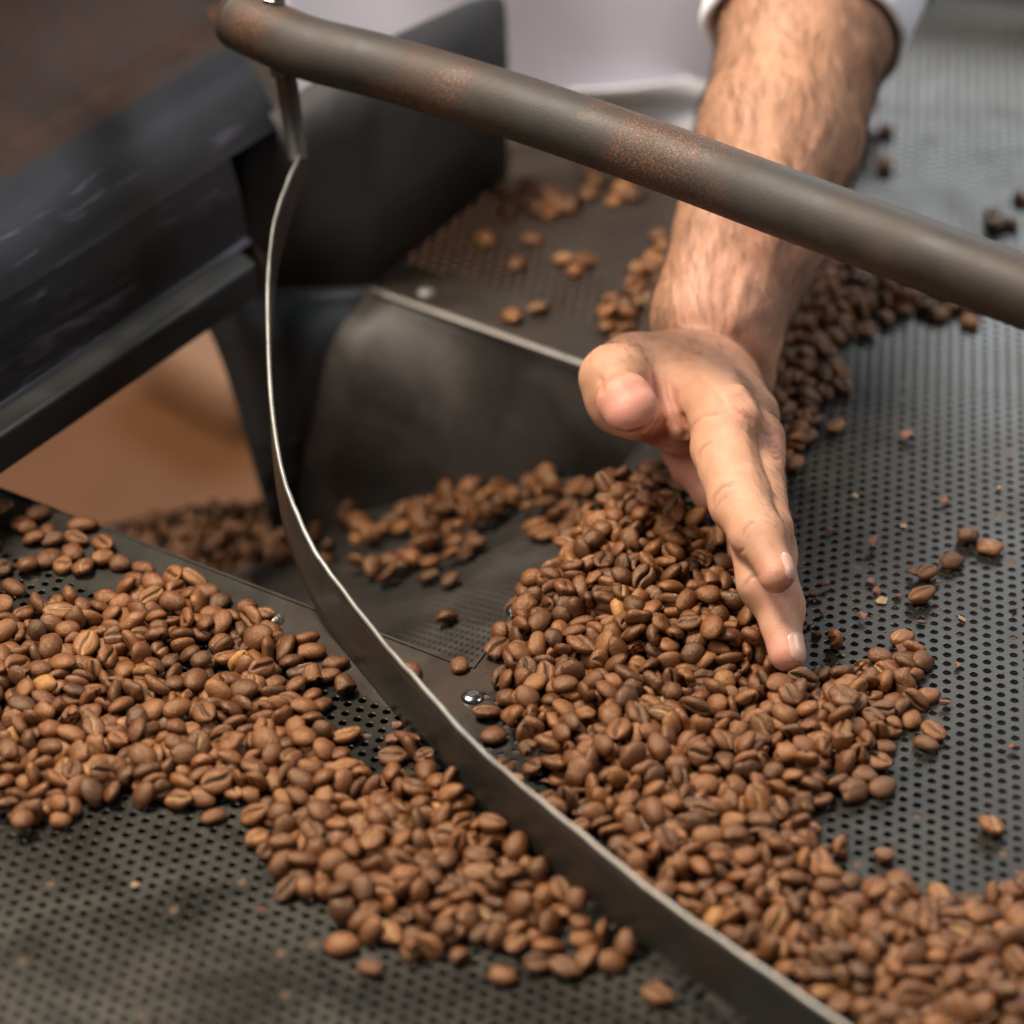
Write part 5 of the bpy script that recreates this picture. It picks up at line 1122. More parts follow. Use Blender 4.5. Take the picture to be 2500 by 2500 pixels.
380,-55,39,82,9,-74,108,3, -163,575,-509,-28,-10,44,98,9, 254,523,-362,8,24,168,100,9, 73,2679,24,-26,-19,-36,88,8, 1078,800,28,26,26,-29,93,6, -866,-1058,20,-7,1,49,108,0,
561,-278,138,-6,9,137,98,3, -1817,-1323,36,53,-4,86,114,0, 598,1551,39,-19,-39,143,116,7, 11,-1316,21,-7,-4,24,113,3, 312,549,-333,130,-24,-91,93,9, -936,-848,36,-66,25,58,98,0,
-280,-1789,24,7,21,180,95,2, 1010,-2543,27,43,7,104,94,4, -923,-994,19,-7,4,-75,102,0, 32,-992,68,160,-28,172,98,3, -1764,-160,16,-7,4,-84,84,1, 1474,-2813,45,-168,56,116,104,5,
-1659,-1698,19,2,-4,72,97,0, 1785,1782,37,128,0,-83,108,6, 1610,1780,51,40,-1,-118,98,6, 1780,1941,40,-65,-67,-78,88,6, -106,1130,-655,-51,-4,36,110,9, -349,-1933,33,-142,20,78,99,2,
1711,1694,19,7,0,-24,97,6, 1139,-1144,18,-7,4,81,92,3, 1182,1058,20,-3,0,39,103,6, 649,155,30,-168,-7,134,105,3, -1467,-1681,27,-168,-7,-59,96,0, 352,-1361,75,47,29,53,104,3,
-10,-2068,40,19,45,-175,108,2, -1722,-924,19,7,4,-19,100,0, 361,-704,146,-50,40,-2,110,3, -425,577,-587,13,-9,-170,98,9, 848,-1530,34,168,-33,-60,95,3, 1141,996,27,-143,7,156,86,6,
860,-1074,21,0,-1,-100,109,3, -161,-2004,28,-168,7,-151,97,2, 696,-1701,30,168,3,29,105,3, 879,-1135,45,119,75,55,98,3, -1327,-1052,29,-143,-7,-142,94,0, -351,975,-679,19,6,152,95,9,
229,-1722,26,171,7,128,90,3, 643,21,17,4,4,57,90,3, -1678,-659,34,143,23,120,99,0, 510,-1966,20,7,4,88,108,3, 1180,-2233,18,4,0,-141,93,5, 1530,1843,31,39,22,-66,101,6,
456,-799,137,54,-46,52,106,3, 580,-1962,56,-77,-35,-25,105,3, 963,-1532,32,168,-2,-89,114,3, 42,-760,37,46,-46,148,94,3, -1613,-1516,29,44,-3,-102,99,0, -1306,-727,38,45,45,9,96,0,
-1765,-1494,36,-130,-25,5,100,0, 1279,-2948,43,-77,55,167,96,5, -1419,-1599,30,-168,16,178,98,0, -175,-2247,33,75,21,158,88,2, -1006,-1347,35,160,37,21,94,0, 743,-792,98,28,-19,96,102,3,
174,-1105,62,-51,-46,59,104,3, 685,-1534,60,3,-22,-124,100,3, 422,-84,70,99,-12,-109,90,3, 970,-2582,31,51,16,97,95,4, -613,-1873,33,-124,6,-135,95,2, 722,-368,92,-162,70,34,105,3,
1689,1864,60,163,-30,-5,90,6, 1631,-2490,59,-12,50,-89,97,5, 1629,1902,32,-41,41,120,86,6, -934,-1134,30,-40,-21,-143,96,0, 993,-1949,17,-7,-4,17,90,4, 690,-611,101,-30,48,-35,97,3,
266,589,-367,9,1,-19,89,9, 655,-1965,49,-10,-8,97,93,3, 1080,-2573,34,-57,3,123,107,4, -308,-2354,23,26,-5,120,100,2, 955,-1758,30,-35,-1,-46,114,3, 1097,-2508,18,-1,4,83,92,4,
-156,-1910,29,-168,7,75,101,2, -1709,-1549,21,-5,-4,90,109,0, 1176,-2393,19,-7,-4,-171,99,4, 1796,2002,22,-21,-5,-9,101,6, -133,-2112,37,114,-47,-34,87,2, -717,-1909,33,-65,-17,10,92,2,
1360,1734,33,-171,27,95,98,6, -417,1000,-690,83,42,73,101,9, 54,984,-563,-19,26,102,102,9, 1613,1841,35,-76,-9,2,98,6, 443,115,21,7,4,9,113,3, 543,-1731,30,136,8,-133,92,3,
224,-180,19,-7,8,155,99,3, 1780,1636,26,-168,-7,85,90,6, -990,-1618,23,7,-12,-81,108,0, 153,-1217,67,0,6,-170,87,3, 365,-281,110,-166,-22,-10,108,3, 332,-1344,39,110,-10,-113,111,3,
297,-946,73,-87,-41,143,104,3, 1220,-2884,31,44,7,-19,104,5, 1535,1687,34,143,26,37,98,6, 397,1522,20,7,-9,-115,96,7, 644,-1417,56,-91,-57,113,99,3, 15,-2324,29,168,-7,145,104,2,
1221,1177,18,6,-4,165,92,6, -209,1150,-682,46,-1,95,101,9, 1739,1963,40,94,-15,-90,105,6, 431,-1958,35,-168,-21,34,113,3, 1661,1788,32,151,-1,131,102,6, 1841,1946,18,-7,-4,44,94,6,
307,-1759,33,-151,-43,-19,84,3, 35,-1244,35,62,28,25,96,3, -796,-1876,19,-7,-4,95,98,2, 260,-1327,40,-44,-29,-157,116,3, 1666,-2364,33,-170,-7,-158,116,5, 286,-1034,37,81,-27,-1,94,3,
-270,-1907,35,-64,-25,165,97,2, 1425,1652,28,-38,21,123,90,6, 110,-1248,32,-12,-34,164,101,3, 718,-2161,33,-168,-29,-28,95,4, -259,-1858,29,-168,-7,-17,102,2, -1127,-1501,33,47,0,121,108,0,
684,-837,101,-20,9,171,95,3, 461,-1639,56,-102,-38,-122,89,3, 251,-1527,39,109,-10,150,110,3, -473,491,-591,33,13,-145,94,9, 306,-765,57,-124,-32,101,103,3, -394,695,-611,-28,7,64,84,9,
258,-1147,60,-26,-6,-52,102,3, 1111,605,26,-38,17,-8,87,6, -609,-2002,32,50,-23,-94,94,2, 110,-788,62,175,32,-37,95,3, 1122,-1547,18,-7,-4,165,97,3, -1738,-1780,33,124,-8,-47,95,0,
-138,-2173,35,103,-11,116,96,2, 765,-1945,35,-128,-16,63,97,3, 477,-1242,42,69,77,110,91,3, 175,-397,28,-168,1,-31,98,3, 1418,1986,30,168,-6,-118,106,6, 334,862,-438,-28,19,75,96,9,
1573,-2538,41,99,42,-135,97,5, -378,-1681,25,25,17,90,97,2, 880,-1192,78,96,-37,114,84,3, 596,-1301,40,-2,46,120,107,3, -988,-1111,18,-7,-4,-68,96,0, 501,-290,141,-38,-34,41,90,3,
1134,-2873,18,-7,-4,-62,95,5, -163,1274,-711,-19,51,-147,89,9, -232,-2097,21,-7,2,-128,109,2, -47,1042,-614,-32,-7,37,103,9, -649,-1404,17,-7,-4,-49,91,0, -1236,-1297,29,-168,-7,93,101,0,
516,-1614,18,-7,-3,-111,96,3, 201,-537,76,47,19,81,97,3, -1179,-1283,40,112,45,-71,95,0, 736,-291,83,102,-8,171,109,3, 707,-1375,19,7,-4,-153,101,3, -1646,-1301,19,6,4,-47,101,0,
766,-332,28,-7,-36,176,88,3, 1507,1931,57,-127,-14,45,95,6, 566,-428,144,-174,7,88,94,3, 642,-744,114,89,-37,-53,101,3, 139,-527,60,-58,2,162,100,3, 296,465,-318,-171,-15,54,112,9,
922,-2002,19,6,4,-47,102,4, 775,-1138,39,-171,-50,-52,96,3, 193,-1787,18,7,4,-92,97,3, 362,-1559,42,73,-25,109,113,3, 632,-1833,46,-59,-66,31,102,3, -681,-1860,25,-44,7,7,85,2,
-751,-1319,28,-168,-1,92,98,0, 338,-473,109,-11,-14,72,110,3, 291,-300,88,27,-16,95,97,3, -288,1084,-691,-173,-4,-140,96,9, -1417,-723,19,-7,-1,84,97,0, -147,810,-546,23,-56,-110,105,9,
407,926,-431,58,19,176,93,9, 1557,1762,26,171,-7,-88,88,6, 978,-1388,32,-146,-7,-102,102,3, 1557,-2637,25,37,6,-53,90,5, 1474,1790,27,4,20,-17,113,6, 606,-2022,34,180,12,83,113,3,
531,-8,59,142,5,72,102,3, 1461,1705,31,-154,-7,-74,103,6, 359,-1769,17,7,3,-106,86,3, 1094,536,29,168,-7,65,101,6, 1185,677,27,-39,-7,13,95,6, 614,-1572,30,167,-3,86,103,3,
-403,1225,-772,29,10,46,97,9, -452,1253,-807,13,-28,-62,108,9, -1760,-1683,61,-111,16,82,93,0, 1347,-2839,19,7,4,-88,100,5, -1387,-1694,30,-168,7,78,107,0, 671,1935,31,168,7,-19,108,7,
139,-1580,21,-16,4,16,102,3, 194,-1028,37,130,-24,-19,103,3, 150,1093,-555,-153,38,-133,95,9, 576,1924,17,-3,4,175,85,7, -1308,-1195,33,-142,21,-46,97,0, -309,1199,-745,-26,22,85,109,9,
-1145,-761,25,-27,-2,-16,108,0, 1724,1840,31,168,-7,25,109,6, 1102,-1300,32,-142,7,53,101,3, 1571,1631,28,143,7,-30,89,6, 267,-1393,34,61,-24,-168,96,3, -240,-2279,49,169,11,-107,92,2,
-1101,-1007,28,168,-1,139,98,0, 347,-842,75,-83,23,-11,100,3, 406,-1621,79,-92,-19,-16,105,3, 154,-991,41,88,-35,-137,100,3, -1347,-800,20,7,-4,-160,105,0, 1273,-1112,30,-47,17,153,92,3,
200,-1470,30,150,-7,-114,96,3, 586,-928,104,170,-35,127,111,3, -1050,-1130,20,-20,-5,75,88,0, 525,-192,91,103,-33,5,110,3, 534,-1256,34,144,7,96,110,3, 215,-1255,59,-5,24,56,108,3,
1843,1724,29,168,5,-62,101,6, 750,-1514,66,5,19,-4,89,3, 1499,1758,60,-20,-15,-164,102,6, 453,1286,20,-7,-4,-120,105,7, -553,-2178,31,35,28,-170,97,2, 517,-1153,47,120,75,-49,101,3,
-1311,-543,28,-168,-6,-22,98,0, 1015,-2249,19,7,-4,-78,99,4, 1344,-2459,29,176,-3,148,101,5, 536,-619,121,-49,-20,-140,105,3, 1768,1899,16,-7,-4,-32,84,6, -78,936,-587,-32,7,47,101,9,
1855,1805,27,-16,-26,37,93,6, 1578,-2765,30,177,7,-162,104,5, -1732,-1316,28,-168,7,2,100,0, 649,-201,101,-8,-43,124,108,3, 184,-704,73,33,10,56,98,3, 615,-1721,28,-7,-26,56,103,3,
1442,-2386,18,-7,4,-131,95,5, -1563,-847,17,-7,4,55,86,0, 455,-558,146,128,12,-149,101,3, 515,-691,112,119,-85,120,105,3, 487,-1473,65,-26,-1,-131,109,3, 644,-441,127,52,27,-74,100,3,
-1308,-1298,18,-2,-4,-49,96,0, 302,-1274,48,50,62,83,104,3, -384,1183,-749,31,-6,57,101,9, 631,-614,97,28,20,-79,104,3, -1565,-1078,32,-109,-8,0,91,0, 481,-1573,60,-1,-7,-167,103,3,
883,-1780,41,-5,-51,19,105,3, -1309,-1484,18,7,4,-31,92,0, -998,-1211,21,7,-4,-14,110,0, -725,-1750,20,-7,-4,-147,107,2, 1195,-2316,17,11,0,104,84,5, 1205,-1132,26,170,7,72,91,3,
677,-1864,42,109,-40,-78,102,3, 300,-1440,33,-146,24,35,98,3, -724,1382,-914,-103,29,34,99,9, -182,1542,-829,4,-29,-40,90,9, 779,-2388,17,4,3,24,88,4, 536,1771,18,-7,4,32,91,7,
-1483,-1448,19,-7,7,12,97,0, 430,-499,129,69,49,118,89,3, 927,-1806,17,-7,-4,124,85,3, 131,-1460,26,168,7,-155,89,3, 257,927,-471,-179,47,108,93,9, 606,-346,134,-4,2,-110,94,3,
110,-731,30,168,-6,-122,107,3, -1465,-1008,33,-78,-9,90,89,0, 223,-1289,28,-169,7,64,98,3, 434,-755,123,-55,74,12,104,3, -432,-1701,17,7,4,77,90,2, 1588,2054,18,5,4,46,95,6,
1227,-1493,31,130,8,93,90,3, 788,-1554,71,-38,4,-122,88,3, -1411,-1011,18,-7,4,23,92,0, 1221,-2749,25,37,-6,53,91,4, -2,-805,20,7,4,-124,106,3, 590,-1021,65,-13,8,73,104,3,
-1690,-747,18,7,4,75,92,0, 532,-528,131,162,-2,-7,96,3, -1413,-1069,24,26,-20,30,86,0, -564,-1916,18,-6,-4,-40,92,2, 1381,2055,34,-145,13,168,105,6, 542,-1874,34,145,-7,103,110,4,
1623,-2796,69,175,11,-175,106,5, -368,813,-631,-31,-11,27,101,9, -1549,-1497,21,-7,4,128,112,0, -945,-1550,29,37,-21,10,94,0, 1686,-2283,50,43,16,42,92,5, -345,769,-589,-124,-18,21,103,9,
780,-1016,63,8,11,18,100,3, -1358,-693,32,-132,-9,150,95,0, -251,1267,-743,162,7,-161,86,9, -1654,-1424,25,-10,20,162,101,0, 507,-1794,30,24,28,-102,99,3, 440,-679,131,4,-28,108,115,3,
688,-799,79,173,-15,106,108,3, 1305,-2611,20,-11,-4,88,102,5, -1576,-1705,33,-113,17,-37,90,0, -610,-1654,31,29,-31,123,97,2, 716,-127,19,-7,2,-122,100,3, 1377,-2608,20,-3,-1,-92,103,5,
444,-225,98,12,-10,157,103,3, 883,-1291,24,-28,5,146,101,3, 247,-976,35,-138,-12,-46,107,3, -1599,-1581,32,142,6,54,101,0, 498,-430,130,-20,51,16,88,3, 595,-500,152,-164,25,7,109,3,
-1969,-253,19,-7,4,-37,100,1, -1015,-1708,19,6,-8,-118,94,0, 1078,374,22,26,-18,-103,84,6, -1614,-702,32,-143,16,113,96,0, 695,-947,128,50,29,-66,107,3, 370,-1697,38,63,-32,-41,101,3,
1076,960,60,30,-28,-27,95,6, 850,-2062,21,7,4,98,112,4, 705,-1074,52,-153,-21,-78,102,3, 1499,-2734,19,7,4,179,99,5, -530,-1993,22,20,5,-137,102,2, -1801,-1407,29,158,-9,-142,93,0,
-1330,-934,26,-169,7,-127,90,0, -295,-2182,18,-7,-4,175,94,2, -1333,-1378,25,-168,7,-5,87,0, -669,-1801,17,-7,-4,161,86,2, -1672,-1048,32,61,8,-155,99,0, -489,-2047,43,95,-50,158,100,2,
862,-2444,29,147,3,-139,92,4, 416,-1314,62,6,-30,-52,104,3, -480,-2281,29,168,-16,147,94,2, 102,1024,-548,129,-22,-48,95,9, 484,-473,107,-19,-13,-95,95,3, -651,-1512,18,-7,4,-126,97,0,
-1757,-1044,31,-39,-6,-130,112,0, 845,-1936,26,-169,0,24,90,3, 713,-529,94,40,12,-91,114,3, 1186,-2945,29,-168,-7,133,101,5, -1768,-1620,34,109,-24,6,89,0, 81,-832,32,168,21,75,102,3,
-1145,-1126,24,16,-11,15,105,0, -1274,-1622,30,178,31,-116,86,0, 1566,1983,38,-53,-40,-56,97,6, 1290,-2385,20,-7,-4,98,107,5, 88,-1020,19,7,-1,-46,101,3, 770,-1198,19,-7,-3,-163,98,3,
-1556,-1350,23,2,-19,45,96,0, 325,-90,28,168,7,118,100,3, 635,-932,146,56,-4,-46,94,3, 678,-1020,71,57,-21,172,102,3, 518,-1062,37,41,38,23,102,3, 689,-728,104,95,42,171,101,3,
791,-810,38,110,26,143,101,3, 615,1626,26,33,-6,146,103,7, 824,-764,38,57,-17,-24,98,3, -3,-2151,26,-28,-5,-111,109,2, 1917,1807,16,4,-3,160,84,6, 537,-2056,28,-168,-7,-66,99,4,
812,-1786,28,44,-10,79,94,3, -1239,-1181,32,-168,28,-33,94,0, -584,-2119,34,59,-24,-78,97,2, 1397,1812,26,180,7,-28,90,6, 1323,1797,24,-7,23,116,94,6, 654,-1608,66,114,19,48,96,3,
699,-905,112,154,3,142,92,3, -357,-2289,29,168,-7,31,103,2, 455,-1120,33,-143,-7,13,107,3, 298,-1680,30,-168,7,-105,104,3, 259,-1596,31,-168,-4,-46,110,3, 1495,-2550,39,49,71,101,84,5,
1489,-2944,19,7,4,179,99,5, 705,-1931,22,22,5,35,100,3, 783,-263,35,68,-8,13,102,3, 1567,-2923,18,-7,-1,-94,97,5, 1184,1469,29,168,7,-102,101,6, 374,-1893,32,122,8,-137,92,3,
930,-2126,21,4,2,-85,108,4, 878,-880,44,-46,26,-75,111,3, 795,-504,47,14,-59,-83,108,3, 836,-1460,33,167,-39,-180,87,3, 501,-163,100,71,50,-160,89,3, 1438,-2976,43,-27,1,172,105,5,
416,-1663,22,22,6,80,99,3, 546,-374,100,122,9,46,100,3, 685,40,120,-148,18,57,110,3, 717,-1130,28,152,0,77,89,3, 670,-2025,33,-117,-8,-123,94,4, 577,-1662,19,7,-4,16,97,3,
9,-979,19,-7,-4,-112,100,3, -1064,-795,26,-168,2,-75,90,0, 811,-1245,35,-174,-35,68,96,3, 1334,1878,32,-144,-7,-3,104,6, 426,-1398,65,-22,-7,-73,104,3, 791,-2114,32,172,21,-29,103,4,
812,-2324,36,-25,55,-177,87,4, 995,-1631,23,-24,-3,-72,103,3, 836,-1831,49,41,-56,66,116,3, -1264,-1697,18,-4,4,-86,94,0, -45,-2222,34,178,-36,47,93,2, -723,-1634,29,175,3,65,100,0,
-59,882,-552,175,15,-156,94,9, 139,-652,32,-109,6,-141,91,3, 1046,-1150,22,26,-9,-19,90,3, 1171,-1321,18,7,6,-25,91,3, 655,-1323,33,-70,-8,-74,94,3, 743,-413,41,-13,65,35,94,3,
639,-1054,45,62,45,49,111,3, 352,419,-298,-179,-5,-84,99,9, 240,-757,38,-148,34,-142,102,3, 858,-1591,20,-6,10,13,96,3, 12,-1140,16,2,4,-96,84,3, -1314,-623,24,-7,-22,159,95,0,
170,-495,35,73,-14,22,95,3, 901,-1230,29,150,-3,-14,91,3, 454,-1883,19,7,0,-132,99,3, -262,1152,-691,37,46,-8,94,9, 475,-2035,27,8,-30,-5,93,3, 136,-889,32,-60,-19,129,93,3,
509,-915,117,11,-6,80,98,3, 634,1313,17,-7,-4,176,88,7, 448,-1762,28,160,-7,51,94,3, 600,-284,101,42,5,-172,97,3, 1047,859,28,-169,7,-155,99,6, 657,-277,70,-41,46,140,103,3,
406,-1825,34,-166,0,-52,97,3, 393,-435,112,-44,42,-28,92,3, -1585,-1412,22,-26,-5,136,96,0, 663,1760,33,160,7,166,111,7, 1471,1586,30,-144,7,-68,95,6, 182,-840,27,-28,-2,27,111,3,
142,-1308,34,133,-8,-2,100,3, 1077,1017,35,145,-33,19,96,6, 1203,1565,18,-6,-4,108,94,6, -612,-1941,43,-23,-20,13,96,2, 790,-1648,31,-172,1,-153,106,3, -1259,-662,32,-144,-16,85,98,0,
645,-978,84,-63,7,7,92,3, 776,-1576,23,15,9,23,106,3, 230,302,-317,14,2,-50,104,9, 569,-1795,20,-7,9,-82,100,3, 1097,1164,29,-36,-20,11,96,6, 309,-675,76,32,20,54,107,3,
-518,-2221,19,-11,4,-177,96,2, 248,-892,57,-4,7,82,88,3, 393,-532,113,-5,34,79,104,3, 287,-281,38,61,25,-8,108,3, 1012,-2155,20,7,-4,149,103,4, 1340,1948,19,-7,-4,45,101,6,
-853,-1614,18,-7,-1,-162,95,0, -1678,-1177,19,-7,-4,41,99,0, -737,-1411,18,-6,-4,-43,96,0, -1475,-1596,37,25,-32,-54,98,0, -1350,-1122,29,-175,7,138,101,0, 175,-764,36,73,22,-47,96,3,
-1885,-745,25,-168,-7,24,85,0, 1225,-1377,17,7,-4,28,91,3, 722,-954,78,-10,-15,23,89,3, -1712,-855,18,7,-4,173,96,0, 1686,1910,19,7,-4,4,98,6, 274,-394,91,3,1,171,113,3,
-207,-1940,37,76,25,-95,98,2, -886,-1679,18,-7,-1,-35,93,0, -629,-1736,29,168,7,17,101,2, 473,17,31,168,-7,-148,111,3, 942,-1148,40,-47,55,30,93,3, 1464,1886,28,-143,7,-178,88,6,
1142,-2583,19,-7,4,119,98,4, -1878,-914,26,168,7,-67,92,0, 367,149,28,168,7,-118,98,3, 357,-1427,60,-102,3,5,97,3, 1194,1682,26,-168,6,121,91,6, 245,-1172,30,168,7,15,106,3,
1120,1361,43,14,-51,-30,111,6, -691,-1689,30,111,-12,-169,84,2, 489,-1428,32,-168,-9,168,110,3, 681,-1471,26,168,-5,-1,91,3, 739,-484,71,157,-16,49,106,3, 1608,-2618,35,60,-20,154,99,5,
1191,-2527,19,-7,1,-23,98,4, -1271,-1108,22,-12,4,-42,111,0, 871,-932,80,48,-53,-4,101,3, -772,-1569,19,-4,-4,-93,100,0, 785,-195,30,168,-7,-92,107,3, 86,-1188,19,7,-4,153,101,3,
1615,1703,27,-168,-7,92,94,6, 1483,-2611,29,-151,3,159,92,5, -1965,-726,35,109,21,13,94,0, 898,3110,29,-168,7,150,104,6, -1792,-1560,33,-126,-8,-53,96,0, 295,339,-309,-18,23,117,112,9,
-839,-1519,29,168,3,-133,102,0, -1813,-1661,41,-42,59,-121,94,0, 1571,-2992,39,-53,59,46,87,5, 1116,-3037,38,-47,39,145,100,5, 1462,-3031,70,86,-2,-147,97,5, 1661,-2595,36,12,-47,155,96,5,
1727,-2552,20,-7,-1,-169,103,5, 1734,-2326,46,157,-76,80,100,5, 1409,-3041,29,-168,7,-8,102,5, 1663,-2451,20,0,4,-108,107,5, 1132,-2978,34,-41,21,156,108,5, 1710,-2479,43,-33,-5,-136,115,5,
1714,-2402,54,22,3,16,95,5, -1836,-1136,18,-7,-2,-88,91,0, -717,-1485,16,7,-4,24,84,0, -1914,-1346,31,-168,-21,-124,98,0, 1390,-2940,18,-2,0,-116,92,5, -1929,-826,26,20,16,-161,105,0,
1733,-2600,39,-61,-43,162,96,5, 1245,-2999,43,34,63,164,99,5, 1697,-2536,70,-31,13,-135,100,5, 1675,-2756,34,-109,-8,166,96,5, 1302,-3032,64,-126,37,-26,101,5, 1652,-2542,30,-68,8,27,86,5,
1658,-2863,32,40,-23,31,100,5, 873,-2369,29,-168,-7,48,101,4, 738,-2008,36,-142,-44,-144,92,4, 1334,-3075,46,-140,62,164,103,5, -1883,-1496,29,51,4,176,93,0, 1696,-2720,84,-131,-24,42,99,5,
-1630,-774,28,177,7,38,95,0, -1960,-964,29,168,12,109,99,0, -1966,-903,34,63,-8,-175,103,0, 624,-1908,34,-178,18,-9,111,4, 1170,-3062,19,7,-4,-56,100,5, 1496,1972,20,7,-4,36,103,6,
1327,-2998,19,2,4,-7,98,5, 1584,-3046,29,179,7,-121,100,5, 1483,-3066,53,72,35,8,108,5, 1252,-3052,20,7,4,58,104,5, 1739,-2255,34,-122,-8,-84,98,5, 1646,-2808,18,0,3,-52,93,5,
-1924,-1028,36,109,-8,-164,101,0, 1617,-2927,35,28,-37,113,103,5, 1507,-3016,19,-7,-4,-2,100,5, 1669,-2653,52,-151,-71,-157,89,5, 1234,-2471,18,-7,4,-3,92,4, -1795,-1800,22,22,-14,-46,90,0,
-1833,-1047,19,7,-3,-1,100,0, -1911,-778,60,-79,-16,17,93,0, -1768,-1872,20,1,4,21,108,0, 1234,-2672,20,6,-8,90,100,4, -1424,-856,26,-168,7,143,89,0, -1848,-1624,20,-2,-4,-133,103,0,
-1830,-1590,53,-22,2,-17,88,0, -1865,-1237,33,-13,48,109,87,0, 666,-351,61,-171,-2,139,96,3, 521,-298,64,-12,31,134,92,3, 459,-865,95,18,1,159,107,3, 785,-606,41,-78,-54,-128,94,3,
1222,-2593,28,-168,-7,30,98,4, 618,-2135,18,-7,4,64,95,4, -1931,-1098,26,2,-23,-109,101,0, 819,-931,46,-165,-49,151,95,3, -1970,-342,20,7,-4,-99,107,1, -2030,-49,30,168,4,-165,105,1,
468,-627,110,-20,-19,127,101,3, 747,-847,54,0,20,89,101,3, 362,-324,50,2,-3,151,97,3, 500,-245,30,61,2,-8,90,3, 498,-502,60,13,-29,67,90,3, 575,-724,93,-47,-13,-155,90,3,
579,-665,96,-22,-39,-26,104,3, -1989,-445,30,174,-7,-23,103,1, -2004,-175,17,-7,4,172,90,1, 661,-388,101,-43,26,-87,102,3, 480,-404,96,178,-32,150,86,3, 1323,1938,62,10,-25,-23,100,6,
1671,-2708,41,143,-54,177,89,5, 1648,-3050,30,-24,-30,-134,96,5, 625,-790,130,-66,-29,120,100,3, 546,-249,86,60,0,-160,106,3, 555,-807,80,7,-9,-54,91,3, 726,-224,38,-64,-46,-75,93,3,
28,-2365,54,-3,10,-130,97,2, 510,-560,100,-156,25,98,103,3, -195,-2293,16,7,-4,-93,84,2, 513,-818,113,161,26,-162,84,3, 560,-465,112,162,-7,3,93,3, 649,-675,70,-157,-6,-158,97,3,
486,-724,68,4,-42,172,97,3, 427,-577,89,6,-32,-165,99,3, 637,-500,87,147,16,-40,112,3, 411,-789,96,16,-44,-154,90,3, 654,-587,66,25,14,-76,101,3, 354,-1263,34,-53,-23,-78,98,3,
535,-433,59,-96,12,-115,102,3, -227,-911,-905,172,-26,-94,94,9, 423,-390,66,20,2,-162,99,3, 719,-560,36,83,27,-103,91,3, -1642,-1079,29,-144,7,-137,92,0, -1869,-976,31,-36,-21,159,104,0,
-965,-1492,28,-15,-25,142,101,0, -459,-1975,40,159,43,140,105,2, -432,-1871,18,7,4,142,96,2, 492,-629,23,16,-16,170,97,3, -240,-2352,21,16,16,39,87,2, 639,-951,39,137,43,-129,98,3,
385,-603,51,-14,12,-157,109,3, 252,-512,33,-145,3,2,104,3, 827,-616,83,-64,-27,-70,111,3, 520,-997,34,-175,34,-17,94,3, 766,-714,32,169,16,-123,104,3, 652,-730,35,-23,-34,-121,111,3,
356,-196,18,-7,-4,23,92,3, 689,-1559,20,7,4,144,103,3, 516,-1535,20,7,3,-169,104,3, 342,-519,34,125,-6,-34,96,3, 471,-1051,17,7,1,-134,91,3, 419,-789,40,146,-40,-25,102,3,
528,-876,78,-139,-54,-9,109,3, 592,-1427,28,-168,-7,90,97,3, 935,-1201,40,30,45,86,106,3, 699,-444,83,166,-22,-2,86,3, 686,-262,34,69,26,-119,92,3, 279,120,-272,20,21,-173,101,9,
504,-616,69,-6,-12,-32,106,3, 324,-1532,37,99,14,-88,98,3, 403,-853,20,6,-4,8,107,3, 449,-727,27,8,28,140,96,3, 453,-977,27,-168,5,-129,95,3, 397,-1382,20,-7,4,6,107,3,
1012,1255,19,1,1,163,100,6, 1261,1768,30,167,-7,120,104,6, -329,-1743,27,26,-13,-97,108,2, -570,-405,-1138,-33,30,-12,106,9, 73,-2399,19,-2,-4,162,100,2, -288,-2267,33,-110,-8,107,93,2,
385,-1471,68,132,27,-154,98,3, 286,-907,27,160,7,-38,90,3, 588,-257,31,169,7,87,109,3, 566,-1116,23,-25,0,-5,99,3, 599,-859,31,-34,20,-11,107,3, 262,-344,55,-9,4,-70,95,3,
637,-1158,27,168,-7,172,94,3, 693,-627,34,-17,-46,-42,90,3, 1174,-1217,20,7,0,2,108,3, -207,-1795,19,-7,-4,-127,100,2, 405,-991,47,17,-24,29,97,3, 588,-732,36,-121,-24,-68,96,3,
450,-325,85,-160,-22,-42,104,3, 721,-892,29,-168,-7,-51,104,3, 318,-994,18,7,-4,-35,93,3, 422,-522,45,70,-68,-178,98,3, 362,-274,30,-143,7,-55,94,3, 258,-593,32,-150,-7,81,104,3,
424,-230,21,-5,-4,-114,110,3, 487,-55,37,143,27,22,107,3, -162,-2367,31,-153,24,-176,90,2, -368,-2051,19,7,8,155,97,2, -349,-2224,51,152,15,81,102,2, -378,-2134,17,7,-4,145,88,2,
844,-857,16,7,-4,109,84,3, 588,-1022,28,168,0,81,99,3, 486,-938,75,-131,-6,58,110,3, 773,-1734,19,-2,-8,143,96,3, 579,-916,36,-36,39,8,101,3, 763,-956,36,-62,-25,-118,102,3,
355,-550,91,153,22,0,106,3, 202,-1101,31,142,-7,120,97,3, -1878,-1551,26,-168,-7,-42,89,0, -1858,-1398,28,52,8,-118,90,0, 1316,2005,35,109,-8,27,99,6, 1355,1663,22,23,7,-152,97,6,
327,-871,39,-172,14,106,95,3, 485,-808,74,163,27,-86,99,3, 265,-829,29,168,5,69,103,3, 611,-1351,23,7,-21,-166,92,3, 592,-512,36,57,-30,60,99,3, 435,-410,23,21,3,-107,104,3,
296,-215,28,36,7,-99,104,3, 685,-1241,29,168,-3,53,101,3, 115,-1117,20,7,11,79,98,3, 603,-132,29,38,-19,-25,98,3, 570,-528,85,-12,16,111,98,3, 798,-402,36,-84,19,95,93,3,
929,-1598,49,-36,11,117,102,3, 299,-449,28,177,0,-141,95,3, 1172,1366,27,168,7,151,96,6, 1258,1615,28,168,-10,-120,96,6, 1250,1981,29,-127,8,-95,85,6, 734,1863,32,-54,8,-7,102,7,
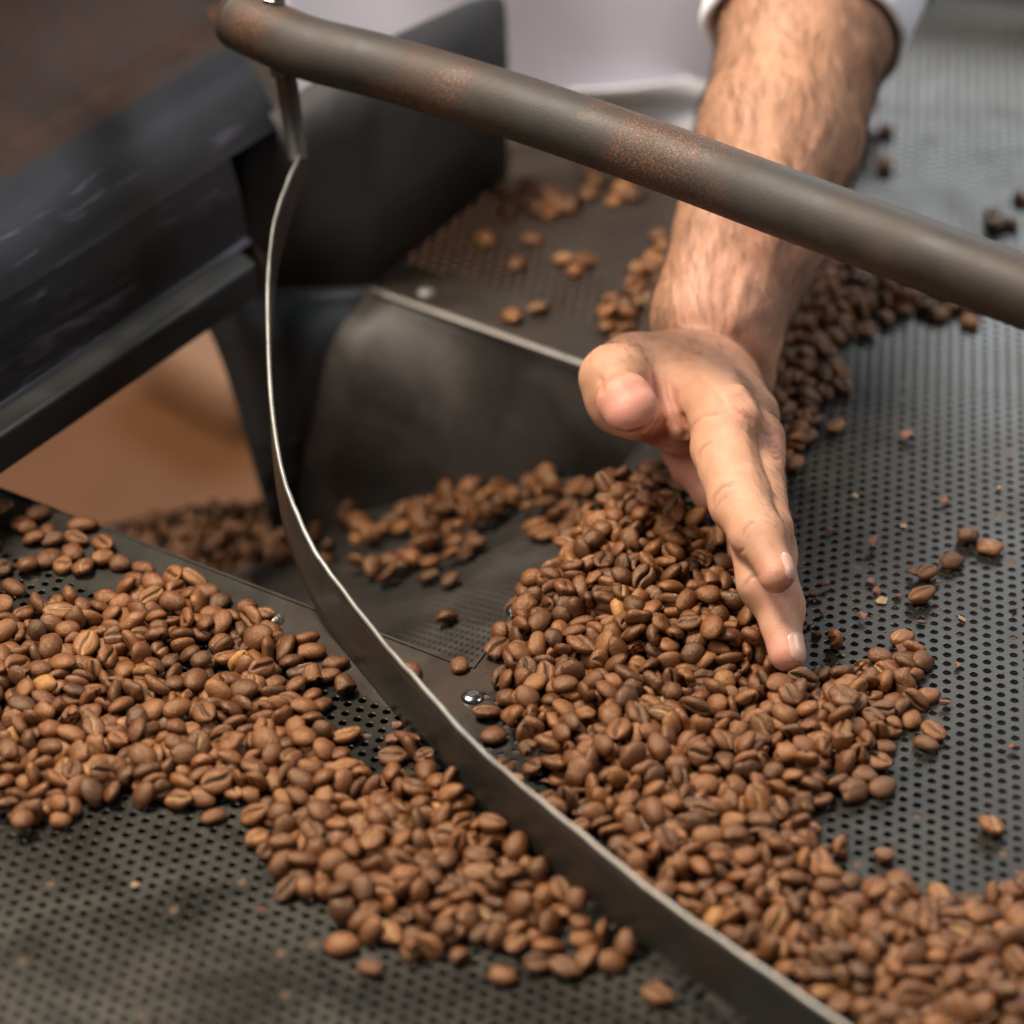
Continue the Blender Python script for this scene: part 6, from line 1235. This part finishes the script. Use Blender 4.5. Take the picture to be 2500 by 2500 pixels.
709,1680,18,-7,-4,88,92,7, 749,1988,42,22,61,-110,97,7, 1192,1911,19,-7,-3,178,100,6, 1031,911,48,91,49,172,112,6, -1866,-832,32,-159,38,-134,84,0, 1026,-1309,25,19,11,-126,105,3,
793,-883,31,178,31,-111,89,3, 412,-31,30,133,8,125,88,3, 622,-791,64,-29,-31,79,86,3, 399,-249,76,177,-3,148,104,3, 1167,-1495,26,-15,-23,-116,96,3, 807,-706,78,-147,54,-56,91,3,
434,-565,32,-62,-21,152,91,3, 534,-139,49,-27,8,-44,97,3, 121,-951,32,69,8,33,92,3, 387,-648,94,-4,11,149,115,3, 377,-470,33,-162,14,-17,106,3, 715,-1302,35,-170,42,-67,92,3,
764,-1504,20,1,-3,-1,103,3, 616,-62,20,1,-4,59,105,3, 668,-407,28,4,-25,-51,104,3, 734,-677,73,-9,4,35,104,3, 364,-392,35,-12,-41,-176,99,3, 1008,-1220,20,5,-4,-47,103,3,
671,-164,70,-16,-21,141,95,3, 420,-660,29,169,4,0,101,3, 624,-333,19,-7,-4,-99,99,3, 919,-1357,35,163,35,-163,94,3, 311,-565,36,-64,-30,-51,95,3, 577,-319,58,-12,-14,59,100,3,
187,-559,30,-168,16,-178,100,3, 421,-1256,18,-7,-4,58,97,3, 620,-656,20,7,-4,69,107,3, 389,-712,69,58,-9,166,110,3, 341,-736,107,62,4,-32,105,3, 1024,514,24,-26,6,140,102,6,
709,1820,34,142,7,-22,110,7, 991,696,20,7,-7,-145,102,6, 523,1261,19,-7,4,-134,98,7, 700,1579,20,-7,-4,-124,107,7, 278,-623,57,17,26,20,111,3, 668,-832,27,28,21,57,96,3,
177,-1207,28,-59,7,79,87,3, 274,-703,35,-129,25,-81,97,3, 484,-115,30,168,21,39,95,3, 527,-191,29,168,7,13,104,3, 407,-1453,18,-7,4,177,97,3, 438,-470,69,-4,-23,-16,97,3,
527,-1337,36,56,-20,-179,105,3, 375,-169,63,26,9,-143,116,3, 396,-1205,31,25,-30,-103,101,3, 52,-1077,34,-143,11,-72,106,3, 448,-1322,30,168,19,45,98,3, 542,-962,64,-57,67,-21,100,3,
427,-887,72,153,-9,-41,98,3, 368,-469,72,-12,-12,101,97,3, 647,-468,32,-30,-34,108,96,3, 856,-720,35,-168,21,-87,113,3, 822,-994,18,-7,4,-9,94,3, 709,-322,28,170,7,-110,98,3,
483,-436,39,-109,-25,-107,104,3, 537,-1377,34,-128,-15,-171,94,3, 455,-185,63,154,13,-69,99,3, -1885,-1192,34,-54,-23,31,100,0, -1786,-1719,18,-1,-4,-114,93,0, -1876,-1293,26,26,18,128,97,0,
-1990,-785,26,-168,-7,13,91,0, 763,2044,33,143,-7,-35,106,7, 700,1301,27,25,15,39,108,7, 814,1967,18,7,-4,173,95,7, 655,1427,30,-168,7,111,105,7, 429,-318,32,-180,17,-100,104,3,
873,-1710,30,-153,7,166,99,3, 756,-1036,20,-7,-4,142,107,3, 713,-459,19,7,4,-121,98,3, 572,-465,44,-44,-69,-178,97,3, 600,-200,55,-3,13,133,102,3, 567,-384,29,169,7,143,102,3,
361,-940,26,7,22,69,103,3, 490,-904,21,-26,2,-71,90,3, 618,-349,98,-165,-4,100,96,3, 892,-789,38,-115,-26,78,102,3, 566,-603,36,162,21,48,113,3, 694,-1630,29,159,5,-4,96,3,
564,-1488,30,128,-8,-38,86,3, 626,-789,17,-1,-3,82,90,3, 821,-653,36,-41,41,98,96,3, 574,-73,63,-25,32,-140,99,3, 572,-1177,51,-130,46,-58,107,3, 203,-622,66,-63,-1,-77,96,3,
954,-1302,18,-6,0,-96,92,3, 331,-677,29,-172,-7,-60,102,3, 497,-309,16,-7,-4,81,84,3, 116,-583,32,-52,7,-55,101,3, 528,-827,30,25,29,-122,97,3, 603,-419,78,-116,58,-14,105,3,
655,-553,27,30,-10,-44,104,3, 1149,-1380,25,24,-9,-32,107,3, 297,-455,64,15,-3,-112,105,3, 524,-550,37,109,-17,47,101,3, 398,-1066,29,7,29,80,105,3, 701,-970,34,-158,22,-120,104,3,
-1721,-1120,19,2,-4,47,101,0, -1871,-1083,50,156,-4,127,91,0, 718,181,19,7,4,-66,99,3, 740,140,138,25,-21,30,95,3, 772,-552,36,111,11,38,102,3, 309,-605,102,-146,32,66,94,3,
658,-116,35,144,42,116,90,3, 730,-753,50,32,-7,-54,115,3, 733,-652,30,-147,-12,-149,94,3, 209,-903,20,2,3,-137,103,3, 447,-662,62,-9,10,-61,103,3, 484,-1689,28,-168,-7,-66,99,3,
426,-920,40,163,44,49,102,3, 553,-696,42,63,-31,-96,112,3, 565,-773,36,96,-8,-48,97,3, 692,-890,58,-27,-19,78,100,3, 273,-538,73,-155,3,-144,97,3, 365,-1125,19,-7,3,-64,102,3,
503,-362,56,168,-3,-45,105,3, 313,-1199,19,20,-5,81,84,3, 352,-799,34,-143,-42,-28,85,3, 375,-743,43,-115,27,164,114,3, 233,252,-294,-65,-13,160,94,9, -259,1199,-716,-27,-28,-142,95,9,
490,-773,22,-24,-7,39,96,3, 626,-1504,33,-89,-11,-48,88,3, 507,-494,18,7,-2,18,93,3, 414,-138,27,38,-7,-41,96,3, 197,-696,20,7,2,-14,106,3, 207,-1603,44,-68,-4,128,84,3,
413,-1143,67,144,20,-157,103,3, 562,-26,31,138,8,74,96,3, 656,-195,23,-18,-4,-99,106,3, 78,-911,19,-7,4,111,97,3, 616,-870,79,-8,10,-15,108,3, 193,-1362,19,-7,4,148,100,3,
432,-1517,31,141,11,158,97,3, 441,-1586,23,9,-13,-167,106,3, 317,-364,20,7,-4,82,107,3, 585,-578,62,8,-27,-122,91,3, 776,-1422,23,15,5,107,109,3, 290,-1097,19,5,3,-142,101,3,
249,-420,37,-71,8,44,105,3, 730,-1835,18,-7,4,-129,93,3,
]
BEAN_SINGLES = {
    0: ('blurred coffee bean alone by the near foot of the blade', 'loose beans away from the piles'),
    1: ('blurred coffee bean just off the near tip of the outer pile', 'loose beans away from the piles'),
    2: ('coffee bean on the bare sheet, nearest of the loose few beyond the fingertips', 'loose beans away from the piles'),
    3: ('coffee bean lying loose close to the heap or its outlying cluster', 'loose beans near the heap'),
    4: ("blurred coffee bean alone on the bare sheet near the photo's right side", 'loose beans away from the piles'),
    5: ('coffee bean alone among the holes left of the blade', 'loose beans away from the piles'),
    6: ('coffee bean lying loose close to the heap or its outlying cluster', 'loose beans near the heap'),
    7: ('dark round coffee bean alone, uppermost of the loose beans beyond the fingers', 'loose beans away from the piles'),
    8: ('blurred oval coffee bean alone above the nearest pile', 'loose beans away from the piles'),
    9: ('elongated coffee bean between the outlying cluster and a stuck pair', 'loose beans away from the piles'),
    10: ('coffee bean standing just off the outlying cluster past the fingertips', 'loose beans away from the piles'),
    11: ("coffee bean half hidden behind the blade's bright top edge", 'loose beans away from the piles'),
    12: ('coffee bean loose on the steel border above the outer pile', 'loose beans on the border'),
    13: ('coffee bean resting against a screw head inside the blade', 'loose beans away from the piles'),
    14: ('coffee bean loose on the steel border above the outer pile', 'loose beans on the border'),
    15: ('cracked coffee bean, outermost of the loose beans beyond the fingers', 'loose beans away from the piles'),
    16: ("coffee bean lying alone off the heap's near flank", 'loose beans away from the piles'),
    17: ('coffee bean lying loose close to the heap or its outlying cluster', 'loose beans near the heap'),
    18: ('blurred coffee bean, lowest one off the outer pile beside the blade', 'loose beans away from the piles'),
    19: ('coffee bean beside a chip, just above the next one on the bare sheet', 'loose beans away from the piles'),
    20: ('smooth oval coffee bean lying between the loose beans beyond the fingers', 'loose beans away from the piles'),
    21: ('blurred coffee bean alone beside a touching pair above the nearest pile', 'loose beans away from the piles'),
    22: ('blurred coffee bean scattered on the far sheet beyond the chute', 'loose beans on the far sheet'),
    23: ('coffee bean on the corner of the border beside the opening', 'loose beans away from the piles'),
    24: ('coffee bean lying loose close to the heap or its outlying cluster', 'loose beans near the heap'),
    25: ('coffee bean lying loose close to the heap or its outlying cluster', 'loose beans near the heap'),
    26: ('blurred coffee bean scattered on the far sheet beyond the chute', 'loose beans on the far sheet'),
    27: ('blurred coffee bean alone on the far sheet right of the forearm', 'loose beans away from the piles'),
    28: ('blurred orange coffee bean alone on the far sheet, brightest there', 'loose beans away from the piles'),
    29: ('blurred coffee bean in the scattered group far right of the forearm', 'loose beans right of the forearm'),
    30: ('coffee bean on the border touching the outer foot of the blade', 'loose beans away from the piles'),
    31: ('blurred coffee bean in the scattered group far right of the forearm', 'loose beans right of the forearm'),
    32: ('coffee bean lying loose close to the heap or its outlying cluster', 'loose beans near the heap'),
    33: ('very blurred coffee bean at the foot of the guard plate', 'loose beans away from the piles'),
    34: ('blurred coffee bean in the scattered group far right of the forearm', 'loose beans right of the forearm'),
    35: ('blurred coffee bean scattered on the far sheet beyond the chute', 'loose beans on the far sheet'),
    36: ('coffee bean lying loose close to the heap or its outlying cluster', 'loose beans near the heap'),
    37: ('blurred coffee bean scattered on the far sheet beyond the chute', 'loose beans on the far sheet'),
    38: ('blurred coffee bean scattered on the far sheet beyond the chute', 'loose beans on the far sheet'),
    39: ('coffee bean loose on the steel border above the outer pile', 'loose beans on the border'),
    40: ('blurred coffee bean scattered on the far sheet beyond the chute', 'loose beans on the far sheet'),
    41: ('blurred coffee bean in the scattered group far right of the forearm', 'loose beans right of the forearm'),
    42: ('coffee bean lying apart below the outlying cluster on the sheet', 'loose beans away from the piles'),
    43: ('blurred coffee bean in the scattered group far right of the forearm', 'loose beans right of the forearm'),
    44: ('blurred dark coffee bean on the glossy patch of the far sheet', 'loose beans away from the piles'),
    45: ('blurred coffee bean scattered on the far sheet beyond the chute', 'loose beans on the far sheet'),
    46: ('blurred coffee bean in the scattered group far right of the forearm', 'loose beans right of the forearm'),
    47: ('blurred coffee bean in the scattered group far right of the forearm', 'loose beans right of the forearm'),
    48: ('coffee bean loose on the steel border above the outer pile', 'loose beans on the border'),
}
# ================================================================== COFFEE BEANS
def bean_mat():
    s = NT("roasted_bean")
    lo = s.n('ShaderNodeAttribute', attribute_name="local"); gr = s.n('ShaderNodeAttribute', attribute_name="groove")
    tg = s.n('ShaderNodeAttribute', attribute_name="tone"); to = s.n('ShaderNodeAttribute', attribute_name="tone", attribute_type='OBJECT')
    tone = s.math('ADD', tg.outputs['Fac'], to.outputs['Fac'])
    cmb = s.n('ShaderNodeCombineXYZ'); s.l(s.math('MULTIPLY', tone, 97.0), cmb.inputs[0]); s.l(s.math('MULTIPLY', tone, 31.0), cmb.inputs[1])
    va = s.n('ShaderNodeVectorMath', operation='ADD'); s.l(lo.outputs['Vector'], va.inputs[0]); s.l(cmb.outputs[0], va.inputs[1]); v = va.outputs[0]
    base = s.ramp(tone, [(0.0, (0.045, 0.020, 0.010)), (0.16, (0.075, 0.029, 0.011)), (0.45, (0.122, 0.043, 0.015)), (0.80, (0.205, 0.075, 0.024)), (0.965, (0.25, 0.105, 0.032)), (1.0, (0.40, 0.18, 0.05))])
    a = s.noise(v, 0.55, 3, 0.6); b = s.noise(v, 2.4, 4, 0.7)
    base = s.mix(s.val(a, 0.35, 0.68, 0, 0.45), base, (0.085, 0.030, 0.013))
    base = s.mix(s.val(b, 0.5, 0.75, 0, 0.25), base, (0.26, 0.11, 0.045))
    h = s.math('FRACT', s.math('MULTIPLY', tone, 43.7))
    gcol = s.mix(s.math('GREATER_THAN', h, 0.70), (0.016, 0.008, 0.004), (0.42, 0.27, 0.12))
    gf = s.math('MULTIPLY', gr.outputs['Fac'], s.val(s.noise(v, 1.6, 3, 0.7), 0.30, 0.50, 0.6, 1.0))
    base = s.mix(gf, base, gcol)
    s.set(Base_Color=base, Roughness=s.val(a, 0.3, 0.7, 0.30, 0.42), Specular_IOR_Level=0.8, Specular_Tint=(1.0, 0.74, 0.52))
    fine = s.noise(v, 5.0, 3, 0.7)
    wr = s.noise(v, 1.1, 2, 0.5, 1.5)
    s.bump(s.math('ADD', s.math('MULTIPLY', wr, 1.0), s.math('MULTIPLY', fine, 0.25)), 0.6, 0.0007)
    return s.m
M_BEAN = bean_mat()

def bean_shape(seed, nst=14, dense=True, kind='normal'):
    r = np.random.default_rng(seed)
    th = (np.linspace(0, 1, nst) ** 1.0) * math.pi
    ph = np.radians([0, 22, 46, 70, 90, 110, 134, 158, 180, 205, 228, 245, 256, 264, 270, 276, 284, 295, 312, 335] if dense else [0, 35, 90, 145, 180, 218, 250, 270, 290, 322])
    lx, ly, zt, zb = 4.66 * r.uniform(0.90, 1.08), 3.88 * r.uniform(0.91, 1.08), 2.75 * r.uniform(0.85, 1.1), 1.75 * r.uniform(0.85, 1.1)
    if kind == 'round': lx *= 0.87; ly *= 1.02
    if kind == 'long': lx *= 1.06; ly *= 0.90
    gw, gd, sc_, sp = r.uniform(0.34, 0.55), r.uniform(1.1, 1.6), r.uniform(0.2, 0.6), r.uniform(-0.5, 0.5)
    k1 = r.normal(0, 1, (4, 3)) * 0.55; ph_ = r.uniform(0, 6, 4)
    V, Gv = [], []
    for t in th:
        st, ct = math.sin(t), math.cos(t)
        for p in ph:
            c, s_ = math.cos(p), math.sin(p)
            x = lx * ct; y = ly * (st ** 0.92) * c
            if s_ >= 0: z = zt * (st ** 0.95) * s_
            else: z = -zb * (st ** 0.75) * (-s_) ** 0.62
            g = 0.0
            if s_ < 0:
                yy = y - sc_ * math.sin(x * 0.75 + sp) * 0.8
                g = math.exp(-(yy / gw) ** 2) * max(0.0, 1 - (abs(x) / (lx * 0.97)) ** 4)
                z += gd * g
                z += 0.28 * math.exp(-((abs(yy) - 1.1) / 0.7) ** 2) * -1 * (st ** 2)     # lips on each side of the crease
            if kind == 'cracked' and s_ > 0:
                q = math.exp(-((x + 0.9 * math.sin(y * 1.5)) / 0.33) ** 2) * (1 if abs(y) < ly * 0.75 else 0)
                z -= 0.75 * q * s_; g = max(g, q * 0.8)
            d = sum(math.sin(k1[i] @ np.array([x, y, z]) + ph_[i]) for i in range(4)) * 0.085
            f = 1 + d * 0.45
            V.append((x * f, y * f, z * f)); Gv.append(g)
    m = len(ph); n = nst
    Fq = []
    for i in range(n - 1):
        for k in range(m):
            Fq.append((i * m + k, (i + 1) * m + k, (i + 1) * m + (k + 1) % m, i * m + (k + 1) % m))
    V = np.array(V)
    if kind == 'half':     # a bean broken across: squash everything beyond a jagged plane
        cut = 0.6 + 0.5 * np.sin(V[:, 1] * 2.1) + 0.35 * np.sin(V[:, 2] * 3.3)
        V[:, 0] = np.where(V[:, 0] > cut, cut + (V[:, 0] - cut) * 0.06, V[:, 0])
    return V, np.array(Fq), np.array(Gv)
KINDS = ['normal', 'normal', 'round', 'long', 'normal', 'cracked', 'round', 'half', 'normal', 'long']
HI_ = [bean_shape(100 + i, 15, True, k) for i, k in enumerate(KINDS)]
LO_ = [bean_shape(100 + i, 9, False, k) for i, k in enumerate(KINDS)]
BEAN_ME = []
for V, Fq, Gv in HI_:
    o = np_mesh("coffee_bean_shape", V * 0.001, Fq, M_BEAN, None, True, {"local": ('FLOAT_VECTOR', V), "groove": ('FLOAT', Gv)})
    BEAN_ME.append(o.data); bpy.data.objects.remove(o)

rec = np.array(BEAN_DATA, float).reshape(-1, 8)
NB = len(rec)
bp = rec[:, :3] * 1e-4
cr, sr = np.cos(np.radians(rec[:, 3]) / 2), np.sin(np.radians(rec[:, 3]) / 2)
cp_, sp_ = np.cos(np.radians(rec[:, 4]) / 2), np.sin(np.radians(rec[:, 4]) / 2)
cw, sw = np.cos(np.radians(rec[:, 5]) / 2), np.sin(np.radians(rec[:, 5]) / 2)
bq = np.stack([cr * cp_ * cw + sr * sp_ * sw, sr * cp_ * cw - cr * sp_ * sw, cr * sp_ * cw + sr * cp_ * sw, cr * cp_ * sw - sr * sp_ * cw], 1)
bs = rec[:, 6] / 100 * 1.035
brng = np.random.default_rng(21)
bv = brng.integers(0, len(KINDS), NB); bv[(bv == 7) & (brng.random(NB) < 0.6)] = 0
bt = np.clip(brng.beta(2.3, 2.3, NB), 0.02, 0.95)
bt = np.where(brng.random(NB) < 0.006, 1.0, bt); bt = np.where(brng.random(NB) < 0.04, 0.06, bt)
REG = {
 0: ("roasted coffee bean in the wide pile on the near side of the steel border", "beans in the pile left of the blade"),
 1: ("roasted coffee bean in the loose patch on the border at the pile's far end", "beans in the loose patch on the border"),
 2: ("roasted coffee bean in the pile pushed against the outer face of the blade", "beans piled outside the blade"),
 3: ("roasted coffee bean in the main heap swept up by the open hand", "beans in the heap beside the hand"),
 4: ("roasted coffee bean in the trail running along inside of the blade", "beans along the inside of the blade"),
 5: ("blurred roasted coffee bean in the nearest pile at the bottom corner", "beans in the nearest pile"),
 6: ("blurred roasted coffee bean in the row behind the wrist under the pipe", "beans behind the wrist"),
 7: ("blurred roasted coffee bean in the cluster beside the wrist's thumb side", "beans on the thumb side of the wrist"),
 8: ("blurred roasted coffee bean in the far cluster by the white shirt hem", "beans in the far cluster"),
 9: ("roasted coffee bean sliding down the dark chute below the opening", "beans in the chute"),
}
SINGLE = BEAN_SINGLES      # {index: label}
for i_, (lab_, _) in SINGLE.items():      # roast and shape of the loose beans one can tell apart
    bt[i_] = 0.10 if "dark" in lab_ else 1.0 if "orange" in lab_ else min(max(bt[i_], 0.25), 0.75)
    bv[i_] = 5 if "cracked" in lab_ else 3 if "elongated" in lab_ else 2 if "round" in lab_ else (0 if bv[i_] in (5, 7) else bv[i_])
def put_bean(i, label, group):
    o = bpy.data.objects.new("coffee_bean", BEAN_ME[bv[i]])
    COL.objects.link(o)
    o.location = bp[i]; o.rotation_mode = 'QUATERNION'; o.rotation_quaternion = Quaternion([float(x) for x in bq[i]])
    o.scale = (float(bs[i]),) * 3
    o["tone"] = float(bt[i])
    tag(o, label, "coffee bean", group)
for i in range(N_INDIV):
    if i in SINGLE: put_bean(i, SINGLE[i][0], SINGLE[i][1])
    else:
        lab, grp = REG[int(rec[i, 7])]
        word = "dark" if bt[i] < 0.16 else "pale orange" if bt[i] > 0.93 else "light brown" if bt[i] > 0.78 else ""
        word = word or {2: "roundish", 6: "roundish", 3: "long", 9: "long", 5: "cracked", 7: "broken"}.get(int(bv[i]), "roasted")
        put_bean(i, lab.replace("roasted", word), grp)
# the remaining beans, real geometry joined into one mass
def qmat(q):
    w, x, y, z = q.T
    return np.stack([1 - 2 * (y * y + z * z), 2 * (x * y - z * w), 2 * (x * z + y * w), 2 * (x * y + z * w), 1 - 2 * (x * x + z * z), 2 * (y * z - x * w), 2 * (x * z - y * w), 2 * (y * z + x * w), 1 - 2 * (x * x + y * y)], 1).reshape(-1, 3, 3)
RM = qmat(bq)
VV, FF, LL, GG, TT = [], [], [], [], []; off = 0
for i in range(N_INDIV, NB):
    V, Fq, Gv = (HI_ if i < N_INDIV + 900 else LO_)[bv[i]]
    VV.append((V * 0.001 * bs[i]) @ RM[i].T + bp[i]); FF.append(Fq + off); off += len(V)
    LL.append(V); GG.append(Gv); TT.append(np.full(len(V), bt[i]))
# beans in the box far below the tray edge; dark tones stand in for shade
k_ = 0
while k_ < 170:
    u_, v_ = brng.uniform(190, 690), brng.uniform(1236, 1430)
    if v_ < 1300 - 0.28 * (u_ - 200) and u_ < 430: continue
    k_ += 1
    V, Fq, Gv = LO_[k_ % len(KINDS)]
    q_ = brng.normal(size=(1, 4)); q_ /= np.linalg.norm(q_)
    VV.append((V * 0.001) @ qmat(q_)[0].T + PZ(u_, v_, -117 + brng.uniform(0, 9))); FF.append(Fq + off); off += len(V)
    LL.append(V); GG.append(Gv); TT.append(np.full(len(V), brng.uniform(0.02, 0.35)))
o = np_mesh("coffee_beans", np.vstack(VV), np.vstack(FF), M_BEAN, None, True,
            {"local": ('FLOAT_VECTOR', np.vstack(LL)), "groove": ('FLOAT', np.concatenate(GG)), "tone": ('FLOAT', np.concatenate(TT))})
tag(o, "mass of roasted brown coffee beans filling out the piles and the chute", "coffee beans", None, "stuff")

# ---- chips, chaff and half beans on the bare sheet
def chip_mesh(seed, flat):
    r = np.random.default_rng(seed); bm = bmesh.new()
    vs = [bm.verts.new((r.normal(0, 1.0), r.normal(0, 0.8), r.uniform(0, 0.5 if flat else 1.5))) for _ in range(14)]
    bmesh.ops.convex_hull(bm, input=vs)
    for v in [v for v in bm.verts if not v.link_faces]: bm.verts.remove(v)
    bmesh.ops.bevel(bm, geom=bm.edges[:], offset=0.12, segments=1, affect='EDGES')
    zmin = min(v.co.z for v in bm.verts)
    for v in bm.verts: v.co.z -= zmin
    bmesh.ops.scale(bm, vec=(0.001,) * 3, verts=bm.verts)
    me = bpy.data.meshes.new("bean_chip_shape"); bm.to_mesh(me); bm.free()
    me.materials.append(M_CHAFF if flat else M_CHIP); return me
s = NT("bean_chip"); s.set(Base_Color=s.ramp(s.noise(s.coords(), 800, 3), [(0.3, (0.09, 0.034, 0.017)), (0.7, (0.21, 0.080, 0.040))]), Roughness=0.6); M_CHIP = s.m
s = NT("chaff"); s.set(Base_Color=s.ramp(s.noise(s.coords(), 800, 3), [(0.3, (0.20, 0.12, 0.055)), (0.7, (0.32, 0.21, 0.11))]), Roughness=0.6); M_CHAFF = s.m
chips = [chip_mesh(40 + k, False) for k in range(6)] + [chip_mesh(60 + k, True) for k in range(2)]
CH = [(1946, 1269, .8, 0), (2028, 1298, .9, 1), (2131, 1333, 1.7, 2), (2013, 1433, .9, 3), (1987, 1456, 1.6, 4), (2129, 1421, 1.1, 5), (2138, 1444, 1.2, 0), (2154, 1466, 1.3, 6), (2194, 1460, .8, 1),
      (2233, 1410, 1.3, 2), (2108, 1512, 1.0, 3), (1978, 1526, 1.1, 4), (1996, 1554, 1.2, 5), (2252, 1522, .9, 0), (2347, 1512, .8, 7), (2005, 1499, .7, 1), (2304, 1727, 1.2, 2), (2192, 1740, 1.1, 3),
      (2289, 1424, .8, 4), (2276, 1193, .6, 5), (2305, 1228, 1.2, 0), (2205, 1284, .7, 6), (2215, 1068, 1.5, 1), (2340, 1629, .7, 3), (2480, 1489, .8, 4), (974, 1778, 1.3, 5), (1340, 1914, 1.2, 0),
      (961, 1812, 1.6, 1), (2210, 1596, 1.9, 2), (2470, 1830, .8, 3), (2440, 1190, .6, 6), (2090, 1210, .6, 7), (1320, 2140, .7, 1), (330, 2160, .7, 6), (640, 2230, .8, 3), (2060, 1600, .5, 6), (2500, 1180, .6, 4)]
for k, (x, y, sz, v) in enumerate(CH):
    o = bpy.data.objects.new("chaff_flake" if v > 5 else "bean_chip", chips[v]); COL.objects.link(o)
    p = PZ(x, y, 0.3); o.location = p; o.scale = (sz * 1.3,) * 3; o.rotation_euler = (0, 0, k * 2.4)
    if v > 5: tag(o, "thin pale tan flake of coffee chaff on the perforated sheet", "chaff", "chaff flakes on the sheet")
    elif sz >= 1.6: tag(o, {2131: "reddish boat-shaped bean chip, alone beyond the index fingertip", 1987: "dark broken bean chip close beside the fingers", 961: "broken half bean chip near the outer foot of the blade", 2210: "triangular bean shard just beyond the small outlying cluster of beans"}.get(x, "large reddish broken chip of a coffee bean on the bare sheet"), "bean chip")
    else: tag(o, "small reddish broken chip of a coffee bean on the perforated sheet", "bean chip", "bean chips on the sheet")

# coffee dust and crumbs lying between the holes
dv, df = [], []
for k in range(520):
    if k < 330: px_, py_ = brng.normal(2150, 170), brng.normal(1450, 210)
    elif k < 430: px_, py_ = brng.uniform(600, 1250), brng.uniform(1560, 1900)
    else: px_, py_ = brng.uniform(0, 1500), brng.uniform(2020, 2480)
    c = PZ(px_, py_, 0.35); off = len(dv); r_ = brng.uniform(0.15, 0.42) * 0.001
    if in_open(c[None, :2])[0] > -0.002: continue
    for a in range(5):
        t = 2 * math.pi * a / 5 + brng.uniform(-0.4, 0.4); q = r_ * brng.uniform(0.6, 1.5)
        dv.append((c[0] + q * math.cos(t), c[1] + q * math.sin(t), 0.0003))
    dv.append((c[0], c[1], 0.0003 + r_ * 0.8))
    df += [(off + a, off + (a + 1) % 5, off + 5) for a in range(5)] + [tuple(off + a for a in (4, 3, 2, 1, 0))]
o = mesh_obj("coffee_dust", dv, df, M_CHIP, None, False)
tag(o, "fine brown coffee dust and crumbs sprinkled over the perforated sheet", None, None, "stuff")
